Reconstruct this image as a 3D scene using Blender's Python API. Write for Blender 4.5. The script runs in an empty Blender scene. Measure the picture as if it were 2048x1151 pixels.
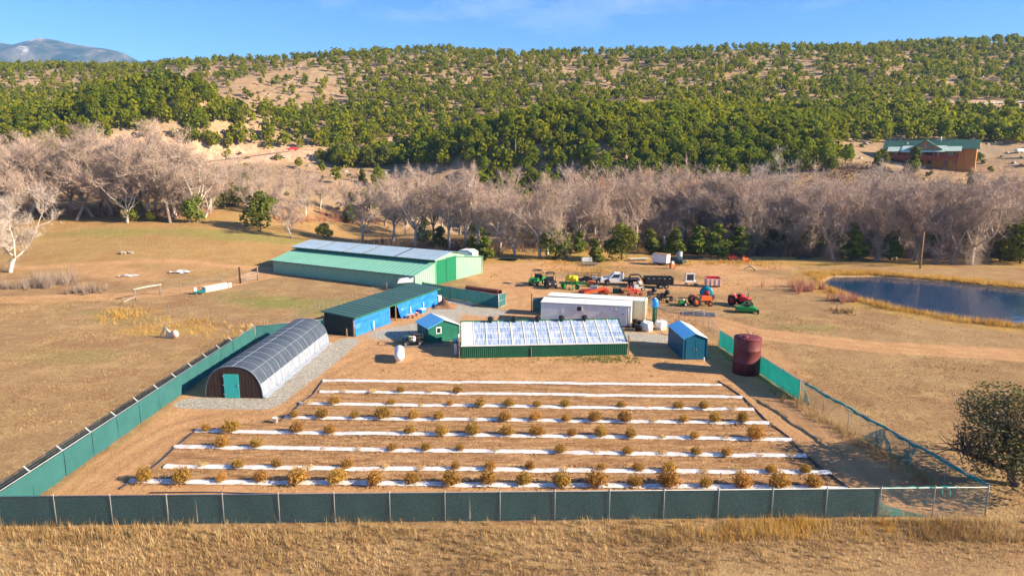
import bpy, math, random
import numpy as np
from mathutils import Vector, Matrix

R = math.radians
rnd = random.Random(11)
npr = np.random.default_rng(11)
sc = bpy.context.scene
col = sc.collection

# ------------------------------------------------------------------ camera
CAM_H, PITCH, FPX = 19.5, R(10.7), 1364.0
cd = bpy.data.cameras.new('camera'); cam = bpy.data.objects.new('camera', cd); col.objects.link(cam)
cam.location = (0, 0, CAM_H); cam.rotation_euler = (R(90) - PITCH, 0, 0)
cd.sensor_width = 36; cd.lens = 36 * FPX / 2048; cd.clip_start = 0.5; cd.clip_end = 30000
sc.camera = cam

# ------------------------------------------------------------------ sky and sun
SUN_EL = 25.0
HAZE = 0.00011
SUN_DIR = Vector((0.965, -0.262, 0)).normalized()
w = bpy.data.worlds.new('World'); sc.world = w; w.use_nodes = True
nt = w.node_tree; nt.nodes.clear()
def N(t, typ, **kw):
    n = t.nodes.new(typ)
    for k, v in kw.items(): setattr(n, k, v)
    return n
out = N(nt, 'ShaderNodeOutputWorld'); bg = N(nt, 'ShaderNodeBackground'); bg.inputs[1].default_value = 0.068
sky = N(nt, 'ShaderNodeTexSky', sky_type='NISHITA', sun_disc=False)
sky.sun_elevation = R(SUN_EL); sky.sun_rotation = math.atan2(SUN_DIR.x, SUN_DIR.y)
sky.altitude = 2300; sky.air_density = 1.0; sky.dust_density = 0.15; sky.ozone_density = 3.0
hs = N(nt, 'ShaderNodeHueSaturation'); hs.inputs['Saturation'].default_value = 1.28; hs.inputs['Hue'].default_value = 0.508
tc = N(nt, 'ShaderNodeTexCoord'); mp = N(nt, 'ShaderNodeMapping'); mp.inputs['Scale'].default_value = (1.0, 1.0, 3.2)
nz = N(nt, 'ShaderNodeTexNoise'); nz.inputs['Scale'].default_value = 2.6; nz.inputs['Detail'].default_value = 9; nz.inputs['Roughness'].default_value = 0.62
cr = N(nt, 'ShaderNodeValToRGB'); cr.color_ramp.elements[0].position = 0.53; cr.color_ramp.elements[1].position = 0.72
sx = N(nt, 'ShaderNodeSeparateXYZ'); hr = N(nt, 'ShaderNodeMapRange'); hr.inputs[1].default_value = 0.14; hr.inputs[2].default_value = 0.36; hr.inputs[3].default_value = 0.16; hr.inputs[4].default_value = 0.9
ml = N(nt, 'ShaderNodeMath', operation='MULTIPLY'); mx = N(nt, 'ShaderNodeMixRGB'); mx.inputs[2].default_value = (6.2, 6.4, 6.8, 1)
L = nt.links.new
L(tc.outputs['Generated'], mp.inputs[0]); L(mp.outputs[0], nz.inputs['Vector']); L(nz.outputs[0], cr.inputs[0])
L(tc.outputs['Generated'], sx.inputs[0]); L(sx.outputs[2], hr.inputs[0]); L(hr.outputs[0], ml.inputs[0]); L(cr.outputs[0], ml.inputs[1])
L(sky.outputs[0], hs.inputs['Color']); L(hs.outputs[0], mx.inputs[1]); L(ml.outputs[0], mx.inputs[0]); L(mx.outputs[0], bg.inputs[0]); L(bg.outputs[0], out.inputs[0])
sl = bpy.data.lights.new('sun', 'SUN'); sl.energy = 5.0; sl.angle = R(0.55); sl.color = (1.0, 0.82, 0.58)
so = bpy.data.objects.new('sun', sl); col.objects.link(so); so.location = (60, -20, 60)
so.rotation_euler = (-(SUN_DIR * math.cos(R(SUN_EL)) + Vector((0, 0, math.sin(R(SUN_EL)))))).to_track_quat('-Z', 'Y').to_euler()
vs = sc.view_settings; vs.view_transform = 'Standard'; vs.look = 'None'; vs.exposure = 1.7; vs.gamma = 1.0; vs.use_curve_mapping = False
sc.render.engine = 'CYCLES'
cy = sc.cycles; cy.use_denoising = True; cy.max_bounces = 5; cy.diffuse_bounces = 2; cy.glossy_bounces = 3; cy.transmission_bounces = 4; cy.transparent_max_bounces = 12; cy.volume_bounces = 0
cy.use_adaptive_sampling = True; cy.adaptive_threshold = 0.02; cy.caustics_reflective = False; cy.caustics_refractive = False

# ------------------------------------------------------------------ materials
def new_mat(name):
    m = bpy.data.materials.new(name); m.use_nodes = True
    t = m.node_tree; b = t.nodes['Principled BSDF']
    return m, t, b
def mat(name, c, rough=0.7, c2=None, scale=3.0, amt=0.5, metal=0.0, bump=0.0, bscale=None, spec=0.3, stretch=None, obj_rand=0.0, hue=.05, two_sided=False, trans=0.0):
    """plain colour broken up by noise; c2 = second colour of the wear"""
    m, t, b = new_mat(name)
    b.inputs['Roughness'].default_value = rough; b.inputs['Metallic'].default_value = metal; b.inputs['Specular IOR Level'].default_value = spec
    l = t.links.new
    if c2 is None: c2 = tuple(v * 0.72 for v in c)
    co = N(t, 'ShaderNodeTexCoord'); mpp = N(t, 'ShaderNodeMapping')
    if stretch: mpp.inputs['Scale'].default_value = stretch
    l(co.outputs['Object'], mpp.inputs[0])
    n = N(t, 'ShaderNodeTexNoise'); n.inputs['Scale'].default_value = scale; n.inputs['Detail'].default_value = 6; n.inputs['Roughness'].default_value = 0.65
    l(mpp.outputs[0], n.inputs['Vector'])
    r_ = N(t, 'ShaderNodeMapRange'); r_.inputs[1].default_value = 0.35; r_.inputs[2].default_value = 0.7; r_.inputs[3].default_value = 0; r_.inputs[4].default_value = amt
    l(n.outputs[0], r_.inputs[0])
    x = N(t, 'ShaderNodeMixRGB'); x.inputs[1].default_value = (*c, 1); x.inputs[2].default_value = (*c2, 1); l(r_.outputs[0], x.inputs[0])
    src = x.outputs[0]
    if obj_rand:
        oi = N(t, 'ShaderNodeObjectInfo'); hv = N(t, 'ShaderNodeHueSaturation')
        a = N(t, 'ShaderNodeMapRange'); a.inputs[3].default_value = 1 - obj_rand; a.inputs[4].default_value = 1 + obj_rand; l(oi.outputs['Random'], a.inputs[0]); l(a.outputs[0], hv.inputs['Value'])
        a2 = N(t, 'ShaderNodeMath', operation='MULTIPLY_ADD'); a2.inputs[1].default_value = hue; a2.inputs[2].default_value = .5 - hue / 2
        fr = N(t, 'ShaderNodeMath', operation='FRACT'); m7 = N(t, 'ShaderNodeMath', operation='MULTIPLY'); m7.inputs[1].default_value = 7.31
        l(oi.outputs['Random'], m7.inputs[0]); l(m7.outputs[0], fr.inputs[0]); l(fr.outputs[0], a2.inputs[0]); l(a2.outputs[0], hv.inputs['Hue'])
        l(src, hv.inputs['Color']); src = hv.outputs[0]
    l(src, b.inputs['Base Color'])
    if bump:
        n2 = N(t, 'ShaderNodeTexNoise'); n2.inputs['Scale'].default_value = bscale or scale * 6; n2.inputs['Detail'].default_value = 4
        l(mpp.outputs[0], n2.inputs['Vector'])
        bp = N(t, 'ShaderNodeBump'); bp.inputs['Strength'].default_value = bump; bp.inputs['Distance'].default_value = 0.05; l(n2.outputs[0], bp.inputs['Height']); l(bp.outputs[0], b.inputs['Normal'])
    if trans:
        tr = N(t, 'ShaderNodeBsdfTranslucent'); l(src, tr.inputs['Color']); mxs = N(t, 'ShaderNodeMixShader'); mxs.inputs[0].default_value = trans
        o = t.nodes['Material Output']; l(b.outputs[0], mxs.inputs[1]); l(tr.outputs[0], mxs.inputs[2]); l(mxs.outputs[0], o.inputs[0])
    return m
M = {}
def dm(k, *a, **kw): M[k] = mat(k, *a, **kw)
dm('white_paint', (.72, .73, .74), .5, (.5, .49, .47), 1.2, .5)
dm('white_metal', (.70, .72, .74), .4, (.42, .38, .34), .9, .45)
dm('cream_metal', (.74, .68, .50), .45, (.5, .38, .22), 1.0, .5)
dm('galv', (.40, .42, .44), .5, (.27, .28, .30), 4, .5, metal=.4)
dm('chain_wire', (.20, .23, .23), .6, metal=.3)
dm('dark_metal', (.018, .019, .022), .45, (.06, .05, .045), 3, .4)
dm('black_plastic', (.012, .012, .014), .4)
dm('tyre', (.016, .016, .017), .85, (.06, .05, .04), 4, .5)
dm('rim_white', (.6, .6, .58), .5)
dm('glass', (.02, .03, .035), .08, spec=.6)
dm('barn_wall', (.20, .40, .29), .5, (.30, .42, .32), .5, .5)
dm('barn_roof', (.17, .42, .31), .42, (.22, .45, .36), .35, .7, spec=.4)
dm('barn_door', (.008, .17, .085), .45)
dm('monitor_roof', (.42, .54, .62), .3, (.28, .36, .40), .6, .5, metal=.35, spec=.5)
dm('monitor_dark', (.10, .11, .12), .6)
dm('tin_blue', (.13, .46, .80), .35, (.09, .34, .62), 1.2, .5, metal=.1, spec=.5)
dm('tin_white', (.68, .74, .80), .35, (.50, .58, .66), 1.5, .5)
dm('shed_green', (.006, .095, .068), .55, (.015, .17, .11), 1.0, .6)
dm('shed_dark', (.018, .033, .032), .7, (.035, .05, .045), 2, .6)
dm('shed_roof', (.030, .082, .086), .6, (.05, .11, .112), .6, .8, stretch=(1, .25, 1))
dm('trim_green', (.02, .14, .07), .5)
dm('tarp', (.014, .165, .66), .38, (.035, .25, .78), 1.1, .8, spec=.4, trans=.12)
dm('wood', (.30, .19, .10), .85, (.16, .10, .06), 5, .7, stretch=(1, 1, .2))
dm('wood_grey', (.24, .20, .16), .9, (.12, .10, .085), 5, .7, stretch=(1, 1, .2))
dm('wood_dark', (.030, .017, .015), .8, (.055, .03, .025), 5, .7, stretch=(3, 3, .3))
dm('teal_door', (.03, .33, .33), .5, (.04, .38, .38), 3, .5)
dm('shade_cloth', (.040, .057, .088), .6, (.068, .09, .125), 1.3, .8, stretch=(1, .3, 1))
dm('poly_film', (.40, .45, .54), .3, (.28, .33, .42), 1.8, .9, spec=.5, trans=.25)
dm('rib_pipe', (.32, .37, .44), .45)
dm('screen', (.040, .165, .165), .8, (.055, .21, .21), .7, .8, trans=.4)
dm('screen_bright', (.010, .20, .175), .75, (.02, .26, .23), .7, .8, trans=.45)
dm('post_metal', (.25, .275, .28), .6, metal=.3)
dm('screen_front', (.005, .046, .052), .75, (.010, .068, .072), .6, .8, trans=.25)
dm('net', (.015, .20, .19), .8, (.02, .28, .26), 3, .7)
dm('mulch_film', (.70, .71, .74), .35, (.36, .27, .19), 1.6, .75, spec=.4)
dm('hose', (.02, .035, .08), .5)
dm('maroon', (.150, .030, .034), .55, (.085, .020, .022), .8, .8, bump=.1)
dm('blue_shed', (.006, .085, .150), .45, (.010, .11, .19), 1.5, .5)
dm('blue_plastic', (.02, .24, .70), .35)
dm('green_wall', (.010, .085, .045), .5, (.018, .125, .065), 1.0, .6)
dm('rafter', (.74, .68, .50), .55)
dm('panel_white', (.80, .79, .74), .45, (.66, .65, .62), 2, .4)
dm('conc', (.55, .50, .43), .85, (.36, .31, .26), 2.2, .7, bump=.2)
dm('jd_green', (.010, .22, .045), .4, (.02, .14, .04), 3, .5)
dm('jd_yellow', (.82, .62, .01), .4, (.7, .5, .02), 2, .4)
dm('red', (.55, .022, .018), .4, (.34, .02, .018), 2.5, .5)
dm('orange', (.80, .13, .022), .45, (.5, .09, .02), 2.5, .5)
dm('pink_rust', (.72, .54, .49), .7, (.35, .16, .11), 2, .7)
dm('rust', (.19, .055, .035), .85, (.10, .035, .025), 2, .8)
dm('teal_drum', (.015, .22, .32), .45)
dm('truck_white', (.74, .76, .80), .3, spec=.5)
dm('car_red', (.42, .02, .03), .3, spec=.5)
dm('bag', (.74, .74, .74), .7, (.5, .5, .52), 2.2, .6, bump=.3)
dm('house_wall', (.46, .20, .05), .75, (.34, .15, .045), .8, .6)
dm('house_wood', (.24, .055, .03), .7, (.16, .045, .026), 1.2, .6)
dm('house_roof', (.10, .22, .165), .45, (.13, .26, .21), .5, .6)
dm('house_porch', (.50, .62, .52), .4, (.44, .56, .48), .5, .5)
dm('rock', (.36, .30, .24), .9, (.22, .18, .15), 1.5, .7, bump=.4)
dm('asphalt', (.20, .185, .17), .9, (.26, .235, .21), .35, .6)
dm('dead_wood', (.30, .26, .22), .9, (.2, .17, .15), 3, .6)

# ------------------------------------------------------------------ mesh helper
class MB:
    def __init__(s): s.v = []; s.f = []; s.sm = []
    def add(s, vs, fs, smooth=False):
        o = len(s.v); s.v += [tuple(p) for p in vs]
        for f in fs: s.f.append(tuple(i + o for i in f)); s.sm.append(smooth)
        return s
    def box(s, cx, cy, z0, sx, sy, sz, rz=0, taper=1.0):
        """box standing on z0; taper scales the top"""
        c, n = math.cos(rz), math.sin(rz); vs = []
        for z, k in ((z0, 1), (z0 + sz, taper)):
            for x, y in ((-1, -1), (1, -1), (1, 1), (-1, 1)):
                X, Y = x * sx / 2 * k, y * sy / 2 * k
                vs.append((cx + X * c - Y * n, cy + X * n + Y * c, z))
        return s.add(vs, [(3, 2, 1, 0), (4, 5, 6, 7), (0, 1, 5, 4), (1, 2, 6, 5), (2, 3, 7, 6), (3, 0, 4, 7)])
    def bar(s, a, b, wd, h=None, up=(0, 0, 1)):
        """square bar from a to b"""
        a, b = Vector(a), Vector(b); d = (b - a).normalized(); u = Vector(up)
        if abs(d.dot(u)) > .95: u = Vector((1, 0, 0))
        sd = d.cross(u).normalized() * wd / 2; u2 = sd.cross(d).normalized() * (h or wd) / 2
        vs = [p + i * sd + j * u2 for p in (a, b) for i, j in ((-1, -1), (1, -1), (1, 1), (-1, 1))]
        return s.add(vs, [(3, 2, 1, 0), (4, 5, 6, 7), (0, 1, 5, 4), (1, 2, 6, 5), (2, 3, 7, 6), (3, 0, 4, 7)])
    def tube(s, pts, rad, n=8, caps=True):
        pts = [Vector(p) for p in pts]; k = len(pts)
        if not hasattr(rad, '__len__'): rad = [rad] * k
        vs = []; u = None
        for i, p in enumerate(pts):
            d = (pts[min(i + 1, k - 1)] - pts[max(i - 1, 0)]).normalized()
            if u is None:
                u = d.cross(Vector((0, 0, 1)) if abs(d.z) < .9 else Vector((1, 0, 0))).normalized()
            else: u = (u - d * u.dot(d)).normalized()
            q = d.cross(u)
            for j in range(n):
                a = 2 * math.pi * j / n; vs.append(p + (u * math.cos(a) + q * math.sin(a)) * rad[i])
        fs = [(i * n + j, i * n + (j + 1) % n, (i + 1) * n + (j + 1) % n, (i + 1) * n + j) for i in range(k - 1) for j in range(n)]
        s.add(vs, fs, True)
        if caps:
            o = len(s.v) - len(vs)
            s.f.append(tuple(o + j for j in range(n))[::-1]); s.sm.append(False)
            s.f.append(tuple(o + (k - 1) * n + j for j in range(n))); s.sm.append(False)
        return s
    def lathe(s, prof, n=16, c=(0, 0, 0), axis='z', smooth=True):
        vs = []
        for r, h in prof:
            for j in range(n):
                a = 2 * math.pi * j / n; x, y = r * math.cos(a), r * math.sin(a)
                p = (x, y, h) if axis == 'z' else ((h, x, y) if axis == 'x' else (y, h, x))
                vs.append((p[0] + c[0], p[1] + c[1], p[2] + c[2]))
        k = len(prof)
        fs = [(i * n + j, i * n + (j + 1) % n, (i + 1) * n + (j + 1) % n, (i + 1) * n + j) for i in range(k - 1) for j in range(n)]
        return s.add(vs, fs, smooth)
    def prism(s, poly, y0, y1, top_in=0.0, axis='y'):
        """side profile poly (x,z) extruded from y0 to y1"""
        n = len(poly)
        if axis == 'y': vs = [(x, y0, z) for x, z in poly] + [(x, y1, z) for x, z in poly]
        elif axis == 'x': vs = [(y0, x, z) for x, z in poly] + [(y1, x, z) for x, z in poly]
        else: vs = [(x, z, y0) for x, z in poly] + [(x, z, y1) for x, z in poly]
        return s.add(vs, [tuple(range(n)), tuple(range(2 * n - 1, n - 1, -1))] + [(i, i + n, (i + 1) % n + n, (i + 1) % n) for i in range(n)])
    def quad(s, a, b, c, d, th=0.0):
        a, b, c, d = map(Vector, (a, b, c, d))
        if not th: return s.add((a, b, c, d), [(0, 1, 2, 3)])
        n = (b - a).cross(d - a).normalized() * th
        vs = [a, b, c, d, a - n, b - n, c - n, d - n]
        return s.add(vs, [(0, 1, 2, 3), (7, 6, 5, 4), (0, 4, 5, 1), (1, 5, 6, 2), (2, 6, 7, 3), (3, 7, 4, 0)])
    def sheet(s, fn, nu, nv, smooth=True):
        vs = [fn(i / nu, j / nv) for i in range(nu + 1) for j in range(nv + 1)]
        return s.add(vs, [(i * (nv + 1) + j, (i + 1) * (nv + 1) + j, (i + 1) * (nv + 1) + j + 1, i * (nv + 1) + j + 1) for i in range(nu) for j in range(nv)], smooth)
    def corrugated(s, a, b, z0, z1a, z1b, pitch=.3, depth=.03, nrm=(0, -1)):
        """ribbed metal wall from a to b; top runs from z1a to z1b; ribs stand proud along nrm"""
        a, b = Vector((a[0], a[1], 0)), Vector((b[0], b[1], 0)); Ln = (b - a).length; n = max(2, int(Ln / pitch))
        nr = Vector((nrm[0], nrm[1], 0)).normalized(); base = None; vs = []
        ts = []
        for i in range(n):
            t0 = i / n; d = 1 / n
            ts += [(t0, 0), (t0 + .62 * d, 0), (t0 + .72 * d, depth), (t0 + .90 * d, depth)]
        ts.append((1, 0))
        for t, o in ts:
            p = a.lerp(b, t) + nr * o; zt = z1a + (z1b - z1a) * t
            vs += [(p.x, p.y, z0), (p.x, p.y, zt)]
        return s.add(vs, [(2 * i, 2 * i + 2, 2 * i + 3, 2 * i + 1) for i in range(len(ts) - 1)])
    def mesh(s, name):
        me = bpy.data.meshes.new(name); me.from_pydata(s.v, [], s.f); me.polygons.foreach_set('use_smooth', s.sm); me.update(); return me
    def build(s, name, m, parent=None, loc=(0, 0, 0), rz=0):
        o = bpy.data.objects.new(name, s.mesh(name)); col.objects.link(o)
        o.data.materials.append(M[m] if isinstance(m, str) else m)
        o.location = loc; o.rotation_euler = (0, 0, rz)
        if parent is not None: o.parent = parent
        return o
def tag(o, label=None, cat=None, group=None, kind=None):
    for k, v in (('label', label), ('category', cat), ('group', group), ('kind', kind)):
        if v: o[k] = v
    return o
def thing(name, label, cat, loc=(0, 0, 0), rz=0, group=None):
    o = bpy.data.objects.new(name, None); col.objects.link(o); o.empty_display_size = .3
    o.location = loc if len(loc) == 3 else (*loc, 0); o.rotation_euler = (0, 0, rz)
    return tag(o, label, cat, group)
def inst(name, me, parent=None, loc=(0, 0, 0), rot=(0, 0, 0), scale=(1, 1, 1)):
    o = bpy.data.objects.new(name, me); col.objects.link(o); o.location = loc; o.rotation_euler = rot; o.scale = scale
    if parent is not None: o.parent = parent
    return o
def np_mesh(name, V, F, m=None, smooth=False):
    V = np.asarray(V, np.float32); F = np.asarray(F, np.int32); k = F.shape[1]
    me = bpy.data.meshes.new(name); me.vertices.add(len(V)); me.vertices.foreach_set('co', V.ravel())
    me.loops.add(F.size); me.loops.foreach_set('vertex_index', F.ravel())
    me.polygons.add(len(F)); me.polygons.foreach_set('loop_start', np.arange(0, F.size, k, dtype=np.int32))
    if smooth: me.polygons.foreach_set('use_smooth', np.ones(len(F), bool))
    me.update(calc_edges=True)
    if m is not None: me.materials.append(M[m] if isinstance(m, str) else m)
    return me
def link(name, me, parent=None):
    o = bpy.data.objects.new(name, me); col.objects.link(o)
    if parent is not None: o.parent = parent
    return o
def sstep(a, b, x):
    t = np.clip((x - a) / (b - a), 0, 1); return t * t * (3 - 2 * t)
def vnoise(x, y, seed=0):
    x = np.asarray(x, float); y = np.asarray(y, float); xi = np.floor(x); yi = np.floor(y); fx = x - xi; fy = y - yi
    fx = fx * fx * (3 - 2 * fx); fy = fy * fy * (3 - 2 * fy)
    def h(a, b):
        q = np.sin(a * 127.1 + b * 311.7 + seed * 74.7) * 43758.5453; return q - np.floor(q)
    return (h(xi, yi) * (1 - fx) + h(xi + 1, yi) * fx) * (1 - fy) + (h(xi, yi + 1) * (1 - fx) + h(xi + 1, yi + 1) * fx) * fy
def fbm(x, y, s, o=4, seed=0):
    r = 0; a = .5
    for i in range(o): r = r + a * vnoise(x / s, y / s, seed + i); s *= .5; a *= .5
    return r
def seg_dist(px, py, pts):
    """distance to a polyline"""
    d = np.full(np.shape(px), 1e9)
    for (ax, ay), (bx, by) in zip(pts[:-1], pts[1:]):
        vx, vy = bx - ax, by - ay; t = np.clip(((px - ax) * vx + (py - ay) * vy) / (vx * vx + vy * vy), 0, 1)
        d = np.minimum(d, np.hypot(px - ax - t * vx, py - ay - t * vy))
    return d
def in_poly(px, py, pts):
    r = np.zeros(np.shape(px), bool); n = len(pts)
    for i in range(n):
        (ax, ay), (bx, by) = pts[i], pts[(i + 1) % n]
        c = ((ay > py) != (by > py)) & (px < (bx - ax) * (py - ay) / (by - ay + 1e-12) + ax); r ^= c
    return r

# ------------------------------------------------------------------ terrain
def ray(px, py):
    u, v = (px - 1024) / FPX, (py - 575.5) / FPX
    return u, math.cos(PITCH) - v * math.sin(PITCH), -math.sin(PITCH) - v * math.cos(PITCH)
def gp(px, py, z=0.0):
    dx, dy, dz = ray(px, py); t = (z - CAM_H) / dz; return dx * t, dy * t
def cp(px, py, Y):
    dx, dy, dz = ray(px, py); t = Y / dy; return dx * t, Y, CAM_H + dz * t
# survey points of the valley side: sight line and distance
SV = [(900,104,545),(1200,104,550),(1500,99,545),(1800,94,540),(2048,88,530),(2500,85,520),(3100,90,500),(700,114,530),(500,126,510),(350,132,500),(100,134,490),(-200,134,480),(-700,120,460),
 (0,188,405),(150,186,400),(300,172,400),(450,168,400),(600,165,420),(800,150,450),(1050,150,450),(1300,150,450),(1600,145,450),(1900,140,450),(2200,140,450),
 (300,192,290),(200,206,285),(100,240,280),(0,262,275),(-200,280,270),(400,215,292),(480,255,296),(505,228,345),(540,232,345),(600,228,340),(700,232,345),(800,215,370),
 (430,322,268),(585,302,282),(740,291,296),(850,272,312),(950,258,324),(1050,241,334),(1300,224,346),(1500,219,350),(1700,216,352),(1930,212,350),(2048,207,350),(2400,200,350),
 (900,318,262),(1050,325,250),(1200,334,246),(1350,330,242),(1500,322,238),(1650,302,240),(1850,328,232),(1780,322,232),(1940,330,232),(2048,316,234),(2300,320,230),(1850,372,200),(2048,378,200),(1650,360,205),(1450,385,205),(2400,380,200),
 (1125,418,235),(970,412,238),(830,385,240),(700,352,250),(620,345,250),(800,345,262),(1300,400,225),
 (700,470,176),(900,470,178),(1100,480,172),(1300,490,165),(1500,495,160),(1700,500,155),(1900,500,155),(2048,500,152),(2500,505,150),
 (100,432,165),(-150,440,165),(300,442,160),(500,452,160),(600,472,155),(0,522,125),(-200,530,125),(250,503,130),(450,482,142),(100,402,190),(300,402,188),(500,400,195),(200,352,225),(50,325,240),(-200,330,240),(320,335,240),(560,380,215)]
CPT = np.array([cp(*s) for s in SV])
extra = [(x, y, 0) for x in (-160, -90, -30, 30, 90, 160) for y in (20, 60, 100)] + [(-30, 125, 0), (20, 130, 0), (60, 130, 0), (100, 125, 0), (150, 120, 0)]
extra += [(x, 760, 82) for x in (-600, -200, 200, 600)] + [(x, 1500, 60) for x in (-900, 0, 900)] + [(-700, 300, 70), (-700, 100, 30), (700, 300, 60), (700, 100, 10)]
CPT = np.vstack([CPT, np.array(extra, float)])
def _phi(r): return -np.sqrt(r * r + 14.0 ** 2)
_A = _phi(np.hypot(CPT[:, None, 0] - CPT[None, :, 0], CPT[:, None, 1] - CPT[None, :, 1])); _n = len(CPT)
_B = np.zeros((_n + 1, _n + 1)); _B[:_n, :_n] = _A + np.eye(_n) * -0.5; _B[:_n, _n] = 1; _B[_n, :_n] = 1
_W = np.linalg.solve(_B, np.append(CPT[:, 2], 0))
POND = [(50.6,110),(54.3,114.6),(62,115),(70,110),(78,103),(92,93),(94,82),(78,73),(62,76.8),(55.5,82),(50.4,88.6),(48.6,96),(48.6,104)]
WATER_Z = -0.22
ROAD = [cp(*s)[:2] for s in ((250,335,252),(430,322,268),(585,302,282),(740,291,296),(850,272,312),(950,258,324),(1050,241,334),(1300,224,346),(1500,219,350),(1700,216,352),(1930,212,350),(2048,207,350),(2400,200,350))]
ROADZ = [cp(*s)[2] for s in ((250,335,252),(430,322,268),(585,302,282),(740,291,296),(850,272,312),(950,258,324),(1050,241,334),(1300,224,346),(1500,219,350),(1700,216,352),(1930,212,350),(2048,207,350),(2400,200,350))]
FIELD = [(-24.5,38),(21,37.4),(19.8,58),(-17.6,59.3),(-18.5,50),(-24,47)]
def rbf(x, y):
    x = np.atleast_1d(np.asarray(x, float)).ravel(); y = np.atleast_1d(np.asarray(y, float)).ravel(); r = np.empty(len(x))
    for i in range(0, len(x), 20000):
        s = slice(i, i + 20000); r[s] = _phi(np.hypot(x[s, None] - CPT[None, :, 0], y[s, None] - CPT[None, :, 1])) @ _W[:_n] + _W[_n]
    return r
def road_near(x, y):
    """distance to the highway's middle line and its level there"""
    d = np.full(np.shape(x), 1e9); z = np.zeros(np.shape(x))
    for i in range(len(ROAD) - 1):
        (ax, ay), (bx, by) = ROAD[i], ROAD[i + 1]; vx, vy = bx - ax, by - ay
        t = np.clip(((x - ax) * vx + (y - ay) * vy) / (vx * vx + vy * vy), 0, 1); q = np.hypot(x - ax - t * vx, y - ay - t * vy)
        k = q < d; d = np.where(k, q, d); z = np.where(k, ROADZ[i] + (ROADZ[i + 1] - ROADZ[i]) * t, z)
    return d, z
def height(x, y):
    x = np.atleast_1d(np.asarray(x, float)); y = np.atleast_1d(np.asarray(y, float))
    h = rbf(x, y).reshape(x.shape)
    far = sstep(700, 1400, np.hypot(x, y)); h = h * (1 - far) + 40 * far
    left = sstep(-30, -60, x)
    s = sstep(112, 150, y) * (1 - left) + sstep(96, 132, y) * left
    h = h * s
    rough = sstep(175, 260, y) * (1 - sstep(1200, 2500, y))
    h = h + rough * ((fbm(x, y, 70, 4, 3) - .47) * 9 + (fbm(x, y, 16, 3, 9) - .44) * 2.2)
    h = h + sstep(118, 140, y) * (1 - rough) * (fbm(x, y, 14, 3, 5) - .44) * .5
    d, zr = road_near(x, y); k = 1 - sstep(4.5, 11, d); h = h * (1 - k) + zr * k
    yard = 1 - sstep(112, 120, y)
    h = h + (fbm(x, y, 9, 3, 21) - .44) * .10 * yard * (1 - ((x > -29) & (x < 24) & (y > 50) & (y < 112)))
    ins = in_poly(x, y, POND); dp = seg_dist(x, y, POND + POND[:1])
    h = np.where(ins, h - 1.6 * sstep(-.3, 3.0, dp), h + .12 * (sstep(0, 1.5, dp) - sstep(2.5, 6, dp)) * (dp < 7))
    out_ = ((x < -28.6) | (x > 27.2) | (y < 33.2)) * (1 - sstep(108, 118, y))
    h = h + out_ * (fbm(x, y, 1.6, 3, 61) - .44) * .16
    h = h + in_poly(x, y, FIELD) * ((fbm(x * .55, y * 1.4, 1.1, 2, 63) - .37) * .13)
    return h
def hz(x, y): return float(height(x, y)[0])
def at(px, py):
    """where a sight line meets the ground"""
    dx, dy, dz = ray(px, py); Y = np.concatenate([np.arange(26, 130, .25), np.arange(130, 640, 1.0)]); t = Y / dy
    z = CAM_H + dz * t; hh = height(dx * t, Y); k = np.argmax(z < hh)
    if not (z < hh).any(): k = len(Y) - 1
    return Vector((dx * t[k], Y[k], hh[k]))
def nonuni(segs):
    r = []
    for a, b, s in segs: r += list(np.linspace(a, b, max(1, int(round(abs(b - a) / s))), endpoint=False))
    return np.array(r + [segs[-1][1]])
gx = nonuni([(-9000, -3000, 2000), (-3000, -800, 300), (-800, -320, 20), (-320, -70, 4), (-70, -32, .8), (-32, 30, .32), (30, 80, .7), (80, 320, 4), (320, 800, 20), (800, 3000, 300), (3000, 9000, 2000)])
gy = nonuni([(-300, -20, 20), (-20, 24, 2), (24, 70, .32), (70, 120, .5), (120, 200, 2), (200, 600, 3), (600, 1000, 20), (1000, 3000, 200), (3000, 9000, 1500)])
GX, GY = np.meshgrid(gx, gy); GZ = height(GX.ravel(), GY.ravel()).reshape(GX.shape)
nx, ny = len(gx), len(gy); idx = np.arange(nx * ny).reshape(ny, nx)
F = np.stack([idx[:-1, :-1], idx[:-1, 1:], idx[1:, 1:], idx[1:, :-1]], -1).reshape(-1, 4)
X, Y = GX.ravel(), GY.ravel()
# what covers the ground where
YARD = [(-27.9,33.8),(26.6,34.9),(22.0,64.8),(22.9,79.3),(17,82),(4,86),(-2,89),(-11,97),(-15,100),(-21,76),(-27.9,73)]
FIELD = [(-24.5,38),(21,37.4),(19.8,58),(-17.6,59.3),(-18.5,50),(-24,47)]
wob = (fbm(X, Y, 6, 3, 31) - .44)
dirt = np.zeros_like(X)
yin = in_poly(X, Y, YARD); dyd = seg_dist(X, Y, YARD + YARD[:1])
dirt = np.maximum(dirt, yin * sstep(-.2, 1.4, dyd + wob * 1.5))
def path(pts, wd, soft, amt=1.0):
    global dirt
    d = seg_dist(X, Y, pts); dirt = np.maximum(dirt, amt * (1 - sstep(wd - soft, wd + soft, d + wob * soft)))
path([(-120,95),(-75,94),(-54,97),(-47,104),(-42,114),(-30,128),(-12,130)], 2.6, 1.2)
path([(-46,104),(-44,120),(-60,124),(-90,118)], 2.0, 1.5, .7)
path([(-62,112),(-74,118)], 5, 3, .55)
path([(4,92),(3,104),(-2,114),(-2,122),(6,124)], 6.5, 3, .95)
path([(2,106),(14,108),(30,104),(40,110),(34,124)], 5.5, 3.5, .75)
path([(18,84),(24,82),(27,76),(38,70),(62,64),(110,58)], 2.6, 1.4, .95)
path([(27,76),(26,60)], 1.6, 1.2, .5)
path([(-40,14),(0,18),(40,20)], 8.0, 3, .8)
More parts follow.
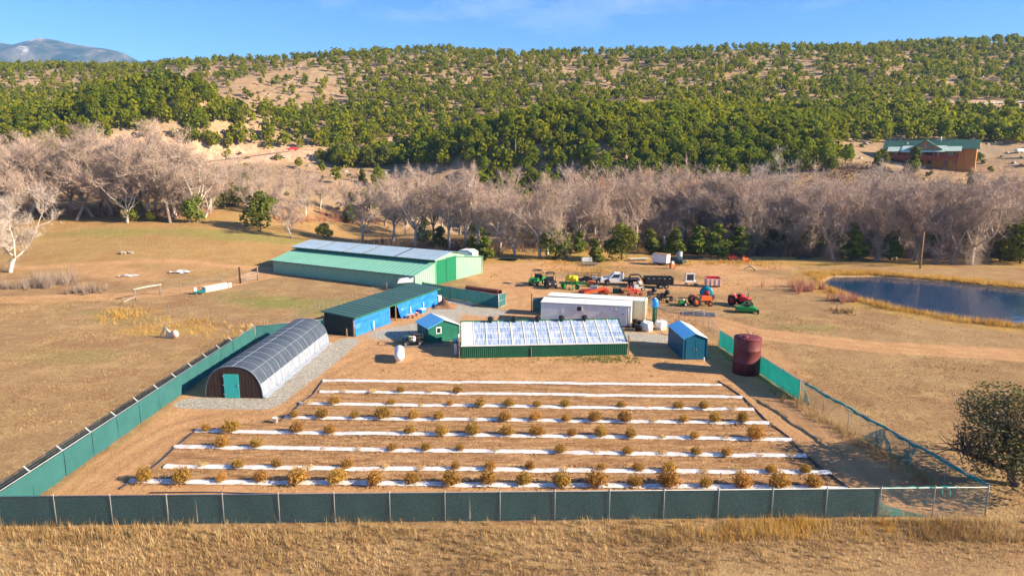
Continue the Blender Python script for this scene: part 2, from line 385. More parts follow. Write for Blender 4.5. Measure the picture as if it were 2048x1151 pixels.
path([(26,26),(60,27)], 4, 3, .8)
path([(22,128),(34,126),(48,124)], 4, 3, .7)
for s in ((250,552),(362,545)): path([gp(*s), (gp(*s)[0] + 3, gp(*s)[1] + 1)], 4, 3, .4)
trk = [cp(*s)[:2] for s in ((512,290,305),(505,262,320),(506,228,345))]
path(trk, 2.2, 1.0, 1.0)
droad, _ = road_near(X, Y)
cut = (1 - sstep(6, 13, droad + wob * 8)); dirt = np.maximum(dirt, .8 * cut)
path([cp(*s)[:2] for s in ((1640,322,236),(1720,312,238),(1800,308,245))], 4, 3, .6)
green = np.zeros_like(X)
def blob(px, py, rx, ry, amt, a=None):
    global green
    q = green if a is None else a
    v = amt * (1 - sstep(.4, 1.1, np.hypot((X - px) / rx, (Y - py) / ry) + wob))
    if a is None: green = np.maximum(green, v)
    else: np.maximum(a, v, out=a)
blob(-33, 92, 9, 7, .8); blob(-25, 90, 7, 8, .6); blob(-40, 98, 6, 4, .5)
blob(*at(250,465)[:2], 24, 7, .6); blob(*at(430,468)[:2], 26, 7, .65); blob(*at(100,470)[:2], 16, 5, .4); blob(*gp(180,520), 14, 6, .3); blob(-47, 82, 8, 4, .4); blob(-44, 66, 9, 4, .45); blob(*gp(200,625), 6, 2, .5)
blob(-1, 64.6, 5, 1.0, .7); blob(8, 65.3, 4.5, 1.3, 1.0); blob(3, 64.8, 4, .9, .6)
blob(*gp(1600,655), 8, 3, .5); blob(*gp(1380,690), 2, 1, .5); blob(34, 84, 7, 3, .35); blob(*gp(1560,770), 4, 8, .3); blob(44, 60, 14, 9, .25)
blob(*gp(1060,535), 6, 2, .4); blob(22.4, 58, 1.1, 6, .6); blob(14.3, 67, 1.3, 3, .5)
gravel = np.zeros_like(X)
def gpath(pts, wd, soft, amt):
    d = seg_dist(X, Y, pts); np.maximum(gravel, amt * (1 - sstep(wd - soft, wd + soft, d + wob * soft)), out=gravel)
gpath([(-26.2,52.9),(-20.0,52.6),(-18.7,62),(-17.9,72)], 1.35, .5, 1.0)
gpath([(-23,60),(-23,70)], 2.5, .5, 1.0)
gpath([(-14,75),(-9,80),(-8.5,90),(-3,86)], 2.6, 1.6, .75); gpath([(-8,76),(0,78),(4,80)], 2.6, 1.6, .8); gpath([(13.5,74),(16.5,73)], 2.2, 1.4, .8)
hill = sstep(185, 230, Y + wob * 30)
field = in_poly(X, Y, FIELD) * sstep(0, 1.2, seg_dist(X, Y, FIELD + FIELD[:1]))
gold = np.zeros_like(X)
dpond = seg_dist(X, Y, POND + POND[:1]); gold = np.maximum(gold, (1 - sstep(2, 7, dpond + wob * 4)) * (~in_poly(X, Y, POND)))
gold = np.maximum(gold, .8 * sstep(118, 128, Y + wob * 14) * (1 - sstep(170, 190, Y)) * sstep(-30, 0, X))
for s in ((300,440),(120,440),(560,460),(680,470)): blob(*at(*s)[:2], 22, 8, .6, gold)
gold = np.maximum(gold, .45 * sstep(108, 122, Y + wob * 16) * (1 - sstep(185, 205, Y)) * sstep(-25, -40, X)); blob(-41, 77, 8, 4, .8, gold); blob(-50, 86, 6, 5, .5, gold); blob(80, 70, 14, 3, .4, gold)
rut = np.zeros_like(X)
def ruts(pts, off=.85, wd=.30, amt=1.0):
    P = np.array(pts, float); T = np.gradient(P, axis=0); T /= np.linalg.norm(T, axis=1)[:, None]; Nn = np.stack([-T[:, 1], T[:, 0]], 1)
    for s in (-off, off):
        d = seg_dist(X, Y, [tuple(p) for p in P + Nn * s]); np.maximum(rut, amt * (1 - sstep(wd * .5, wd * 1.3, d + wob * .35)), out=rut)
def curve(pts, n=8):
    r = []; P = [pts[0]] + list(pts) + [pts[-1]]
    for i in range(1, len(P) - 2):
        for k in range(n):
            t = k / n; q = [np.array(P[i + j - 1], float) for j in range(4)]
            r.append(tuple(.5 * ((2 * q[1]) + (-q[0] + q[2]) * t + (2 * q[0] - 5 * q[1] + 4 * q[2] - q[3]) * t * t + (-q[0] + 3 * q[1] - 3 * q[2] + q[3]) * t ** 3)))
    return r + [tuple(pts[-1])]
ruts(curve([(-25.6,36.5),(-25.8,42),(-25,47),(-21.5,51),(-18.2,56),(-16.8,63),(-14,69)]))
ruts(curve([(-24.5,37),(-24.6,43),(-22.5,48.5),(-19.6,53),(-17.6,60)]), amt=.7)
ruts(curve([(-13,70),(-16,60),(-19.5,51.5),(-24.5,50.8)]), amt=.7)
ruts(curve([(21.5,38),(21.3,46),(20.8,54),(18,59.3),(8,61.5),(-6,62),(-14,64)]), amt=.6)
ruts(curve([(24,37.5),(22.5,48),(21.6,56)]), amt=.5)
ruts(curve([(-120,94.5),(-75,93.5),(-54,97),(-47,104),(-42,114)]), amt=.8)
ruts(curve([(18,84),(24,82),(27.5,76),(38,70),(62,64),(110,58)]), amt=.8)
ruts(curve([(1.5,86),(2,96),(0,108),(-3,118)]), amt=.7); ruts(curve([(2.5,88),(6,97),(16,101),(30,99)]), amt=.5)
ruts(curve([(-60,15),(0,19.5),(60,22)]), off=1.0, wd=.5, amt=.8); ruts(curve([(-60,20),(0,23.2),(60,25)]), off=1.0, wd=.4, amt=.5)
me = np_mesh('ground', np.stack([X, Y, GZ.ravel()], 1), F, smooth=True)
for nm, ch in (('mask_a', (dirt, green, gravel)), ('mask_b', (rut, field * 1.0, gold)), ('mask_c', (hill, cut, hill * 0))):
    a = me.color_attributes.new(nm, 'FLOAT_COLOR', 'POINT'); a.data.foreach_set('color', np.stack([*ch, np.ones_like(X)], 1).astype(np.float32).ravel())
ground = link('ground', me); tag(ground, kind='structure', label='dry grass and bare earth of the valley floor and hillside')
m, t, b = new_mat('earth'); l = t.links.new; me.materials.append(m)
b.inputs['Roughness'].default_value = .95; b.inputs['Specular IOR Level'].default_value = .1
geo = N(t, 'ShaderNodeNewGeometry')
def noise(scale, det=5, rough=.6, stretch=None):
    n = N(t, 'ShaderNodeTexNoise'); n.inputs['Scale'].default_value = scale; n.inputs['Detail'].default_value = det; n.inputs['Roughness'].default_value = rough
    if stretch:
        q = N(t, 'ShaderNodeMapping'); q.inputs['Scale'].default_value = stretch; q.inputs['Rotation'].default_value = (0, 0, .03); l(geo.outputs['Position'], q.inputs[0]); l(q.outputs[0], n.inputs['Vector'])
    else: l(geo.outputs['Position'], n.inputs['Vector'])
    return n.outputs[0]
def rng(src, a, b_, c=0.0, d=1.0):
    n = N(t, 'ShaderNodeMapRange'); n.inputs[1].default_value = a; n.inputs[2].default_value = b_; n.inputs[3].default_value = c; n.inputs[4].default_value = d; l(src, n.inputs[0]); return n.outputs[0]
def mixc(fac, a, b_):
    n = N(t, 'ShaderNodeMixRGB')
    for i, v in ((0, fac), (1, a), (2, b_)):
        if isinstance(v, tuple): n.inputs[i].default_value = (*v, 1)
        elif isinstance(v, float): n.inputs[i].default_value = v
        else: l(v, n.inputs[i])
    return n.outputs[0]
def mth(op, a, b_=None):
    n = N(t, 'ShaderNodeMath', operation=op)
    for i, v in ((0, a), (1, b_)):
        if v is None: continue
        if isinstance(v, (int, float)): n.inputs[i].default_value = v
        else: l(v, n.inputs[i])
    return n.outputs[0]
def attr(nm):
    a = N(t, 'ShaderNodeAttribute'); a.attribute_name = nm; s = N(t, 'ShaderNodeSeparateColor'); l(a.outputs['Color'], s.inputs[0]); return s.outputs
A, B_, C_ = attr('mask_a'), attr('mask_b'), attr('mask_c')
nf, nm_, nb, nvf = noise(2.2, 6, .7), noise(.45, 5, .6), noise(.09, 4, .55), noise(11, 4, .7)
def edge(mask, lo=.25, hi=.75, k=.75): return rng(mth('ADD', mask, mth('MULTIPLY', mth('SUBTRACT', mth('ADD', mth('MULTIPLY', nf, .6), mth('MULTIPLY', nvf, .4)), .5), k * 1.6)), lo, hi)
g0 = mixc(rng(nf, .35, .68), (.44, .30, .145), (.27, .17, .085))
g0 = mixc(rng(nm_, .42, .66), g0, (.31, .185, .09)); g0 = mixc(rng(nb, .45, .62, 0, .55), g0, (.25, .135, .068)); g0 = mixc(rng(nvf, .48, .66, 0, .75), g0, (.16, .095, .045)); g0 = mixc(rng(noise(4.5, 5, .75), .52, .66, 0, .6), g0, (.52, .375, .19)); g0 = mixc(rng(noise(.25, 5, .7), .5, .62, 0, .5), g0, (.46, .315, .15))
gg = mixc(rng(nf, .35, .65), (.52, .32, .085), (.30, .17, .05)); gg = mixc(rng(nm_, .42, .62, 0, .7), gg, (.34, .27, .10)); gg = mixc(rng(noise(.18, 5, .7), .48, .6, 0, .6), gg, (.36, .19, .075)); g0 = mixc(edge(B_[2], .2, .8), g0, gg)
gr = mixc(rng(nf, .35, .65), (.23, .25, .065), (.15, .19, .045)); g0 = mixc(mth('MULTIPLY', edge(A[1], .25, .9, .9), .85), g0, gr)
d0 = mixc(rng(nm_, .38, .66), (.56, .335, .165), (.44, .25, .12)); d0 = mixc(rng(nvf, .48, .72, 0, .55), d0, (.27, .15, .072)); d0 = mixc(rng(nf, .5, .68, 0, .5), d0, (.33, .185, .09)); d0 = mixc(rng(noise(5.0, 4, .7), .60, .70, 0, .6), d0, (.62, .45, .29)); d0 = mixc(rng(nb, .45, .65, 0, .4), d0, (.44, .25, .125))
d0 = mixc(mth('MULTIPLY', B_[0], rng(nf, .3, .6, .25, .6)), d0, (.30, .17, .085))
st = noise(1.0, 6, .7, (.30, 1.7, 1)); st2 = noise(1.0, 5, .7, (1.1, 3.4, 1))
fld = mixc(rng(st, .40, .62), (.53, .325, .165), (.27, .145, .066)); fld = mixc(rng(st2, .47, .66, 0, .75), fld, (.165, .085, .038)); fld = mixc(rng(nvf, .5, .7, 0, .6), fld, (.17, .09, .04)); fld = mixc(rng(noise(1.1, 6, .75), .52, .62, 0, .6), fld, (.23, .125, .055)); fld = mixc(rng(nf, .56, .74, 0, .7), fld, (.42, .29, .10))
d0 = mixc(edge(B_[1], .3, .7, .5), d0, fld)
c0 = mixc(edge(A[0], .3, .65, .8), g0, d0)
vo = N(t, 'ShaderNodeTexVoronoi'); vo.inputs['Scale'].default_value = 9; l(geo.outputs['Position'], vo.inputs['Vector'])
gv = mixc(rng(vo.outputs['Color'], .2, .9), (.27, .25, .215), (.50, .48, .42)); c0 = mixc(edge(A[2], .3, .7, .6), c0, gv)
hl = mixc(rng(noise(.22, 6, .65), .38, .62), (.41, .27, .15), (.27, .18, .11)); hl = mixc(rng(noise(.9, 5, .7), .5, .68, 0, .75), hl, (.17, .13, .075)); hl = mixc(rng(noise(.03, 3, .5), .45, .62, 0, .5), hl, (.33, .255, .16))
vr = N(t, 'ShaderNodeTexVoronoi'); vr.inputs['Scale'].default_value = .45; l(geo.outputs['Position'], vr.inputs['Vector']); hl = mixc(rng(vr.outputs['Distance'], .05, .3, .45, 0.0), hl, (.40, .36, .31))
hl = mixc(C_[1], hl, mixc(rng(noise(.5, 5, .7), .4, .6), (.56, .40, .28), (.44, .25, .16)))
c0 = mixc(edge(C_[0], .3, .7, .5), c0, hl)
l(c0, b.inputs['Base Color'])
bp = N(t, 'ShaderNodeBump'); bp.inputs['Strength'].default_value = .9; bp.inputs['Distance'].default_value = .22
l(mth('ADD', mth('ADD', mth('MULTIPLY', nf, .8), mth('MULTIPLY', nvf, .5)), mth('MULTIPLY', st2, .35)), bp.inputs['Height']); l(bp.outputs[0], b.inputs['Normal'])

# pond
m, t, b = new_mat('pond_water'); l = t.links.new
b.inputs['Base Color'].default_value = (.008, .045, .11, 1); b.inputs['Roughness'].default_value = .025; b.inputs['IOR'].default_value = 1.6; b.inputs['Specular IOR Level'].default_value = .8  # blue in the base colour stands in for reflected sky
n1 = N(t, 'ShaderNodeTexNoise'); n1.inputs['Scale'].default_value = .9; n1.inputs['Detail'].default_value = 3; g_ = N(t, 'ShaderNodeNewGeometry'); l(g_.outputs['Position'], n1.inputs['Vector'])
bp = N(t, 'ShaderNodeBump'); bp.inputs['Strength'].default_value = .32; bp.inputs['Distance'].default_value = .12; l(n1.outputs[0], bp.inputs['Height']); l(bp.outputs[0], b.inputs['Normal'])
pm = MB().add([(x, y, WATER_Z) for x, y in POND], [tuple(range(len(POND)))][:1])
po = pm.build('pond_water', m); tag(po, 'still dark pond reflecting trees and sky', kind='structure')
if po.data.polygons[0].normal.z < 0: po.data.flip_normals()

# highway across the hillside
def strip(pts, zs, wd, lift):
    P = np.array(pts, float); T = np.gradient(P, axis=0); T /= np.linalg.norm(T, axis=1)[:, None]; vs = []
    for (x, y), (tx, ty), z in zip(P, T, zs):
        vs += [(x - ty * wd, y + tx * wd, z + lift), (x + ty * wd, y - tx * wd, z + lift)]
    return MB().add(vs, [(2 * i, 2 * i + 1, 2 * i + 3, 2 * i + 2) for i in range(len(pts) - 1)])
def dense(pts, zs, n=8):
    c = curve([(x, y) for x, y in pts], n); zz = np.interp(np.linspace(0, len(zs) - 1, len(c)), range(len(zs)), zs); return c, zz
rc, rz_ = dense(ROAD, ROADZ)
rz_ = np.maximum(rz_, height(np.array([p[0] for p in rc]), np.array([p[1] for p in rc])))
tag(strip(rc, rz_, 3.9, .18).build('highway', 'asphalt'), 'pale asphalt highway climbing across the wooded hillside', kind='structure')
sc_ = strip(rc, rz_, .12, .20); tag(sc_.build('road_marking', 'jd_yellow'), 'yellow centre line of the highway', kind='structure')

# far mountains
mo = MB(); mpts = [(-420,92),(-250,66),(-120,88),(-40,76),(0,82),(35,86),(85,72),(120,77),(150,84),(200,93),(245,101),(285,121),(330,119),(375,113),(410,121),(470,132),(560,140),(700,150)]
MX = np.array([cp(p, q, 4000)[0] for p, q in mpts]); MZ = np.array([cp(p, q, 4000)[2] for p, q in mpts])
ux = np.linspace(MX[0], MX[-1], 240); uy = np.linspace(-1500, 900, 90); UX, UY = np.meshgrid(ux, uy)
rz0 = np.interp(UX + (fbm(UX, UY, 500, 3, 2) - .44) * 200, MX, MZ); fall = np.where(UY < 0, np.clip(1 + UY / 1500, 0, 1) ** .85, np.clip(1 - UY / 1100, 0, 1))
rid = np.abs(fbm(UX, UY, 420, 5, 8) - .47) * 2
UZ = rz0 * fall - rid * 230 * np.clip(np.abs(UY) / 300, .08, 1) * fall
nxm, nym = len(ux), len(uy); im = np.arange(nxm * nym).reshape(nym, nxm)
mm = np_mesh('mountains', np.stack([UX.ravel(), 4000 + UY.ravel(), UZ.ravel()], 1), np.stack([im[:-1, :-1], im[:-1, 1:], im[1:, 1:], im[1:, :-1]], -1).reshape(-1, 4), smooth=True)
m, t, b = new_mat('mountain'); l = t.links.new; mm.materials.append(m); geo = N(t, 'ShaderNodeNewGeometry'); b.inputs['Roughness'].default_value = 1; b.inputs['Specular IOR Level'].default_value = 0
sp = N(t, 'ShaderNodeSeparateXYZ'); l(geo.outputs['Position'], sp.inputs[0])
c_ = mixc(rng(noise(.006, 8, .65), .42, .60), (.025, .045, .035), (.16, .14, .11))
snow = mth('MULTIPLY', rng(mth('ADD', sp.outputs[2], mth('MULTIPLY', noise(.007, 6, .7), 400)), 760, 900), rng(noise(.006, 6, .7), .54, .62))
l(mixc(snow, c_, (.78, .78, .80)), b.inputs['Base Color'])
tag(link('mountains', mm), 'distant blue mountains with snow patches', kind='structure')

# ------------------------------------------------------------------ fences
m, q, b = new_mat('net_sheet'); M['net_sheet'] = m; b.inputs['Base Color'].default_value = (.015, .22, .20, 1); b.inputs['Roughness'].default_value = .8
tp = N(q, 'ShaderNodeBsdfTransparent'); nz_ = N(q, 'ShaderNodeTexNoise'); nz_.inputs['Scale'].default_value = 4; rg_ = N(q, 'ShaderNodeMapRange'); rg_.inputs[1].default_value = .35; rg_.inputs[2].default_value = .65; rg_.inputs[3].default_value = .08; rg_.inputs[4].default_value = .5; mx_ = N(q, 'ShaderNodeMixShader')
q.links.new(nz_.outputs[0], rg_.inputs[0]); q.links.new(rg_.outputs[0], mx_.inputs[0]); q.links.new(b.outputs[0], mx_.inputs[1]); q.links.new(tp.outputs[0], mx_.inputs[2]); q.links.new(mx_.outputs[0], q.nodes['Material Output'].inputs[0])
def chain(Ln, z0, z1, pitch=.10, wd=.0075, y=-.045):
    h = z1 - z0; mb = MB(); s = -h
    while s < Ln:
        for k in (0, 1):
            a, b_ = max(0, s), min(Ln, s + h)
            if b_ > a:
                za, zb = z0 + (a - s), z0 + (b_ - s)
                if k: za, zb = z0 + z1 - za, z0 + z1 - zb
                q = wd * .7
                mb.add([(a - q, y, za), (a + q, y, za), (b_ + q, y, zb), (b_ - q, y, zb)], [(0, 1, 2, 3)])
        s += pitch
    return mb
def cloth(x0, x1, z0, z1, seed, y=.0, sag=.03, amp=.02):
    r = random.Random(seed); p = [r.uniform(0, 6) for _ in range(4)]
    def fn(u, v):
        x = x0 + (x1 - x0) * u
        return (x, y + amp * math.sin(x * 3.1 + p[0] + v * 2) + amp * .6 * math.sin(x * 8 + p[1]) * v, z0 + (z1 - z0) * v - sag * math.sin(math.pi * u) * v + .02 * math.sin(x * 2 + p[2]) * (1 - v))
    return MB().sheet(fn, 10, 4)
def post(mb, x, h, r=.027, y=0, z0=-.3): return mb.tube([(x, y, z0), (x, y, h)], r, 7)
def fence(name, label, a, b_, h=1.75, bay=3.0, scr=None, m='screen', arms=0, chainlink=True, group=None):
    a, b_ = Vector((*a, 0)), Vector((*b_, 0)); d = b_ - a; Ln = d.length; n = max(1, round(Ln / bay)); bay = Ln / n
    t = thing(name, label, 'fence', a, math.atan2(d.y, d.x), group)
    for i in range(n + 1):
        p = post(MB(), i * bay, h + .04).build('post', 'post_metal', t)
        MB().lathe([(.0, .07), (.03, .06), (.045, .02), (.045, 0)], 7, (i * bay, 0, h + .03)).build('post_cap', 'galv', p)
        if arms:
            MB().bar((i * bay, 0, h), (i * bay, arms * .32, h + .32), .045).build('barbed_wire_arm', 'white_metal', p)
    MB().tube([(0, 0, h), (Ln, 0, h)], .024, 6).build('top_rail', 'galv', t)
    if arms:
        for k in (.12, .22, .32): MB().tube([(0, arms * k, h + k), (Ln, arms * k, h + k)], .004, 4).build('barbed_wire', 'galv', t)
    if chainlink: tag(chain(Ln, .04, h).build('chain_link', 'chain_wire', t), kind='stuff')
    for i in range(n):
        if scr is None or scr(i, n): cloth(i * bay + .01, (i + 1) * bay - .01, .05, h - .02, int(abs(a.x * 13 + a.y * 7)) + i, y=.055).build('screen_panel', m, t)
    return t, Ln, bay
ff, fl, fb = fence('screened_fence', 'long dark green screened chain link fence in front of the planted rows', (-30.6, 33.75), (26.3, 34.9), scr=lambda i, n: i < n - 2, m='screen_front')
# the loose end of the front screen
def drape(x0, x1, zt, seed):
    r = random.Random(seed)
    return lambda u, v: (x0 + (x1 - x0) * u, .03 + .05 * math.sin(u * 9 + seed) * (1 - v), zt * v * (1 - .9 * u ** .6) + .02 + .08 * (1 - v) * math.sin(u * 5))
MB().sheet(drape(fl - 2 * fb + .02, fl - fb - .4, 1.0, 2), 14, 6).build('torn_screen', 'net_sheet', ff)
MB().tube([(fl - 2 * fb, .03, 1.79)] + [(fl - 2 * fb + .25 * i, .04 + .03 * math.sin(i * 2.1), 1.78 - .06 * abs(math.sin(i * .9))) for i in range(1, 18)], .055, 6).build('rolled_screen', 'net', ff)
for k, s in ((.9, .5), (1.35, .62)): MB().sheet(lambda u, v, k=k, s=s: (fl - fb + k - .5 + .07 * u, .03 + .04 * math.sin(v * 6), 1.78 - s * v), 1, 6).build('hanging_strip', 'net', ff)
for x in (13.55, 28.3):   # seams where two lengths of cloth part
    MB().add([(x - .02, -.052, .1), (x + .06, -.052, .25), (x + .01, -.052, 1.7)], [(0, 1, 2)]).build('seam_gap', 'dead_wood', ff)
fence('screened_fence', 'teal screened fence with barbed wire arms running beside the hoop house', (-27.9, 71.6), (-27.9, 33.9), arms=-1)
fence('screened_fence', 'short teal screened fence behind the far end of the hoop house', (-27.8, 71.7), (-21.4, 74.9), chainlink=False)
fence('screened_fence', 'green screened fence between the barn and the open yard gate', (-1.75, 88.9), (-13.2, 98.6), m='screen')
fence('screened_fence', 'narrow green screened fence beside the white trailer at the gateway', (2.7, 86.3), (4.4, 86.6), h=1.9)
fence('chain_link_fence', 'bare chain link fence behind the blue shed beside the dirt drive', (22.0, 70.2), (22.9, 79.3), scr=lambda i, n: False)
fence('chain_link_fence', 'bare chain link fence from the cream container to the drive corner', (17.6, 81.6), (22.8, 79.5), scr=lambda i, n: False)
fence('screened_fence', 'bright teal screened fence behind the maroon water tank', (23.6, 53.4), (22.0, 70.0), m='screen_bright')
rf, rl, rb = fence('torn_fence', 'chain link fence with torn teal netting along the right edge of the rows', (26.5, 35.2), (23.65, 53.2), scr=lambda i, n: False)
zz = lambda x: 1.80 - .13 * abs(math.sin(x * .75)) - .06 * abs(math.sin(x * 2.3 + 1))
MB().tube([(i * .3, .05 + .04 * math.sin(i * 1.7), zz(i * .3)) for i in range(int(rl / .3))], [.05 + .045 * abs(math.sin(i * .6)) for i in range(int(rl / .3))], 6).build('rolled_screen', 'net', rf)
MB().tube([(i * .4, .08, zz(i * .4) - .12 - .08 * math.sin(i * 1.1)) for i in range(int(rl / .4))], .022, 5).build('loose_cord', 'net', rf)
def hang(x0, x1, z0a, z0b, seed):
    return lambda u, v: (x0 + (x1 - x0) * u + .1 * math.sin(v * 4 + seed), .06 + .10 * math.sin(u * 6 + v * 3 + seed), (z0a + (z0b - z0a) * u) * v + .03)
MB().sheet(hang(5.6, 7.2, 1.5, .2, 1), 8, 6).build('torn_screen', 'net_sheet', rf); MB().sheet(hang(8.4, 10.4, 1.7, .25, 2), 8, 6).build('torn_screen', 'net_sheet', rf)
MB().sheet(hang(8.3, 5.0 + 2.4, 1.6, .3, 4), 8, 6).build('torn_screen', 'net_sheet', rf); MB().sheet(hang(17.9, 17.0, 1.7, .3, 3), 6, 6).build('torn_screen', 'net_sheet', rf)
# yard gate leaf
g = thing('yard_gate', 'open tubular gate leaf covered in green screen at the yard entrance', 'gate', (-1.75, 88.7), math.atan2(2.0, 1.1))
MB().tube([(0, 0, .08), (0, 0, 1.85), (1.9, 0, 1.85), (1.9, 0, .08), (0, 0, .08)], .03, 6).build('frame', 'galv', g)
MB().tube([(0, 0, .95), (1.9, 0, .95)], .022, 6).build('middle_rail', 'galv', g)
cloth(.03, 1.87, .12, 1.8, 5, y=.03).build('screen_panel', 'screen', g); post(MB(), -.08, 2.0, .06).build('gate_post', 'galv', g)
tag(post(MB(), 0, 2.35, .07).lathe([(.1, 0), (.1, .12), (0, .16)], 8, (0, 0, 2.3)).build('gate_post', 'rust', None, (2.55, 86.2, 0)), 'tall rusty gate post at the end of the green fence by the trailer', 'post')

# pasture fences of thin steel posts and wire
def wire_fence(label, pts, h=1.35, wires=(.5, .9, 1.25), m='wood_grey', r=.045, skip=()):
    P = [Vector((x, y, hz(x, y))) for x, y in pts]; t = thing('pasture_fence', label, 'fence', P[0])
    for i, p in enumerate(P):
        q = p - P[0]; hh = h * rnd.uniform(.92, 1.12); lean = rnd.uniform(-.05, .05)
        MB().tube([q + Vector((0, 0, -.3)), q + Vector((lean, 0, hh))], r, 6).build('post', m, t)
    for k in wires:
        for i in range(len(P) - 1):
            if i in skip: continue
            a, b_ = P[i] - P[0], P[i + 1] - P[0]
            MB().tube([a + Vector((0, 0, k)), (a + b_) / 2 + Vector((0, 0, k - .05)), b_ + Vector((0, 0, k))], .006, 3, False).build('wire', 'galv', t)
wire_fence('wire fence on thin posts along the near side of the green pasture', [gp(*p) for p in ((248,610),(268,614),(300,620),(338,629),(378,636),(417,642),(458,652),(494,657),(528,662))] + [(-28.2, 76.5)])
wire_fence('wire fence on thin posts behind the dark shed and up to the barn', [(-28.1, 77.2), (-26.4, 81.5), (-24.8, 85.8), (-23.2, 89.8), (-21.8, 93.2), (-20.2, 97), (-18.8, 100.6)])
wire_fence('wire fence with tall posts beside the dirt lane above the concrete trough', [gp(*p) for p in ((322,590),(361,587),(399,576),(442,563),(478,562))])
t = thing('rail_fence', 'pale log rail resting on two grey posts beside the dirt lane', 'fence', (*gp(272, 600), 0))
o0 = Vector((*gp(272, 600), 0)); o1 = Vector((*gp(320, 589), 0)) - o0
for q in (Vector(), o1): MB().tube([q + Vector((0, 0, -.3)), q + Vector((0, 0, 1.55))], .08, 7).build('post', 'wood_grey', t)
MB().tube([Vector((-.3, 0, 1.5)), o1 * .5 + Vector((0, 0, 1.56)), o1 + Vector((.3, 0, 1.52))], [.11, .10, .08], 8).build('rail', 'conc', t)
o2 = Vector((*gp(248, 610), 0)) - o0; MB().tube([Vector((0, 0, .55)), o2 + Vector((0, 0, .45))], .05, 6).build('lower_rail', 'conc', t)
gl, gr_ = Vector((*gp(481, 566), 0)), Vector((*gp(516, 560), 0))
t = thing('farm_gate', 'galvanised tube gate hung between two timber posts beside the barn', 'gate', gl, math.atan2((gr_ - gl).y, (gr_ - gl).x)); Lg = (gr_ - gl).length
MB().tube([(0, 0, -.4), (-.05, 0, 2.6)], .14, 8).build('timber_post', 'wood_dark', t); MB().tube([(Lg, 0, -.4), (Lg, 0, 2.15)], .11, 8).build('pale_post', 'wood', t)
for z in (.3, .6, .95, 1.35): MB().tube([(.2, 0, z), (Lg - .2, 0, z)], .03, 6).build('gate_rail', 'galv', t)
for x in (.25, Lg / 2, Lg - .25): MB().tube([(x, 0, .3), (x, 0, 1.35)], .025, 6).build('gate_upright', 'galv', t)

# ------------------------------------------------------------------ barn
BA = math.atan2(-16.1, 26.9); BL, BW = 31.3, 18.4
bz = -.4
t = thing('barn', 'large mint green metal barn with raised silver ridge roof', 'barn', (-41.6, 117.5, 0), BA)
MB().corrugated((0, 0), (BL, 0), bz, 2.25, 2.25, .45, .05, (0, -1)).build('front_wall', 'barn_wall', t)
MB().corrugated((0, 0), (0, 5.2), bz, 2.25, 3.55, .45, .05, (-1, 0)).corrugated((0, 5.2), (0, BW), bz, 3.9, 2.9, .45, .05, (-1, 0)).build('left_end_wall', 'barn_wall', t)
e = MB().corrugated((BL, 0), (BL, 5.2), bz, 2.25, 3.55, .45, .05, (1, 0)).corrugated((BL, 10.8), (BL, BW), bz, 3.85, 2.95, .45, .05, (1, 0))
e.add([(BL, 5.2, 3.55), (BL, 10.8, 3.85), (BL, 13.2, 3.6), (BL, 13.2, 4.1), (BL, 9.4, 4.78), (BL, 5.2, 4.15)], [(0, 1, 2, 3, 4, 5)])
e.build('right_end_wall', 'barn_wall', t)
MB().corrugated((BL, BW), (0, BW), bz, 2.9, 2.9, .45, .05, (0, 1)).build('back_wall', 'barn_wall', t)
for y0, y1, z1 in ((5.25, 7.95, 3.62), (8.05, 10.75, 3.78)):
    d = MB().corrugated((BL + .08, y0), (BL + .08, y1), 0, z1, z1 + .08, .4, .035, (1, 0)).build('sliding_door', 'barn_door', t)
    MB().bar((BL + .14, y0, z1 + .1), (BL + .14, y1, z1 + .16), .08, .12).build('door_track', 'trim_green', d)
MB().quad((-.35, -.35, 2.22), (BL + .35, -.35, 2.22), (BL + .35, 5.35, 3.62), (-.35, 5.35, 3.62), .05).build('lean_to_roof', 'barn_roof', t)
sm = MB()
for i in range(35): x = -.2 + i * (BL + .4) / 34; sm.bar((x, -.35, 2.255), (x, 5.3, 3.645), .04, .035)
sm.build('roof_seam', 'barn_roof', t)
MB().box(BL / 2, -.37, 2.08, BL + .7, .05, .14).build('eave_trim', 'monitor_dark', t)
MB().corrugated((0, 5.2), (BL, 5.2), 3.5, 4.12, 4.12, .45, .03, (0, -1)).build('clerestory_wall', 'trim_green', t)
xs = [-.5, 6.0, 12.4, 16.9, 23.8, BL + .4]
for i in range(5):
    MB().quad((xs[i] + .02, 4.55, 4.02), (xs[i + 1] - .5 * (i < 4), 4.55, 4.02), (xs[i + 1] - .5 * (i < 4), 9.4, 4.86), (xs[i] + .02, 9.4, 4.86), .05).build('ridge_roof_panel', 'monitor_roof', t)
    if i < 4: MB().quad((xs[i + 1] - .5, 4.6, 4.0), (xs[i + 1], 4.6, 4.0), (xs[i + 1], 9.35, 4.82), (xs[i + 1] - .5, 9.35, 4.82), .03).build('skylight_gap', 'monitor_dark', t)
sm = MB()
for i in range(36): x = -.45 + i * (BL + .8) / 35; sm.bar((x, 4.55, 4.055), (x, 9.35, 4.89), .03, .03)
sm.build('roof_seam', 'monitor_roof', t)
MB().quad((-.5, 9.4, 4.86), (BL + .4, 9.4, 4.86), (BL + .4, 13.6, 4.05), (-.5, 13.6, 4.05), .05).build('rear_ridge_roof', 'monitor_roof', t)
MB().quad((-.3, 13.2, 3.62), (BL + .3, 13.2, 3.62), (BL + .3, BW + .3, 2.92), (-.3, BW + .3, 2.92), .05).quad((-.3, 10.7, 3.9), (BL + .25, 10.7, 3.9), (BL + .25, 13.2, 3.64), (-.3, 13.2, 3.64), .05).build('rear_roof', 'barn_roof', t)
MB().box(BL / 2, 4.52, 3.88, BL + .9, .05, .13).build('fascia', 'trim_green', t)
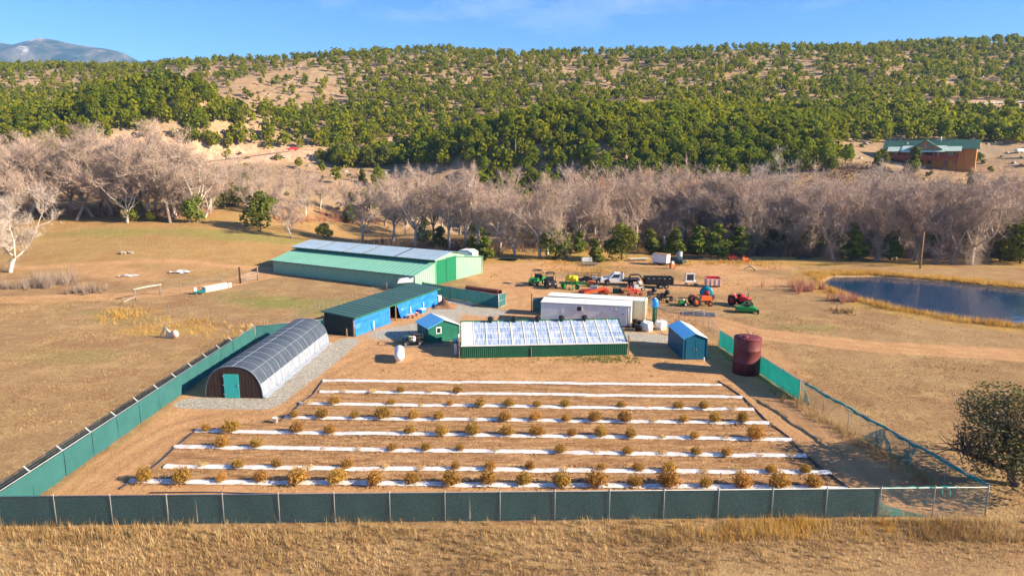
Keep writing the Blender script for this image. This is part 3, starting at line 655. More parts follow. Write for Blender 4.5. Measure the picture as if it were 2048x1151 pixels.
MB().bar((BL + .06, .05, -.3), (BL + .06, .05, 2.3), .14).bar((BL + .06, 5.2, 0), (BL + .06, 5.2, 4.1), .12).bar((BL + .06, BW, -.3), (BL + .06, BW, 2.95), .14).build('corner_trim', 'barn_wall', t)
o = MB().quad((0, 0, 0), (2.4, 0, .2), (2.3, .9, .95), (.1, .9, .55), .08).build('plywood_sheet', 'white_paint', None, (-17.2, 100.6, 1.2), BA + .5); tag(o, 'white sheet leaning at the barn corner above the dark shed', 'panel')
MB().bar((.2, .6, -.9), (.2, .7, .5), .08).bar((2.2, .6, -.9), (2.2, .7, .85), .08).build('prop', 'wood_grey', o)
o = thing('camper_trailer', 'white camper trailer roof showing behind the right end of the barn', 'trailer', (-8.1, 122.2, 0), -.35)
MB().prism([(-1.6, .55), (1.6, .55), (1.6, 3.1), (.8, 3.5), (-.8, 3.5), (-1.6, 3.1)], -1.3, 1.3).build('body', 'white_metal', o)
MB().box(0, -1.31, 1.7, 1.5, .03, .8).build('window', 'glass', o)
for x in (-.6, .6): MB().lathe([(0, -.1), (.32, -.1), (.36, 0), (.32, .1), (0, .1)], 12, (x, -1.1, .36), 'y').build('wheel', 'tyre', o)

# ------------------------------------------------------------------ long shed with blue tarps
TA = math.atan2(91.2 - 73.9, -10.3 + 17.7); TL = 18.9; TD = 3.9
t = thing('tarp_shed', 'long low dark shed closed with wrinkled blue tarps', 'shed', (-17.7, 73.9, 0), TA)   # x along the front, +y to the back
MB().corrugated((0, TD), (0, 0), -.2, 2.55, 2.22, .5, .05, (-1, 0)).build('end_wall', 'shed_dark', t)
MB().corrugated((TL, 0), (TL, TD), -.2, 2.22, 2.55, .5, .05, (1, 0)).build('far_end_wall', 'shed_dark', t)
MB().corrugated((TL, TD), (0, TD), -.2, 2.55, 2.55, .5, .05, (0, 1)).build('back_wall', 'shed_dark', t)
MB().quad((-.3, -.45, 2.22), (TL + .4, -.45, 2.22), (TL + .4, TD + .35, 2.62), (-.3, TD + .35, 2.62), .07).build('roof', 'shed_roof', t)
sm = MB()
for i in range(21): x = -.2 + i * (TL + .5) / 20; sm.bar((x, -.45, 2.245), (x, TD + .3, 2.645), .035, .03)
sm.build('roof_seam', 'shed_roof', t)
MB().box(TL / 2, -.46, 2.06, TL + .7, .05, .16).build('eave_trim', 'trim_green', t)
MB().box(TL / 2, .05, 2.0, TL, .08, .18).build('header_beam', 'wood', t)
for x in (.05, 7.2, 8.55, 18.75): MB().box(x, -.02, -.2, .14, .14, 2.25).build('timber_post', 'wood', t)
def tarp(x0, x1, seed, bunch=0):
    r = random.Random(seed); ph = [r.uniform(0, 6) for _ in range(6)]
    def fn(u, v):
        x = x0 + (x1 - x0) * u; z = 2.08 * (1 - v)
        k = v * (1 - v) * 4
        w_ = .07 * k * math.sin(5 * u * (x1 - x0) / 3 + 3 * v + ph[0]) + .05 * k * math.sin(11 * v - 4 * u + ph[1]) + .035 * math.sin(x * 4 + v * 5 + ph[2]) * v + .03 * math.sin(20 * u + 14 * v + ph[3]) * k
        if bunch: x += bunch * max(0, .22 - u) / .22 * v * 1.0; w_ += .12 * max(0, .25 - u) * 4 * math.sin(u * 90) * v
        return (x, -.12 - .10 * v + w_, z + .02 + .05 * math.sin(x * 1.3 + ph[4]) * v)
    return MB().sheet(fn, 60, 18)
tarp(.1, 7.15, 1).build('blue_tarp', 'tarp', t); tarp(8.6, 18.7, 2, 1.1).build('blue_tarp', 'tarp', t)
MB().tube([(.1, -.24, 1.52), (3.5, -.28, 1.46), (7.1, -.24, 1.5)], .012, 4).tube([(8.7, -.24, 1.42), (13, -.28, 1.36), (18.6, -.24, 1.5)], .012, 4).build('tie_rope', 'dark_metal', t)
for x in (3.3, 11.4, 14.6): MB().tube([(x, -.45, -.1), (x, -.42, 1.15)], .06, 7).build('white_stake', 'white_paint', t)
def onshed(x, y, z=0):
    c, s = math.cos(TA), math.sin(TA); return (-17.7 + x * c - y * s, 73.9 + x * s + y * c, z)
tag(MB().box(0, 0, -.1, .12, .12, 1.1).build('stub_post', 'wood', None, onshed(-.55, .5)), 'short timber stub post at the near corner of the dark shed', 'post')
def bucket(m, label, loc, r=.17, h=.38, group=None):
    o = MB().lathe([(0, .01), (r * .82, .01), (r, h), (r * 1.06, h), (r * 1.06, h - .04), (r * .93, h - .02), (r * .8, .06), (0, .06)], 14).build('bucket', m, None, loc)
    MB().tube([(r * math.cos(a), r * math.sin(a) * .25 - r * .5, h - .03 - .10 * math.sin(a)) for a in [i * math.pi / 8 for i in range(9)]], .008, 4).build('handle', 'galv', o)
    return tag(o, label, 'bucket', group)
for x, y in ((10.2, -.9), (10.6, -1.3), (11.7, -1.15)): bucket('pink_rust', 'pinkish bucket standing by the gap between the blue tarps', onshed(x, y), .24, .45, 'buckets at the tarp opening')
o = thing('cooler_box', 'small blue and white cooler box in front of the right blue tarp', 'cooler', onshed(13.5, -.85), TA)
MB().box(0, 0, 0, .9, .5, .45, taper=1.05).build('body', 'blue_plastic', o); MB().box(0, 0, .451, .98, .56, .10).build('lid', 'white_paint', o)
o = thing('air_conditioner', 'white air conditioner unit at the far end of the tarp shed', 'air conditioner', onshed(19.5, .3), TA)
MB().box(0, 0, .12, .75, .95, .95).build('case', 'white_paint', o); MB().lathe([(0, 0), (.32, 0), (.34, -.03), (.30, -.03)], 16, (-.38, .1, .62), 'x').build('fan_grille', 'dark_metal', o)
for y in (-.35, .35): MB().box(0, y, -.05, .6, .08, .17).build('foot', 'galv', o)

# ------------------------------------------------------------------ hoop house
HA = math.atan2(17.0, .9) - math.pi / 2; HW, HL, HH = 4.85, 17.2, 2.68
t = thing('hoop_house', 'long arched hoop greenhouse with dark shade cloth and white plastic sides', 'greenhouse', (-23.1, 54.05, 0), HA)
def arch(a, k=1.0): return (HW / 2 * k * math.copysign(abs(math.cos(a)) ** .78, math.cos(a)), HH * k * math.sin(a) ** .92 if a < math.pi else 0)
RA = .42
def cover(a0, a1, k, seed, nu=60, nv=22, wr=.012):
    def fn(u, v):
        a = a0 + (a1 - a0) * v; x, z = arch(min(max(a, 0), math.pi), k); y = HL * u
        rib = (u * 12) % 1; s = 1 - .012 * math.sin(math.pi * rib)
        return (x * s + wr * math.sin(y * 5 + a * 9 + seed), y, max(z * s, -.05))
    return MB().sheet(fn, nu, nv)
cover(RA, math.pi - .1, 1.012, 1).build('shade_cloth', 'shade_cloth', t)
cover(0, RA + .02, 1.005, 2, nv=8, wr=.03).build('plastic_side', 'poly_film', t)
cover(math.pi - .42, math.pi, 1.0, 3, nv=8).build('plastic_side', 'poly_film', t)
MB().sheet(lambda u, v: (HW / 2 + .02 + .35 * v + .08 * math.sin(u * 46) * v, HL * u, .12 * (1 - v) + .02 + .03 * math.sin(u * 31)), 70, 3).build('plastic_skirt', 'poly_film', t)
for i in range(13):
    y = HL * i / 12; MB().tube([(arch(a, 1.021)[0], y, arch(a, 1.021)[1]) for a in np.linspace(.02, math.pi - .02, 26)], .018, 5).build('hoop_rib', 'rib_pipe', t)
cords = MB()
for i in range(26):
    y = HL * (i + .5) / 26 + rnd.uniform(-.15, .15); sk = rnd.uniform(-.5, .5)
    cords.tube([(arch(a, 1.018)[0], min(HL, max(0, y + sk * a / 3)), arch(a, 1.018)[1]) for a in np.linspace(.02, 2.4, 18)], .011, 3, False)
cords.build('tie_cord', 'rib_pipe', t)
for a in (RA, .95, 1.57): MB().tube([(arch(a, 1.02)[0], y, arch(a, 1.02)[1]) for y in np.linspace(0, HL, 14)], .016, 5).build('purlin', 'rib_pipe', t)
def endwall(y, name, flip=1):
    mb = MB(); n = 18
    for i in range(n):
        x0, x1 = -HW / 2 * .985 + HW * .985 * i / n, -HW / 2 * .985 + HW * .985 * (i + 1) / n - .018
        def top(x): return HH * .985 * max(0, 1 - abs(x / (HW / 2 * .99)) ** (1 / .78 * 2)) ** .46
        dz = .012 * (i % 2)
        mb.add([(x0, y - dz, -.1), (x1, y - dz, -.1), (x1, y - dz, max(.3, top(x1))), ((x0 + x1) / 2, y - dz, max(.3, top((x0 + x1) / 2))), (x0, y - dz, max(.3, top(x0)))], [(0, 1, 2, 3, 4)])
        mb.add([(x1, y + .02, -.1), (x1 + .018, y + .02, -.1), (x1 + .018, y + .02, max(.3, top(x1) - .02)), (x1, y + .02, max(.3, top(x1) - .02))], [(0, 1, 2, 3)])
    return mb.build(name, 'wood_dark', t)
endwall(-.01, 'end_wall'); endwall(HL - .03, 'back_wall')
MB().tube([(arch(a, 1.0)[0], -.02, arch(a, 1.0)[1]) for a in np.linspace(0, math.pi, 26)], .04, 6).build('end_trim', 'shade_cloth', t)
d = MB().box(-.12, -.06, .02, 1.26, .05, 2.05).build('door', 'teal_door', t)
for z in (.3, 1.1, 1.85): MB().box(-.77, -.1, z, .14, .02, .07).build('hinge', 'galv', d)
MB().box(.45, -.11, 1.05, .05, .06, .14).build('door_handle', 'galv', d)
MB().box(-.12, -.03, .0, 1.42, .03, 2.14).build('door_frame', 'wood_dark', t)

# ------------------------------------------------------------------ green shed, utility cart, propane tank
SA = math.atan2(72.4 - 70.7, -5.8 + 8.9); SW = 3.5; SD = 3.4
t = thing('green_shed', 'small dark green gabled shed with half blue half white roof', 'shed', (-8.9, 70.7, 0), SA)
MB().prism([(0, 0), (SW, 0), (SW, 1.8), (SW * .5, 2.45), (0, 1.8)], 0, SD).build('walls', 'shed_green', t)
MB().quad((-.2, -.2, 1.76), (SW / 2, -.2, 2.56), (SW / 2, SD + .2, 2.56), (-.2, SD + .2, 1.76), .06).build('blue_roof_side', 'tin_blue', t)
MB().quad((SW / 2, -.2, 2.56), (SW + .2, -.2, 1.76), (SW + .2, SD + .2, 1.76), (SW / 2, SD + .2, 2.56), .06).build('white_roof_side', 'tin_white', t)
wi = MB().box(1.15, -.02, 1.05, .62, .05, .72).build('window', 'white_paint', t); MB().box(1.15, -.055, 1.15, .42, .03, .5).build('pane', 'glass', wi)
for x in (0, SW): MB().box(x, -.015, -.05, .1, .05, 1.83).build('corner_trim', 'shed_green', t)
MB().box(SW / 2, -.14, -.08, SW + 1.0, .22, .2).build('timber_sill', 'wood_grey', t)
tag(MB().bar((0, 0, .08), (5.4, 1.0, .08), .2).build('railway_sleeper', 'wood_grey', None, (-12.0, 69.2, 0)), 'long grey timber edging lying below the dark utility cart', 'timber')
def wheel(p, x, y, r, wd, rim='galv', tyre='tyre', axis='y', name='wheel'):
    k = wd / 2
    q = MB().lathe([(r * .55, -k), (r * .9, -k), (r, -k * .6), (r, k * .6), (r * .9, k), (r * .55, k)], 14, (0, 0, 0), axis).build(name, tyre, p, (x, y, r))
    s = k * .8; MB().lathe([(0, -s), (r * .18, -s * 1.1), (r * .3, -s * .8), (r * .56, -s), (r * .56, s), (r * .3, s * .8), (r * .18, s * 1.1), (0, s)], 12, (0, 0, 0), axis).build('rim', rim, q)
    return q
t = thing('utility_cart', 'black open utility cart loaded with clutter beside the green shed', 'cart', (-10.6, 70.5, 0), .15)
MB().box(0, 0, .42, 2.2, 1.5, .12).build('deck', 'dark_metal', t)
rl_ = MB()
for z in (.95, 1.35): rl_.tube([(-1.05, -.7, z), (1.05, -.7, z), (1.05, .7, z), (-1.05, .7, z), (-1.05, -.7, z)], .03, 5)
for x, y in ((-1.05, -.7), (1.05, -.7), (1.05, .7), (-1.05, .7), (0, .7), (0, -.7)): rl_.tube([(x, y, .5), (x, y, 1.37)], .03, 5)
rl_.build('railing', 'dark_metal', t)
MB().box(-.5, .1, .54, .8, .9, .42, .1).build('crate', 'blue_shed', t); MB().box(.45, .2, .54, .7, .8, .6, -.2).build('crate', 'dark_metal', t)
MB().lathe([(0, .54), (.3, .54), (.34, .8), (.28, 1.02), (0, 1.06)], 10, (0, -.4, 0)).build('sack', 'bag', t); MB().box(-.25, -.35, .54, .35, .3, .5, .5).build('bin', 'jd_yellow', t)
for x, y in ((-.75, -.8), (.75, -.8), (-.75, .8), (.75, .8)): wheel(t, x, y, .32, .24)
MB().tube([(-1.1, 0, .42), (-1.7, 0, .3)], .04, 5).build('drawbar', 'dark_metal', t)
t = thing('propane_tank', 'white capsule shaped propane tank on bare ground', 'tank', (-11.1, 64.9, 0), 1.74)
pr_ = [(0, -1.55)] + [(.48 * math.sin(a), -1.15 - .40 * math.cos(a)) for a in np.linspace(.2, 1.57, 6)] + [(.48 * math.cos(a), 1.15 + .40 * math.sin(a)) for a in np.linspace(0, 1.37, 6)] + [(0, 1.55)]
MB().lathe(pr_, 20, (0, 0, .72), 'x').build('vessel', 'white_paint', t)
for x in (-.8, .8):
    MB().box(x, 0, -.05, .14, .6, .38).build('support_foot', 'conc', t); MB().lathe([(.482, -.03), (.495, 0), (.482, .03)], 20, (x, 0, .72), 'x').build('band', 'white_metal', t)
MB().lathe([(.16, 0), (.16, .14), (.1, .2), (0, .22)], 10, (0, 0, 1.18)).build('valve_dome', 'white_metal', t)
t = thing('meter_post', 'white post with a blue box on top beside the greenhouse end', 'post', (-5.75, 66.9, 0), .1)
MB().box(0, 0, -.1, .28, .22, 1.3).build('post', 'white_paint', t); MB().box(0, -.02, 1.2, .5, .4, .42).build('box', 'blue_shed', t); MB().tube([(.35, .1, 0), (.35, .1, 2.1)], .06, 6).build('pipe', 'white_paint', t)

# ------------------------------------------------------------------ lean-to greenhouse with clear panes
GA = math.atan2(1.2, 16.7); GL = 16.75; GD = 4.15; GZ0, GZ1 = 1.28, 2.72
t = thing('pane_greenhouse', 'long greenhouse with sloping clear panel roof on a dark green wall', 'greenhouse', (-5.05, 65.45, 0), GA)
MB().corrugated((0, 0), (GL, 0), -.2, GZ0, GZ0, .2, .03, (0, -1)).build('front_wall', 'green_wall', t)
MB().add([(GL, 0, -.2), (GL, GD, -.2), (GL, GD, GZ1), (GL, 0, GZ0)], [(0, 1, 2, 3)]).build('right_end_wall', 'green_wall', t)
MB().add([(0, 0, -.2), (0, GD, -.2), (0, GD, GZ1), (0, 0, GZ0)], [(3, 2, 1, 0)]).build('left_end_wall', 'green_wall', t)
MB().box(GL / 2, GD, -.2, GL, .1, GZ1 + .15).build('back_wall', 'green_wall', t)
MB().box(GL / 2, GD / 2, -.05, GL - .1, GD - .2, .1).build('earth_floor', 'conc', t)
m, q, b = new_mat('poly_pane'); l = q.links.new; M['poly_pane'] = m
b.inputs['Roughness'].default_value = .22; b.inputs['Specular IOR Level'].default_value = .6
co = N(q, 'ShaderNodeTexCoord'); mpp = N(q, 'ShaderNodeMapping'); mpp.inputs['Scale'].default_value = (7, .55, .55); l(co.outputs['Object'], mpp.inputs[0])
n1 = N(q, 'ShaderNodeTexNoise'); n1.inputs['Scale'].default_value = 1.5; n1.inputs['Detail'].default_value = 5; l(mpp.outputs[0], n1.inputs['Vector'])
rr = N(q, 'ShaderNodeValToRGB'); rr.color_ramp.elements[0].position = .38; rr.color_ramp.elements[0].color = (.16, .30, .56, 1); rr.color_ramp.elements[1].position = .60; rr.color_ramp.elements[1].color = (.62, .68, .76, 1); l(n1.outputs[0], rr.inputs[0]); l(rr.outputs[0], b.inputs['Base Color'])
tp = N(q, 'ShaderNodeBsdfTransparent'); tl = N(q, 'ShaderNodeBsdfTranslucent'); tl.inputs[0].default_value = (.6, .68, .8, 1); m1 = N(q, 'ShaderNodeMixShader'); m1.inputs[0].default_value = .2; m2 = N(q, 'ShaderNodeMixShader'); m2.inputs[0].default_value = .10
l(b.outputs[0], m1.inputs[1]); l(tl.outputs[0], m1.inputs[2]); l(m1.outputs[0], m2.inputs[1]); l(tp.outputs[0], m2.inputs[2]); l(m2.outputs[0], q.nodes['Material Output'].inputs[0])
def slope(x, s, up=0): return (x, GD * s, GZ0 + (GZ1 - GZ0) * s + up)
NCOL = 13
for i in range(NCOL):
    x0, x1 = GL * i / NCOL + .05, GL * (i + 1) / NCOL - .05
    for j in range(4):
        s0, s1 = (j + .02) / 4, (j + .98) / 4
        MB().quad(slope(x0, s0, rnd.uniform(0, .02)), slope(x1, s0, rnd.uniform(0, .02)), slope(x1, s1), slope(x0, s1), .015).build('roof_pane', 'panel_white' if i == 0 else 'poly_pane', t)
for i in range(NCOL + 1):
    x = GL * i / NCOL; MB().bar(slope(x, -.02, .02), slope(x, 1.0, .02), .10 if i % 2 == 0 else .085, .06).build('rafter', 'rafter' if 0 < i < NCOL else 'green_wall', t)
for j in range(1, 4): MB().bar(slope(0, j / 4, .0), slope(GL, j / 4, .0), .05, .05).build('purlin', 'white_paint', t)
MB().bar(slope(-.05, -.015, .03), slope(GL + .05, -.015, .03), .12, .10).build('gutter', 'white_metal', t)
MB().box(GL / 2, GD + .08, GZ1 - .02, GL + .2, .2, .12).build('ridge_cap', 'trim_green', t)
for x in (3.1, 5.6, 8.1, 10.6, 13.05):
    v = MB().lathe([(.13, -.1), (.13, .12), (.25, .2), (.30, .34), (.27, .48), (.15, .57), (0, .6)], 14, (x, GD - .15, GZ1)).build('roof_vent', 'black_plastic', t)
    f = MB()
    for k in range(10): a = k * .628; f.bar((x + .29 * math.cos(a), GD - .15 + .29 * math.sin(a), GZ1 + .2), (x + .29 * math.cos(a + .2), GD - .15 + .29 * math.sin(a + .2), GZ1 + .5), .02, .05)
    f.build('vane', 'dark_metal', v)
MB().box(7.0, -.08, -.1, .06, .08, 1.1).build('broken_batten', 'wood', t); MB().bar((GL + .18, .2, -.1), (GL + .18, .2, 2.05), .12).build('corner_post', 'wood', t); MB().bar((-.18, .1, -.1), (-.18, .1, 1.8), .10).build('corner_post', 'wood', t)

# ------------------------------------------------------------------ white trailer box and cream container
A1 = math.atan2(78.2 - 80.6, 13.95 - 3.5)
t = thing('reefer_trailer', 'white insulated trailer box with a door at its right end', 'trailer', (3.5, 80.6, 0), A1); W1, L1, H1 = 2.55, 10.75, 2.55
MB().box(L1 / 2, W1 / 2, .12, L1, W1, H1 - .12).build('body', 'white_metal', t)
MB().quad((-.05, -.05, H1), (L1 + .05, -.05, H1), (L1 + .05, W1, H1 + .14), (-.05, W1, H1 + .14), .06).build('roof', 'white_metal', t)
MB().box(L1 / 2, -.03, H1 - .14, L1 + .06, .05, .1).build('roof_rail', 'galv', t)
for x in (2.6, 5.2, 7.7): MB().box(x, -.012, .15, .03, .02, H1 - .35).build('panel_seam', 'white_metal', t)
wi = MB().box(4.65, -.03, 1.62, .72, .06, .72).build('vent_window', 'white_paint', t); MB().box(4.65, -.07, 1.7, .52, .03, .52).build('grille', 'dark_metal', wi)
d = MB().box(9.72, -.03, .12, 1.0, .06, 1.95).build('door', 'white_paint', t); MB().box(9.3, -.08, 1.1, .06, .06, .16).build('door_handle', 'galv', d); MB().box(9.75, -.068, 1.45, .3, .012, .18).build('notice_plate', 'galv', d)
MB().tube([(10.45, -.1, .2), (10.45, -.1, 2.2), (10.3, -.1, 2.42)], .07, 8).build('downpipe', 'galv', t)
MB().box(8.95, -.1, 2.05, .12, .14, .22).lathe([(.09, 0), (.14, -.14), (0, -.16)], 10, (8.95, -.2, 2.2)).build('outdoor_lamp', 'galv', t)
MB().tube([(2.7, -.03, .9), (2.7, -.06, 1.45), (2.45, -.1, 1.62)], .02, 5).build('bracket', 'galv', t)
for x in (.7, 5, 9.6): MB().box(x, W1 / 2, -.1, .5, W1 - .3, .22).build('support_block', 'conc', t)
A2 = math.atan2(80.75 - 84.2, 16.25 - 4.4); L2, W2, H2 = 12.19, 2.44, 2.6
t = thing('shipping_container', 'cream corrugated shipping container behind the white trailer', 'container', (4.4, 84.2, 0), A2)
MB().corrugated((0, 0), (L2, 0), .05, H2, H2, .28, .04, (0, -1)).corrugated((L2, W2), (0, W2), .05, H2, H2, .28, .04, (0, 1)).build('side_wall', 'cream_metal', t)
MB().corrugated((0, W2), (0, 0), .05, H2, H2, .28, .04, (-1, 0)).build('front_end', 'cream_metal', t)
rf_ = MB(); nrib = 44
for i in range(nrib):
    x0 = L2 * i / nrib; dx = L2 / nrib
    rf_.add([(x0, 0, H2 - .03), (x0 + dx * .5, 0, H2 - .03), (x0 + dx * .6, 0, H2 + .02), (x0 + dx * .95, 0, H2 + .02), (x0 + dx, 0, H2 - .03), (x0, W2, H2 - .03), (x0 + dx * .5, W2, H2 - .03), (x0 + dx * .6, W2, H2 + .02), (x0 + dx * .95, W2, H2 + .02), (x0 + dx, W2, H2 - .03)], [(k, k + 1, k + 6, k + 5) for k in range(4)])
rf_.build('roof', 'white_metal', t)
for y0 in (.06, W2 / 2 + .01):
    d = MB().box(L2 + .02, y0 + W2 / 4 - .04, .15, .06, W2 / 2 - .08, H2 - .28).build('end_door', 'cream_metal', t)
    for k in (.3, .8): MB().tube([(L2 + .08, y0 + k, .2), (L2 + .08, y0 + k, H2 - .2)], .025, 5).build('lock_rod', 'cream_metal', d)
fr = MB()
for x in (0, L2):
    for y in (0, W2): fr.box(x, y, 0, .16, .16, H2 + .03)
for y in (0, W2): fr.box(L2 / 2, y, H2 - .10, L2, .1, .12); fr.box(L2 / 2, y, 0, L2, .1, .15)
fr.box(L2, W2 / 2, H2 - .12, .14, W2, .15); fr.build('frame', 'cream_metal', t)

# ------------------------------------------------------------------ blue shed and maroon tank
t = thing('blue_shed', 'dark blue metal garden shed with pale blue gabled roof', 'shed', (16.9, 65.0, 0), R(3)); bw, bd = 2.35, 5.4
MB().prism([(0, -.1), (bw, -.1), (bw, 2.18), (bw * .5, 2.62), (0, 2.18)], 0, .04).build('front_wall', 'blue_shed', t)
MB().corrugated((0, bd), (0, 0.02), -.1, 2.2, 2.2, .35, .02, (-1, 0)).build('left_wall', 'blue_shed', t); MB().corrugated((bw, 0.02), (bw, bd), -.1, 2.2, 2.2, .35, .02, (1, 0)).build('right_wall', 'blue_shed', t)
MB().prism([(0, -.1), (bw, -.1), (bw, 2.18), (bw * .5, 2.62), (0, 2.18)], bd - .04, bd).build('back_wall', 'blue_shed', t)
for s in (0, 1):
    x0, x1 = (-.1, bw / 2) if s == 0 else (bw / 2, bw + .1); za, zb = (2.16, 2.69) if s == 0 else (2.69, 2.16)
    q = MB().quad((x0, -.12, za), (x1, -.12, zb), (x1, bd + .1, zb), (x0, bd + .1, za), .05).build('roof_side', 'tin_blue' if s == 0 else 'tin_white', t)
    sm = MB()
    for i in range(1, 12): y = -.1 + i * (bd + .2) / 12; sm.bar((x0 + .02, y, za + .01), (x1 - .02, y, zb + .01), .03, .03)
    sm.build('roof_seam', 'tin_blue' if s == 0 else 'tin_white', q)
for x0 in (.22, 1.19):
    d = MB().box(x0 + .47, -.03, .05, .93, .03, 1.95).build('door', 'blue_shed', t); MB().box(x0 + (.85 if x0 < 1 else .09), -.06, .95, .04, .04, .2).build('door_handle', 'galv', d)
for x in (0, bw): MB().box(x, -.02, -.1, .09, .06, 2.3).build('corner_trim', 'blue_shed', t)
tag(MB().box(0, 0, -.05, .12, .12, .4).build('stake', 'white_paint', None, (18.9, 64.6, 0)), 'tiny white stake in front of the blue shed', 'stake')
t = thing('water_tank', 'upright maroon steel water tank with a dished top', 'tank', (21.75, 60.9, 0))
MB().lathe([(0, -.1), (1.22, -.1), (1.22, 1.15), (1.235, 1.17), (1.22, 1.19), (1.22, 2.3), (1.235, 2.32), (1.22, 2.34), (1.22, 3.35)], 40).build('shell', 'maroon', t)
MB().lathe([(1.22, 3.34), (1.25, 3.36), (1.25, 3.40), (.6, 3.47), (0, 3.5)], 40).build('lid', 'maroon', t)
MB().tube([(.7, .75, 3.4), (.7, .75, 3.62), (.95, .95, 3.62)], .03, 5).tube([(.35, .95, 3.4), (.35, .95, 3.65), (.1, 1.1, 3.7)], .025, 5).tube([(.95, .45, 3.4), (.98, .45, 3.58)], .03, 5).build('pipe_fitting', 'dark_metal', t)
MB().lathe([(.28, 3.42), (.28, 3.5), (0, 3.52)], 14, (-.3, -.2, .02)).build('hatch', 'maroon', t)
o = thing('blue_barrel', 'bright blue plastic barrel on a green stand at the container corner', 'barrel', (17.55, 81.9, 0))
MB().lathe([(0, 1.6), (.42, 1.6), (.46, 1.75), (.38, 1.95), (.44, 2.05), (.40, 2.4), (.30, 2.6), (.18, 2.72), (0, 2.74)], 16).build('body', 'blue_plastic', o); MB().box(0, 0, -.1, .5, .5, 1.7).build('stand', 'trim_green', o)
MB().lathe([(.12, 2.72), (.12, 2.8), (0, 2.82)], 10).build('cap', 'white_paint', o)

# ------------------------------------------------------------------ house on the far slope
hp = at(1850, 331); hzv = hp.z - .4
HZ = R(-35)
t = thing('hillside_house', 'orange brown timber house with green metal roof on the far slope', 'house', (hp.x, hp.y, hzv), HZ); t.scale = (.86, .86, .92); HB = 27.0; x0 = -HB / 2 - 1
MB().box(-1, 5, -2, HB, 10, 5.0).build('lower_storey', 'house_wall', t)
MB().box(-1, 5, 3.0, HB, 10, 3.5).build('upper_storey', 'house_wall', t)
MB().box(HB / 2 + .9, 5.2, -2, 3.7, 9.6, 8.3).build('right_wing', 'house_wall', t)
MB().prism([(-1.2, 6.3), (5, 9.6), (11.2, 6.3), (5, 8.9)], x0 - .8, HB / 2 + 3.4, axis='x').quad((x0 - .8, -1.2, 6.3), (HB / 2 + 3.4, -1.2, 6.3), (HB / 2 + 3.4, 5, 9.6), (x0 - .8, 5, 9.6), .15).quad((x0 - .8, 5, 9.6), (HB / 2 + 3.4, 5, 9.6), (HB / 2 + 3.4, 11.2, 6.3), (x0 - .8, 11.2, 6.3), .15).build('roof', 'house_roof', t)
MB().add([(x0, .0, 6.3), (x0, 10, 6.3), (x0, 5, 9.2), (HB / 2 + 2.7, .4, 6.2), (HB / 2 + 2.7, 10, 6.2), (HB / 2 + 2.7, 5, 9.2)], [(0, 2, 1), (3, 4, 5)]).build('gable_end', 'house_wall', t)
MB().quad((x0 + 1.2, -3.2, 5.5), (x0 + 7.2, -3.2, 5.5), (x0 + 7.2, .2, 7.2), (x0 + 1.2, .2, 7.2), .12).build('porch_roof', 'house_porch', t)
MB().quad((x0 + 6.2, -4.4, 5.3), (x0 + 21, -4.4, 5.3), (x0 + 21, .4, 7.5), (x0 + 6.2, .4, 7.5), .12).build('porch_roof', 'house_porch', t)
MB().quad((x0 + 21, -3.2, 5.5), (x0 + 26, -3.2, 5.5), (x0 + 26, .2, 7.2), (x0 + 21, .2, 7.2), .12).build('porch_roof', 'house_porch', t)
gbl = MB().prism([(x0 + 9, 6.3), (x0 + 19.4, 6.3), (x0 + 14.2, 9.1)], -3.1, -2.9).build('centre_gable', 'house_wall', t)
MB().quad((x0 + 8.4, -3.6, 6.1), (x0 + 14.2, -3.6, 9.5), (x0 + 14.2, 5, 9.5), (x0 + 8.4, 5, 6.1), .15).quad((x0 + 14.2, -3.6, 9.5), (x0 + 20, -3.6, 6.1), (x0 + 20, 5, 6.1), (x0 + 14.2, 5, 9.5), .15).build('gable_roof', 'house_roof', t)
for sg in (-1, 1): MB().prism([(x0 + 14.2 + sg * .35, 6.75), (x0 + 14.2 + sg * 3.0, 6.75), (x0 + 14.2 + sg * 3.0, 7.25), (x0 + 14.2 + sg * .35, 8.55)], -3.16, -3.1).build('gable_window', 'glass', t)
MB().box(x0 + 12.8, -2.1, 2.75, 25.4, 4.2, .25).build('deck', 'house_wood', t)
MB().box(x0 + 12.8, -4.15, 3.0, 25.4, .1, 1.0).box(x0 + .2, -2.1, 3.0, .1, 4.2, 1.0).box(x0 + 25.4, -2.1, 3.0, .1, 4.2, 1.0).build('balustrade', 'house_wood', t)
MB().box(x0 + 12.8, -4.2, 4.02, 25.4, .2, .08).build('handrail', 'house_wood', t)
for i in range(7): x = x0 + .4 + i * 4.13; MB().box(x, -4.05, -2, .3, .3, 7.6).build('deck_post', 'house_wood', t)
for x, wd in ((4.2, 1.5), (9.0, 1.6), (11.2, 1.5), (18.6, 1.0), (22.6, 2.2)):
    wi = MB().box(x0 + x, -.04, 3.9, wd + .3, .06, 1.6).build('window', 'house_wood', t); MB().box(x0 + x, -.09, 4.05, wd, .04, 1.3).build('pane', 'glass', wi)
for x in (13.6, 15.0, 16.2): wi = MB().box(x0 + x, -.04, 3.0, 1.15, .06, 2.5).build('patio_door', 'house_wood', t); MB().box(x0 + x, -.09, 3.2, .9, .04, 2.1).build('pane', 'glass', wi)
for x, wd in ((10.2, 1.2), (16.0, 1.4), (24.2, 1.0)): wi = MB().box(x0 + x, -.04, .9, wd + .3, .06, 1.3).build('window', 'house_wood', t); MB().box(x0 + x, -.09, 1.05, wd, .04, 1.0).build('pane', 'glass', wi)
for x in (13.0, 21.3): d = MB().box(x0 + x, -.05, -.2, 1.3, .08, 2.3).build('door', 'glass', t); MB().box(x0 + x, -.02, -.2, 1.6, .05, 2.5).build('door_frame', 'house_wood', d)
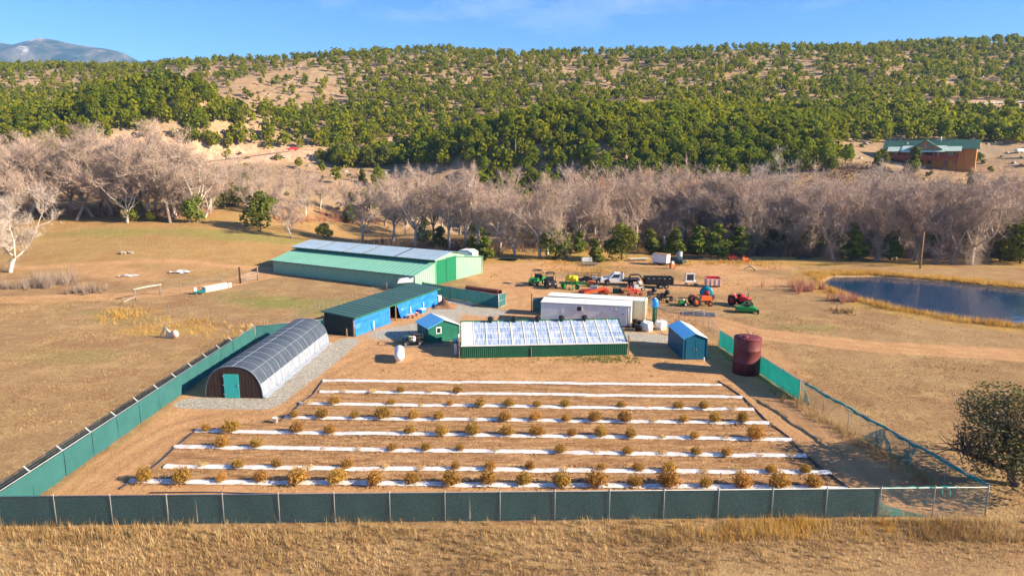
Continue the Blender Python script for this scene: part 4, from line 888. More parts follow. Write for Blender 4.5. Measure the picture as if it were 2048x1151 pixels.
MB().tube([(x0 + 18.6, 4.5, 9.0), (x0 + 18.6, 4.5, 10.5)], .2, 8).lathe([(.3, 0), (.3, .2), (0, .35)], 8, (x0 + 18.6, 4.5, 10.5)).build('flue', 'white_metal', t); MB().tube([(x0 + 7.6, 2.0, 7.5), (x0 + 7.6, 2.0, 8.9)], .13, 8).build('vent_pipe', 'white_metal', t)
MB().box(x0 + 18.2, -3.6, 3.0, .5, .5, .5).box(x0 + 18.2, -3.4, 3.5, .5, .08, .5).build('deck_chair', 'white_paint', t)
q = at(2040, 307); t = thing('propane_tank', 'white propane tank on the slope beside the hillside house', 'tank', (q.x, q.y, q.z - .1), .3)
MB().lathe([(r * 1.3, h * 1.5) for r, h in pr_], 14, (0, 0, .9), 'x').build('vessel', 'white_paint', t)
for x in (-1, 1): MB().box(x, 0, -.4, .3, .9, .8).build('support_foot', 'conc', t)

# ------------------------------------------------------------------ field rows
ROWS = [((645,761),(1443,770)),((640,783),(1485,794)),((600,807),(1507,819)),((570,835),(1537,846)),((392,862),(1583,879)),((350,893),(1612,912)),((330,933),(1660,945)),((260,962),(1695,976))]
ORD = ['first', 'second', 'third', 'fourth', 'fifth', 'sixth', 'seventh', 'eighth']
PLANTS = [[], [(688,.6),(745,.7),(802,.8),(859,.7),(914,1.0)],
 [(613,.7),(670,1.0),(783,.8),(843,.4),(899,.8),(961,1.0),(1018,1.0),(1076,.8),(1130,.9),(1244,.8),(1296,.5),(1356,.9),(1407,.9),(1464,.7)],
 [(588,.9),(645,1.15),(708,.9),(766,1.3),(827,1.0),(878,.9),(948,.6),(1011,1.2),(1072,1.1),(1131,.8),(1189,1.2),(1248,1.2),(1307,.7),(1367,.9),(1429,1.1),(1484,1.2)],
 [(412,.8),(462,1.3),(594,1.2),(660,1.0),(820,.9),(884,1.1),(945,1.2),(1013,1.2),(1075,1.2),(1145,.8),(1201,1.2),(1261,1.1),(1324,.5),(1388,.8),(1451,.7),(1511,1.5)],
 [(443,1.2),(513,1.0),(647,.4),(719,.5),(785,.8),(853,.8),(920,.8),(991,.7),(1120,.9),(1190,.7),(1256,.8),(1322,.7),(1391,.8),(1453,.9),(1518,.5),(1583,.6)],
 [(404,.6),(478,.9),(553,.8),(619,.6),(697,.9),(770,.6),(840,.7),(913,.8),(982,.9),(1060,.8),(1128,.5),(1203,.8),(1275,.8),(1337,1.0),(1407,.7),(1478,.7),(1542,.8),(1610,.8)],
 [(288,1.2),(365,1.5),(441,.8),(519,1.0),(598,1.4),(676,1.3),(750,1.3),(826,1.1),(901,1.4),(975,1.2),(1048,1.1),(1122,1.3),(1193,1.5),(1269,1.0),(1339,1.5),(1411,.9),(1485,1.5),(1556,1.4),(1627,1.3)]]
dm('clod', (.26, .14, .065), .95, (.38, .22, .105), 4, .7)
dm('straw', (.43, .25, .055), .9, (.27, .15, .035), 3, .7, obj_rand=.2, hue=.02, trans=.3)
dm('straw_pale', (.60, .43, .19), .9, (.42, .27, .09), 3, .7, obj_rand=.15, hue=.02, trans=.25)
def bush_mesh(seed, n=700, dense_=1.0, h=.95, rad=.5):
    """dead bushy plant: stems fan out from the root, each ending in a tuft of dry leaves"""
    r = np.random.default_rng(seed); V = []; 
    a = r.uniform(0, 2 * np.pi, n); rr = rad * r.uniform(.1, 1, n) ** .6; hh = h * (1 - .55 * (rr / rad) ** 2) * r.uniform(.35, 1.0, n)
    tip = np.stack([rr * np.cos(a), rr * np.sin(a), hh], 1); base = tip * np.array([.25, .25, .05]) ; base[:, 2] = hh * r.uniform(0, .5, n)
    sd = r.normal(size=(n, 3)); sd /= np.linalg.norm(sd, axis=1)[:, None]; w_ = r.uniform(.012, .035, n)[:, None]
    V1 = np.stack([base - sd * w_ * .4, base + sd * w_ * .4, tip], 1)
    k = n; c = tip + r.normal(size=(k, 3)) * .06; u = r.normal(size=(k, 3)); u /= np.linalg.norm(u, axis=1)[:, None]; v = r.normal(size=(k, 3)); v /= np.linalg.norm(v, axis=1)[:, None]; s = r.uniform(.05, .13, k)[:, None]
    V2 = np.stack([c - u * s, c + u * s * .6, c + v * s * .7], 1)
    V = np.concatenate([V1, V2]).reshape(-1, 3); V[:, 2] = np.maximum(V[:, 2], -.02)
    return np_mesh('dead_plant', V, np.arange(len(V)).reshape(-1, 3))
BM = [bush_mesh(s) for s in range(5)] + [bush_mesh(s + 20, 260, h=.5, rad=.55) for s in range(3)]
for k, me_ in enumerate(BM): me_.materials.append(M['straw' if k < 5 else 'straw_pale'])
for i, (a, b_) in enumerate(ROWS):
    p, q = Vector((*gp(*a), 0)), Vector((*gp(*b_), 0)); d = (q - p); Ln = d.length
    name = ORD[i] + ' mulch strip from the greenhouse' if i < 7 else 'mulch strip closest to the front fence'
    r = random.Random(i); ph = r.uniform(0, 9); nn = int(Ln / .28)
    mb = MB()
    def fn(u, v, ph=ph, Ln=Ln):
        x = Ln * u; hw = .30 + .02 * math.sin(x * 2.1 + ph) + .02 * math.sin(x * 5.3 + ph * 2)
        dip = -.05 * max(0, math.sin(x * .55 + ph) - .86) * 7
        return (x, (v - .5) * 2 * hw + .04 * math.sin(x * .35 + ph), .025 + .10 * (1 - (2 * v - 1) ** 2) + .015 * math.sin(x * 9 + v * 7 + ph) + dip)
    st_ = mb.sheet(fn, nn, 5).build('mulch_strip', 'mulch_film', None, p + Vector((0, 0, .02)), math.atan2(d.y, d.x)); tag(st_, 'white plastic, ' + name if i < 7 else 'white plastic ' + name, 'plastic strip', 'white mulch strips')
    # soil lumps thrown over the film edges
    V = []; rr = np.random.default_rng(50 + i); k = int(Ln * 26); xx = rr.uniform(0, Ln, k); sy = rr.choice([-1, 1], k) * np.abs(rr.normal(.38, .14, k) + rr.exponential(.28, k) * (rr.uniform(0, 1, k) < .7))
    for s_ in range(1):
        ba = np.stack([xx, sy, np.full(k, .0)], 1); sz = rr.uniform(.02, .075, k) ** 1.0
        offs = np.array([[-1, -.8, 0], [1, -.9, 0], [.9, .8, 0], [-.9, 1, 0], [.1, 0, 1.1]]); Vv = (ba[:, None] + offs[None] * sz[:, None, None] * rr.uniform(.6, 1.3, (k, 5, 1)))
        Ff = np.array([[0, 1, 4], [1, 2, 4], [2, 3, 4], [3, 0, 4]])[None] + (np.arange(k) * 5)[:, None, None]
    so_ = link('soil_clods', np_mesh('soil_clods', Vv.reshape(-1, 3), Ff.reshape(-1, 3), 'clod'), None); so_.location = p; so_.rotation_euler = (0, 0, math.atan2(d.y, d.x)); tag(so_, 'brown soil clods along the edge of a mulch strip', 'soil', kind='stuff')
    for px, s in PLANTS[i]:
        f = (px - a[0]) / (b_[0] - a[0]); pos = p + d * f
        # keep the sight column: solve along the strip for the wanted bearing
        uu = (px - 1024) / FPX; lo, hi = 0.0, 1.0
        for _ in range(24):
            mid = (lo + hi) / 2; c = p + d * mid; zc = c.y * math.cos(PITCH) + CAM_H * math.sin(PITCH)
            if c.x / zc < uu: lo = mid
            else: hi = mid
        pos = p + d * lo
        me_ = BM[rnd.randrange(5)] if s > .75 else BM[5 + rnd.randrange(3)]
        sc_ = s * (1.0 if s > .75 else 1.15) * .84
        o = inst('dead_plant', me_, None, (pos.x + rnd.uniform(-.05, .05), pos.y + rnd.uniform(-.12, .08), .03), (0, 0, rnd.uniform(0, 6)), (sc_ * rnd.uniform(.9, 1.2), sc_ * rnd.uniform(.8, 1.1), sc_ * rnd.uniform(.85, 1.05)))
        tag(o, f"dry golden {'big bushy' if s > 1.1 else 'bushy' if s > .75 else 'low flattened'} plant in the {name}", 'plant', 'dead plants in the mulch rows')
lz = .05
tag(MB().tube([(x, y, lz) for x, y in [gp(*q) for q in ((238,978),(275,955),(318,925),(352,893),(385,866),(398,860))]], .045, 6).build('irrigation_hose', 'hose'), 'dark irrigation hose along the left ends of the mulch strips', 'hose')
tag(MB().tube([(x, y, lz) for x, y in [gp(*q) for q in ((560,842),(580,828),(602,806),(625,790),(645,762))]], .045, 6).build('irrigation_hose', 'hose'), 'short dark hose by the far left ends of the upper strips', 'hose')
tag(MB().tube([(x, y, lz) for x, y in [gp(*q) for q in ((1436,762),(1462,778),(1487,796),(1510,818),(1538,846),(1575,872),(1600,900),(1640,935),(1700,978))]], .045, 6).build('irrigation_hose', 'hose'), 'dark irrigation hose along the right ends of the mulch strips', 'hose')
tag(MB().tube([(x, y, lz) for x, y in [gp(*q) for q in ((300,986),(420,985),(520,988),(600,989))]], .04, 6).build('irrigation_hose', 'hose'), 'dark hose lying just inside the front fence', 'hose')
bucket('white_paint', 'lone white bucket at the left end of the upper mulch strips', (*gp(551, 845), 0), .2, .42)

# ------------------------------------------------------------------ machines in the yard
def place(px, py): return (*gp(px, py), 0)
# pickup with flat bed, front to the left
t = thing('flatbed_truck', 'white pickup truck with a black flat bed hitched to the dump trailer', 'truck', place(1238, 569), R(-4))
prof = [(-2.95, .55), (-2.98, .95), (-2.85, 1.08), (-1.55, 1.22), (-.95, 1.86), (-.75, 1.93), (.15, 1.93), (.28, 1.85), (.34, 1.15), (.34, .55), (-1.28, .55), (-1.42, .85), (-1.75, 1.0), (-2.1, .95), (-2.35, .8), (-2.45, .55)]
bd_ = MB(); n = len(prof)
ins = [.06 if z > 1.3 else 0 for x, z in prof]; ins = [.17 if z > 1.6 else (.03 if z > 1.15 else 0) for x, z in prof]
vs_ = [(x, -.98 + k, z) for (x, z), k in zip(prof, ins)] + [(x, .98 - k, z) for (x, z), k in zip(prof, ins)]
bd_.add(vs_, [tuple(range(n)), tuple(range(2 * n - 1, n - 1, -1))] + [(i, i + n, (i + 1) % n + n, (i + 1) % n) for i in range(n)]); bd_.build('cab_body', 'truck_white', t)
MB().add([(-1.46, -.86, 1.30), (-1.46, .86, 1.30), (-1.0, .76, 1.80), (-1.0, -.76, 1.80)], [(0, 1, 2, 3)]).build('windscreen', 'glass', t)
for s in (-1, 1):
    d = MB().add([(-1.2, s * .985, .62), (.05, s * .985, .62), (.05, s * .97, 1.22), (-1.2, s * .97, 1.22)], [(0, 1, 2, 3)]).build('door', 'truck_white', t)
    MB().add([(-1.28, s * .965, 1.26), (.0, s * .965, 1.26), (-.04, s * .85, 1.78), (-.86, s * .85, 1.78)], [(0, 1, 2, 3)]).build('side_window', 'glass', d)
    MB().box(-.1, s * 1.0, 1.08, .2, .04, .05).build('door_handle', 'dark_metal', d); MB().box(-1.25, s * 1.12, 1.2, .12, .22, .22).build('mirror', 'dark_metal', t)
    MB().box(-2.97, s * .72, .82, .08, .34, .18).build('headlight', 'galv', t)
MB().box(-2.98, 0, .82, .06, 1.0, .2).build('grille', 'dark_metal', t); MB().box(-3.06, 0, .5, .16, 1.95, .25).build('bumper', 'dark_metal', t)
MB().box(1.75, 0, .92, 2.75, 2.15, .12).build('flat_bed', 'dark_metal', t); MB().box(1.6, 0, .58, 2.6, .9, .3).build('chassis', 'dark_metal', t)
MB().box(.55, 0, 1.04, .3, 1.2, .75).build('water_tote', 'white_paint', t); hb = MB()
for y in (-.9, -.45, 0, .45, .9): hb.bar((.42, y, 1.0), (.42, y, 2.0), .06)
hb.bar((.42, -.95, 2.0), (.42, .95, 2.0), .08); hb.build('headache_rack', 'dark_metal', t)
for x in (-1.85, 1.75):
    for y in (-.88, .88): wheel(t, x, y, .40, .27, 'galv')
t = thing('dump_trailer', 'black gooseneck dump trailer with high ribbed sides', 'trailer', place(1312, 575), R(-4))
bx_ = MB(); hw, z0_, z1_ = 1.05, .78, 1.72
bx_.box(.3, -hw, z0_, 4.3, .08, z1_ - z0_).box(.3, hw, z0_, 4.3, .08, z1_ - z0_).box(-1.85, 0, z0_, .08, 2.1, z1_ - z0_).box(2.45, 0, z0_, .08, 2.1, z1_ - z0_ - .05).box(.3, 0, z0_, 4.3, 2.1, .08); bx_.build('dump_box', 'dark_metal', t)
for i in range(8): MB().box(-1.6 + i * .55, -hw - .06, z0_, .08, .06, z1_ - z0_).build('side_rib', 'dark_metal', t)
for i in range(5): MB().box(-1.3 + i * .8, -hw - .095, 1.58, .22, .02, .05).build('reflector', 'white_paint', t)
MB().tube([(-1.8, 0, .7), (-2.1, 0, 1.3), (-2.5, 0, 1.95), (-2.9, 0, 2.05), (-3.9, 0, 1.95), (-4.1, 0, 1.75), (-4.15, 0, 1.05)], .13, 6).build('gooseneck', 'dark_metal', t)
for y in (-.55, .55): MB().bar((-1.8, y, .7), (-2.6, y * .4, 2.0), .12).build('neck_brace', 'dark_metal', t)
MB().box(.3, 0, .5, 4.4, .8, .22).build('chassis', 'dark_metal', t)
for x in (.5, 1.4):
    for y in (-1.05, 1.05): wheel(t, x, y, .36, .22, 'rim_white')
MB().box(.95, -1.1, .82, 1.9, .28, .05).build('mudguard', 'dark_metal', t)
# side by side utility vehicles
def utv(label, px, py, rz, bodym):
    t = thing('utility_vehicle', label, 'utility vehicle', place(px, py), rz, 'utility vehicles')
    MB().prism([(-1.45, .38), (-1.5, .75), (-1.0, .98), (-.45, 1.02), (-.35, .55), (.35, .5), (.4, .38)], -.68, .68).build('bonnet', bodym, t)
    MB().box(.05, 0, .38, 1.3, 1.3, .14).build('floor', 'dark_metal', t)
    MB().prism([(.15, .5), (.7, .5), (.75, 1.35), (.6, 1.4), (.5, .85), (.15, .8)], -.6, .6).build('seat', 'black_plastic', t)
    b_ = MB().box(1.15, 0, .62, 1.0, 1.4, .1)
    for y in (-.68, .68): b_.box(1.15, y, .7, 1.0, .05, .3)
    for x in (.67, 1.63): b_.box(x, 0, .7, .05, 1.4, .3)
    b_.build('cargo_bed', bodym if bodym != 'dark_metal' else 'dark_metal', t)
    cg = MB()
    for y in (-.64, .64): cg.tube([(-.62, y, .95), (-.32, y * .92, 1.88), (.62, y * .92, 1.9), (.78, y, .7)], .03, 6)
    cg.tube([(-.32, -.6, 1.88), (-.32, .6, 1.88)], .03, 6).tube([(.62, -.6, 1.9), (.62, .6, 1.9)], .03, 6); cg.build('roll_cage', 'dark_metal', t)
    MB().sheet(lambda u, v: (-.45 + 1.2 * u, -.68 + 1.36 * v, 1.95 + .06 * math.sin(math.pi * v) + .02 * u), 4, 6).build('roof', 'black_plastic', t)
    MB().tube([(-.35, -.3, .95), (-.1, -.3, 1.15)], .025, 5).lathe([(.16, -.02), (.19, 0), (.16, .02)], 12, (-.08, -.3, 1.17), 'x').build('steering_wheel', 'black_plastic', t)
    for s in (-.45, .45): MB().box(-1.5, s, .68, .06, .2, .12).build('headlight', 'white_paint', t)
    for x in (-1.05, 1.15):
        for y in (-.62, .62): wheel(t, x, y, .32, .26)
    return t
utv('green utility vehicle with black canopy parked at the end of the machine row', 1073, 569, R(62), 'jd_green').scale = (1, 1, 1.18)
utv('black utility vehicle with black canopy parked beside the green sprayer', 1101, 575, R(100), 'dark_metal').scale = (1, 1, 1.18)
# field sprayer
t = thing('field_sprayer', 'green field sprayer carrying a yellow horizontal tank', 'sprayer', place(1141, 577), R(-25))
MB().lathe([(0, -.95), (.36, -.92), (.44, -.8), (.44, -.3), (.46, -.27), (.46, -.2), (.44, -.17), (.44, .3), (.46, .33), (.46, .4), (.44, .43), (.44, .8), (.36, .92), (0, .95)], 18, (0, .45, 1.55), 'x').build('tank', 'jd_yellow', t)
fr = MB()
for y in (0, .9): fr.bar((-1.1, y, .85), (1.1, y, .85), .12); 
for x in (-.9, 0, .9): fr.bar((x, -.1, .85), (x, 1.0, .85), .10); fr.bar((x, .05, .85), (x, .3, 1.2), .08); fr.bar((x, .85, .85), (x, .6, 1.2), .08)
fr.build('frame', 'jd_green', t)
bm_ = MB()
for s in (-1, 1): bm_.bar((s * 1.0, -.5, .7), (s * 1.2, -.9, .35), .1).bar((s * .4, -.3, .8), (s * .6, -.9, .3), .1)
bm_.bar((-1.5, -.6, .8), (1.5, -.6, .8), .12).bar((1.1, .9, .8), (2.4, 1.5, .9), .12).bar((1.2, .3, .75), (2.3, 1.0, .6), .1); bm_.build('tool_bar', 'jd_green', t)
for x in (-1.15, 1.15): wheel(t, x, -.2, .38, .2, 'jd_green', 'jd_green' if x < 0 else 'tyre')
for x in (-.6, .15, .7): MB().lathe([(0, -.03), (.3, -.02), (.3, .02), (0, .03)], 14, (x, -.9, .3), 'x').build('coulter_disc', 'jd_green', t)
# railed trailer behind
t = thing('railed_trailer', 'black open trailer with tall pipe rails behind the yellow sprayer tank', 'trailer', place(1168, 566), R(-5))
MB().box(0, 0, .55, 5.2, 1.9, .1).build('deck', 'dark_metal', t); rr_ = MB()
for z in (1.0, 1.55):
    rr_.tube([(-2.6, -.95, z), (2.3, -.95, z), (2.65, -.7, z), (2.65, .7, z), (2.3, .95, z), (-2.6, .95, z), (-2.6, -.95, z)], .035, 5)
for x in (-2.6, -1.3, 0, 1.2, 2.3):
    for y in (-.95, .95): rr_.tube([(x, y, .6), (x, y, 1.56)], .03, 5)
rr_.build('railing', 'dark_metal', t); MB().sheet(lambda u, v: (-.6 + 2.0 * u, -.6 + 1.2 * v, .7 + .5 * math.sin(math.pi * u) * math.sin(math.pi * v)), 8, 6).build('covered_load', 'black_plastic', t); MB().box(1.7, 0, .66, .8, 1.2, .4).build('crate', 'galv', t)
for x in (-.4, .5):
    for y in (-1.0, 1.0): wheel(t, x, y, .34, .2)
MB().bar((2.6, 0, .6), (3.6, 0, .5), .1).build('drawbar', 'dark_metal', t)
# red disc mower group
t = thing('disc_mower', 'bright red disc mower with long folded cutter arms', 'mower', place(1188, 588), R(-12))
MB().prism([(-2.2, .2), (-1.0, .15), (-.3, .35), (-.4, .7), (-1.6, .62), (-2.3, .45)], -.5, .6).build('left_deck', 'red', t)
MB().bar((-1.3, -.9, .3), (1.6, -.2, 1.0), .55, .3).build('cutter_bar', 'orange', t); MB().prism([(.6, .25), (2.1, .3), (2.2, .75), (1.4, 1.05), (.6, .8)], -.5, .6).build('right_deck', 'red', t)
MB().box(-.1, .5, .55, 1.1, .8, .65).build('gearbox', 'galv', t); MB().tube([(-.4, .3, 1.0), (-.6, .9, 1.7)], .07, 6).tube([(.2, .3, 1.0), (-.2, 1.0, 1.65)], .07, 6).tube([(-.7, .9, 1.6), (.0, 1.0, 1.6)], .06, 6).build('hitch_frame', 'dark_metal', t)
for x in (-1.8, 1.8): MB().lathe([(0, -.1), (.24, -.1), (.26, 0), (.24, .1), (0, .1)], 12, (x, -.6, .26), 'y').build('gauge_wheel', 'tyre', t)
MB().box(1.9, -.55, .3, .6, .35, .5).build('guard', 'orange', t)
t = thing('tractor_mower', 'orange compact ride-on mower behind the red disc mower', 'mower', place(1186, 573), R(-20))
MB().prism([(-.9, .35), (-.95, .75), (-.7, .9), (.0, .92), (.1, .45)], -.35, .35).build('bonnet', 'orange', t); MB().prism([(.15, .5), (.6, .5), (.7, 1.1), (.58, 1.12), (.45, .68), (.15, .65)], -.3, .3).build('seat', 'black_plastic', t)
MB().box(-.05, 0, .15, 1.1, 1.1, .15).build('cutting_deck', 'dark_metal', t)
for x, r_ in ((-.7, .2), (.5, .3)):
    for y in (-.42, .42): wheel(t, x, y, r_, .2)
def rake(name, label, cat, px, py, rz, m, kind):
    t = thing(name, label, cat, place(px, py), rz); fr = MB()
    if kind == 'crate':
        for z in (.1, .45, .8, 1.1): fr.bar((-.6, -.35, z), (.6, -.35, z), .05); fr.bar((-.6, .35, z), (.6, .35, z), .05)
        for x in (-.6, -.3, 0, .3, .6): fr.bar((x, -.35, .0), (x, -.35, 1.15), .06); fr.bar((x, .35, .0), (x, .35, 1.15), .06)
        fr.build('slat_cage', m, t); MB().box(0, 0, .05, 1.15, .65, .6).build('contents', 'dark_metal', t)
    elif kind == 'tines':
        fr.bar((-.9, 0, .75), (.9, 0, .75), .12).bar((-.5, .5, .8), (.5, .5, .8), .1).bar((-.4, 0, .75), (-.2, .5, 1.2), .08).bar((.4, 0, .75), (.2, .5, 1.2), .08); fr.build('frame', m, t)
        for i in range(7): x = -.85 + i * .28; MB().tube([(x, 0, .75), (x, -.2, .5), (x, -.12, .15), (x, .02, .02)], .03, 5).build('tine', m, t)
        for x in (-.95, .95): wheel(t, x, .1, .25, .12, m)
    elif kind == 'auger':
        fr.bar((-.9, -.2, .5), (.9, .1, .6), .18).bar((0, 0, .55), (.1, .3, 1.5), .16).bar((-.3, .1, .5), (0, .3, 1.35), .1); fr.build('frame', m, t)
        MB().lathe([(0, -.25), (.32, -.2), (.38, 0), (.32, .2), (0, .25)], 14, (.2, .1, 1.2), 'y').build('drum', m, t); MB().box(-.4, .1, .55, .7, .6, .5).build('motor', m, t)
        for x in (-.7, .75): wheel(t, x, -.1, .28, .16)
        MB().tube([(.9, .1, .6), (1.5, -.4, .1)], .05, 5).build('strut', m, t)
    return t
rake('slatted_cage', 'small dark green slatted cage beside the red mower', 'cage', 1234, 586, R(-8), 'shed_green', 'crate')
rake('tine_harrow', 'small orange tine harrow beside the green slatted cage', 'harrow', 1258, 588, R(-10), 'orange', 'tines')
rake('tine_harrow', 'low red tine harrow behind the container roof', 'harrow', 1270, 592, R(15), 'red', 'tines')
rake('post_auger', 'dark post hole auger frame between the harrows and the blue barrel', 'implement', 1276, 582, R(20), 'galv', 'auger')
rake('tractor_implement', 'black three point implement with an upright drum behind the blue barrel', 'implement', 1306, 596, R(10), 'dark_metal', 'auger')
rake('tractor_implement', 'black spiky cultivator implement with a slanting strut next to the orange tractor', 'implement', 1331, 601, R(-15), 'dark_metal', 'auger')
rake('cultivator', 'black cultivator lying in front of the black implements', 'implement', 1320, 605, R(-30), 'dark_metal', 'tines')
# tractors
def tractor(name, label, px, py, rz, m, s=1.0, fender=None):
    t = thing(name, label, 'tractor', place(px, py), rz); t.scale = (s, s, s)
    MB().prism([(.25, .75), (.25, 1.28), (.4, 1.36), (1.65, 1.28), (1.75, 1.15), (1.75, .75)], -.3, .3).build('bonnet', m, t)
    MB().box(1.77, 0, .8, .05, .5, .4).build('grille', 'dark_metal', t); MB().box(.5, 0, .5, 2.3, .42, .3).build('chassis', 'dark_metal', t)
    MB().prism([(-.75, .95), (-.2, .95), (-.15, 1.02), (-.65, 1.08), (-.78, 1.45), (-.88, 1.42)], -.25, .25).build('seat', 'black_plastic', t)
    MB().tube([(.2, 0, 1.15), (-.1, 0, 1.5)], .03, 5).lathe([(.17, -.02), (.2, 0), (.17, .02)], 14, (-.12, 0, 1.52), 'z').build('steering_wheel', 'black_plastic', t)
    for y in (-.62, .62): MB().sheet(lambda u, v, y=y: (-.55 + .82 * math.cos(.5 + 2.2 * u), y - .18 + .36 * v, .68 + .82 * math.sin(.5 + 2.2 * u)), 8, 2).build('fender', fender or m, t)
    MB().tube([(1.3, .12, 1.25), (1.3, .12, 2.0)], .035, 6).build('exhaust', 'dark_metal', t)
    for y in (-.72, .72): wheel(t, -.55, y, .68, .34, m); wheel(t, 1.4, y * .85, .36, .2, m)
    rp = MB()
    for y in (-.45, .45): rp.tube([(-.9, y, .8), (-.9, y, 1.5)], .035, 5)
    rp.build('lift_arm', 'dark_metal', t)
    return t
tractor('vintage_tractor', 'small orange tractor with orange wheel rims', 1397, 611, R(4), 'orange', 1.0)
tractor('red_tractor', 'bright red tractor parked behind the green mower deck', 1478, 611, R(-62), 'red', 1.05)
t = thing('garden_seeder', 'little green two wheeled seeder next to the orange tractor', 'seeder', place(1364, 612), R(5))
MB().box(0, 0, .45, .9, .6, .35).build('hopper', 'jd_green', t); MB().bar((-.5, -.2, .4), (.6, .2, .4), .1).bar((-.2, 0, .75), (-.6, 0, 1.2), .05).build('frame', 'jd_green', t); MB().lathe([(0, .8), (.2, .8), (.22, 1.0), (0, 1.0)], 10, (.1, 0, 0)).build('lid', 'conc', t)
wheel(t, .35, -.45, .3, .12, 'rim_white'); wheel(t, .35, .45, .3, .12, 'rim_white'); wheel(t, -.45, -.2, .25, .12, 'jd_green')
t = thing('hose_reel', 'round teal hose reel drum with a red hub on wheels', 'hose reel', place(1412, 598), R(-20)); t.scale = (.9, .9, .85)
MB().lathe([(.25, -.42), (.95, -.42), (.98, -.36), (.98, -.30), (.8, -.28), (.8, .28), (.98, .30), (.98, .36), (.95, .42), (.25, .42)], 26, (0, 0, 1.2), 'y').build('drum', 'teal_drum', t)
MB().lathe([(0, -.62), (.2, -.6), (.42, -.5), (.45, -.43), (.45, .43), (.2, .5), (0, .52)], 18, (.1, 0, 1.1), 'y').build('hub', 'red', t)
MB().bar((-.9, -.5, .35), (1.5, -.5, .35), .1).bar((-.9, .5, .35), (1.5, .5, .35), .1).bar((0, -.55, .35), (0, -.55, 1.2), .1).bar((0, .55, .35), (0, .55, 1.2), .1).bar((-.9, -.5, .35), (-1.0, -.4, 1.9), .07).build('frame', 'galv', t)
wheel(t, .9, -.7, .35, .16, 'rim_white'); wheel(t, .9, .7, .35, .16, 'rim_white')
t = thing('rotary_mower', 'green rotary mower deck with rollers beside the red tractor', 'mower', place(1493, 624), R(-14))
MB().prism([(-1.3, .2), (1.3, .2), (1.35, .5), (.9, .72), (-.9, .72), (-1.35, .5)], -.7, .7).build('deck', 'jd_green', t); MB().box(0, .1, .7, .6, .6, .35).build('gearbox', 'dark_metal', t)
MB().bar((-.8, .6, .7), (0, .9, 1.3), .09).bar((.8, .6, .7), (0, .9, 1.3), .09).bar((-1.2, -.75, .4), (1.2, -.75, .4), .15).build('hitch_frame', 'jd_green', t)
for x in (-1.1, -.4, .4): MB().box(x, -.1, .715, .4, .9, .03).build('cover_plate', 'jd_green', t)
for x in (-1.35, 1.35): MB().lathe([(0, -.1), (.25, -.1), (.27, 0), (.25, .1), (0, .1)], 12, (x, -.75, .27), 'x').build('gauge_wheel', 'tyre', t)
t = thing('generator_cart', 'white framed machine cart standing behind the dump trailer', 'cart', place(1380, 571), R(2)); t.scale = (.95, .95, .82)
MB().box(0, 0, .85, 2.0, 1.3, .14).build('platform', 'white_paint', t); MB().box(-.15, .1, .99, 1.25, .9, 1.35).build('housing', 'galv', t); fr = MB()
for x in (-.85, .55): fr.bar((x, -.4, .95), (x, -.4, 2.4), .1)
fr.bar((-.9, -.4, 2.4), (.6, -.4, 2.4), .14); fr.build('frame', 'white_paint', t); MB().box(-.15, -.37, 1.15, .95, .03, 1.0).build('radiator', 'dark_metal', t)
for x in (-.8, .8):
    MB().bar((x * .6, 0, .85), (x, 0, .3), .1).build('leg', 'dark_metal', t); wheel(t, x, -.5, .3, .18)
t = thing('open_bin', 'dented pale pink metal bin with a red inside', 'bin', place(1425, 573), R(-5))
b_ = MB()
for y in (-.75, .75): b_.box(0, y, .3, 2.2, .06, 1.05 + (.25 if y > 0 else 0))
for x in (-1.1, 1.1): b_.box(x, 0, .3, .06, 1.5, 1.15)
b_.box(0, 0, .3, 2.2, 1.5, .06); b_.build('tub', 'pink_rust', t); MB().box(0, .70, .6, 2.1, .03, .95).box(1.05, 0, .6, .03, 1.4, .8).build('red_lining', 'red', t)
for x in (-.95, -.35, .3, .95): MB().box(x, -.8, .3, .1, .06, 1.0).build('rib', 'pink_rust', t)
MB().box(0, 0, -.02, 2.3, .5, .14).box(-.95, 0, .1, .12, 1.3, .2).box(.95, 0, .1, .12, 1.3, .2).build('skid', 'dark_metal', t)
t = thing('metal_grating', 'grey metal frame lying flat on the dirt drive', 'frame', place(1398, 629), R(-14)); fr = MB()
for y in (-.9, -.3, .3, .9): fr.bar((-2.0, y, .12), (2.0, y, .12), .08)
for x in (-2.0, -.7, .7, 2.0): fr.bar((x, -.9, .12), (x, .9, .12), .08)
fr.build('frame', 'galv', t); MB().quad((-1.9, -.85, .06), (1.9, -.85, .06), (1.9, .85, .06), (-1.9, .85, .06), .03).build('sheet', 'dark_metal', t)
# things by the container
def bulk_bag(px, py, s, label):
    o = MB(); r = random.Random(px)
    def fn(u, v):
        a = u * 2 * math.pi; k = (abs(math.cos(a)) ** 4 + abs(math.sin(a)) ** 4) ** -.25
        rad = (.50 + .14 * math.sin(v * 2.4)) * (1 + .05 * math.sin(a * 5 + v * 4)) * s * k * .9
        return (rad * math.cos(a), rad * math.sin(a), s * (1.0 * v + .06 * math.sin(a * 3) * v))
    o.sheet(fn, 28, 8); top = [fn(i / 28, 1) for i in range(28)]; o.add(top + [(0, 0, s * .82)], [(i, (i + 1) % 28, 28) for i in range(28)], True)
    q = o.build('bulk_bag', 'bag', None, place(px, py), r.uniform(0, 1)); tag(q, label, 'bag')
    for a in (.8, 2.4, 3.9, 5.5): MB().tube([(.5 * s * math.cos(a + k * .12), .5 * s * math.sin(a + k * .12), s * (.98 + .22 * math.sin(k * math.pi / 4))) for k in range(5)], .025, 4).build('lifting_loop', 'bag', q)
bulk_bag(1294, 661, 1.05, 'full white bulk bag closest to the container doors'); bulk_bag(1322, 658, 1.0, 'white bulk bag slumped beside the blue shed')
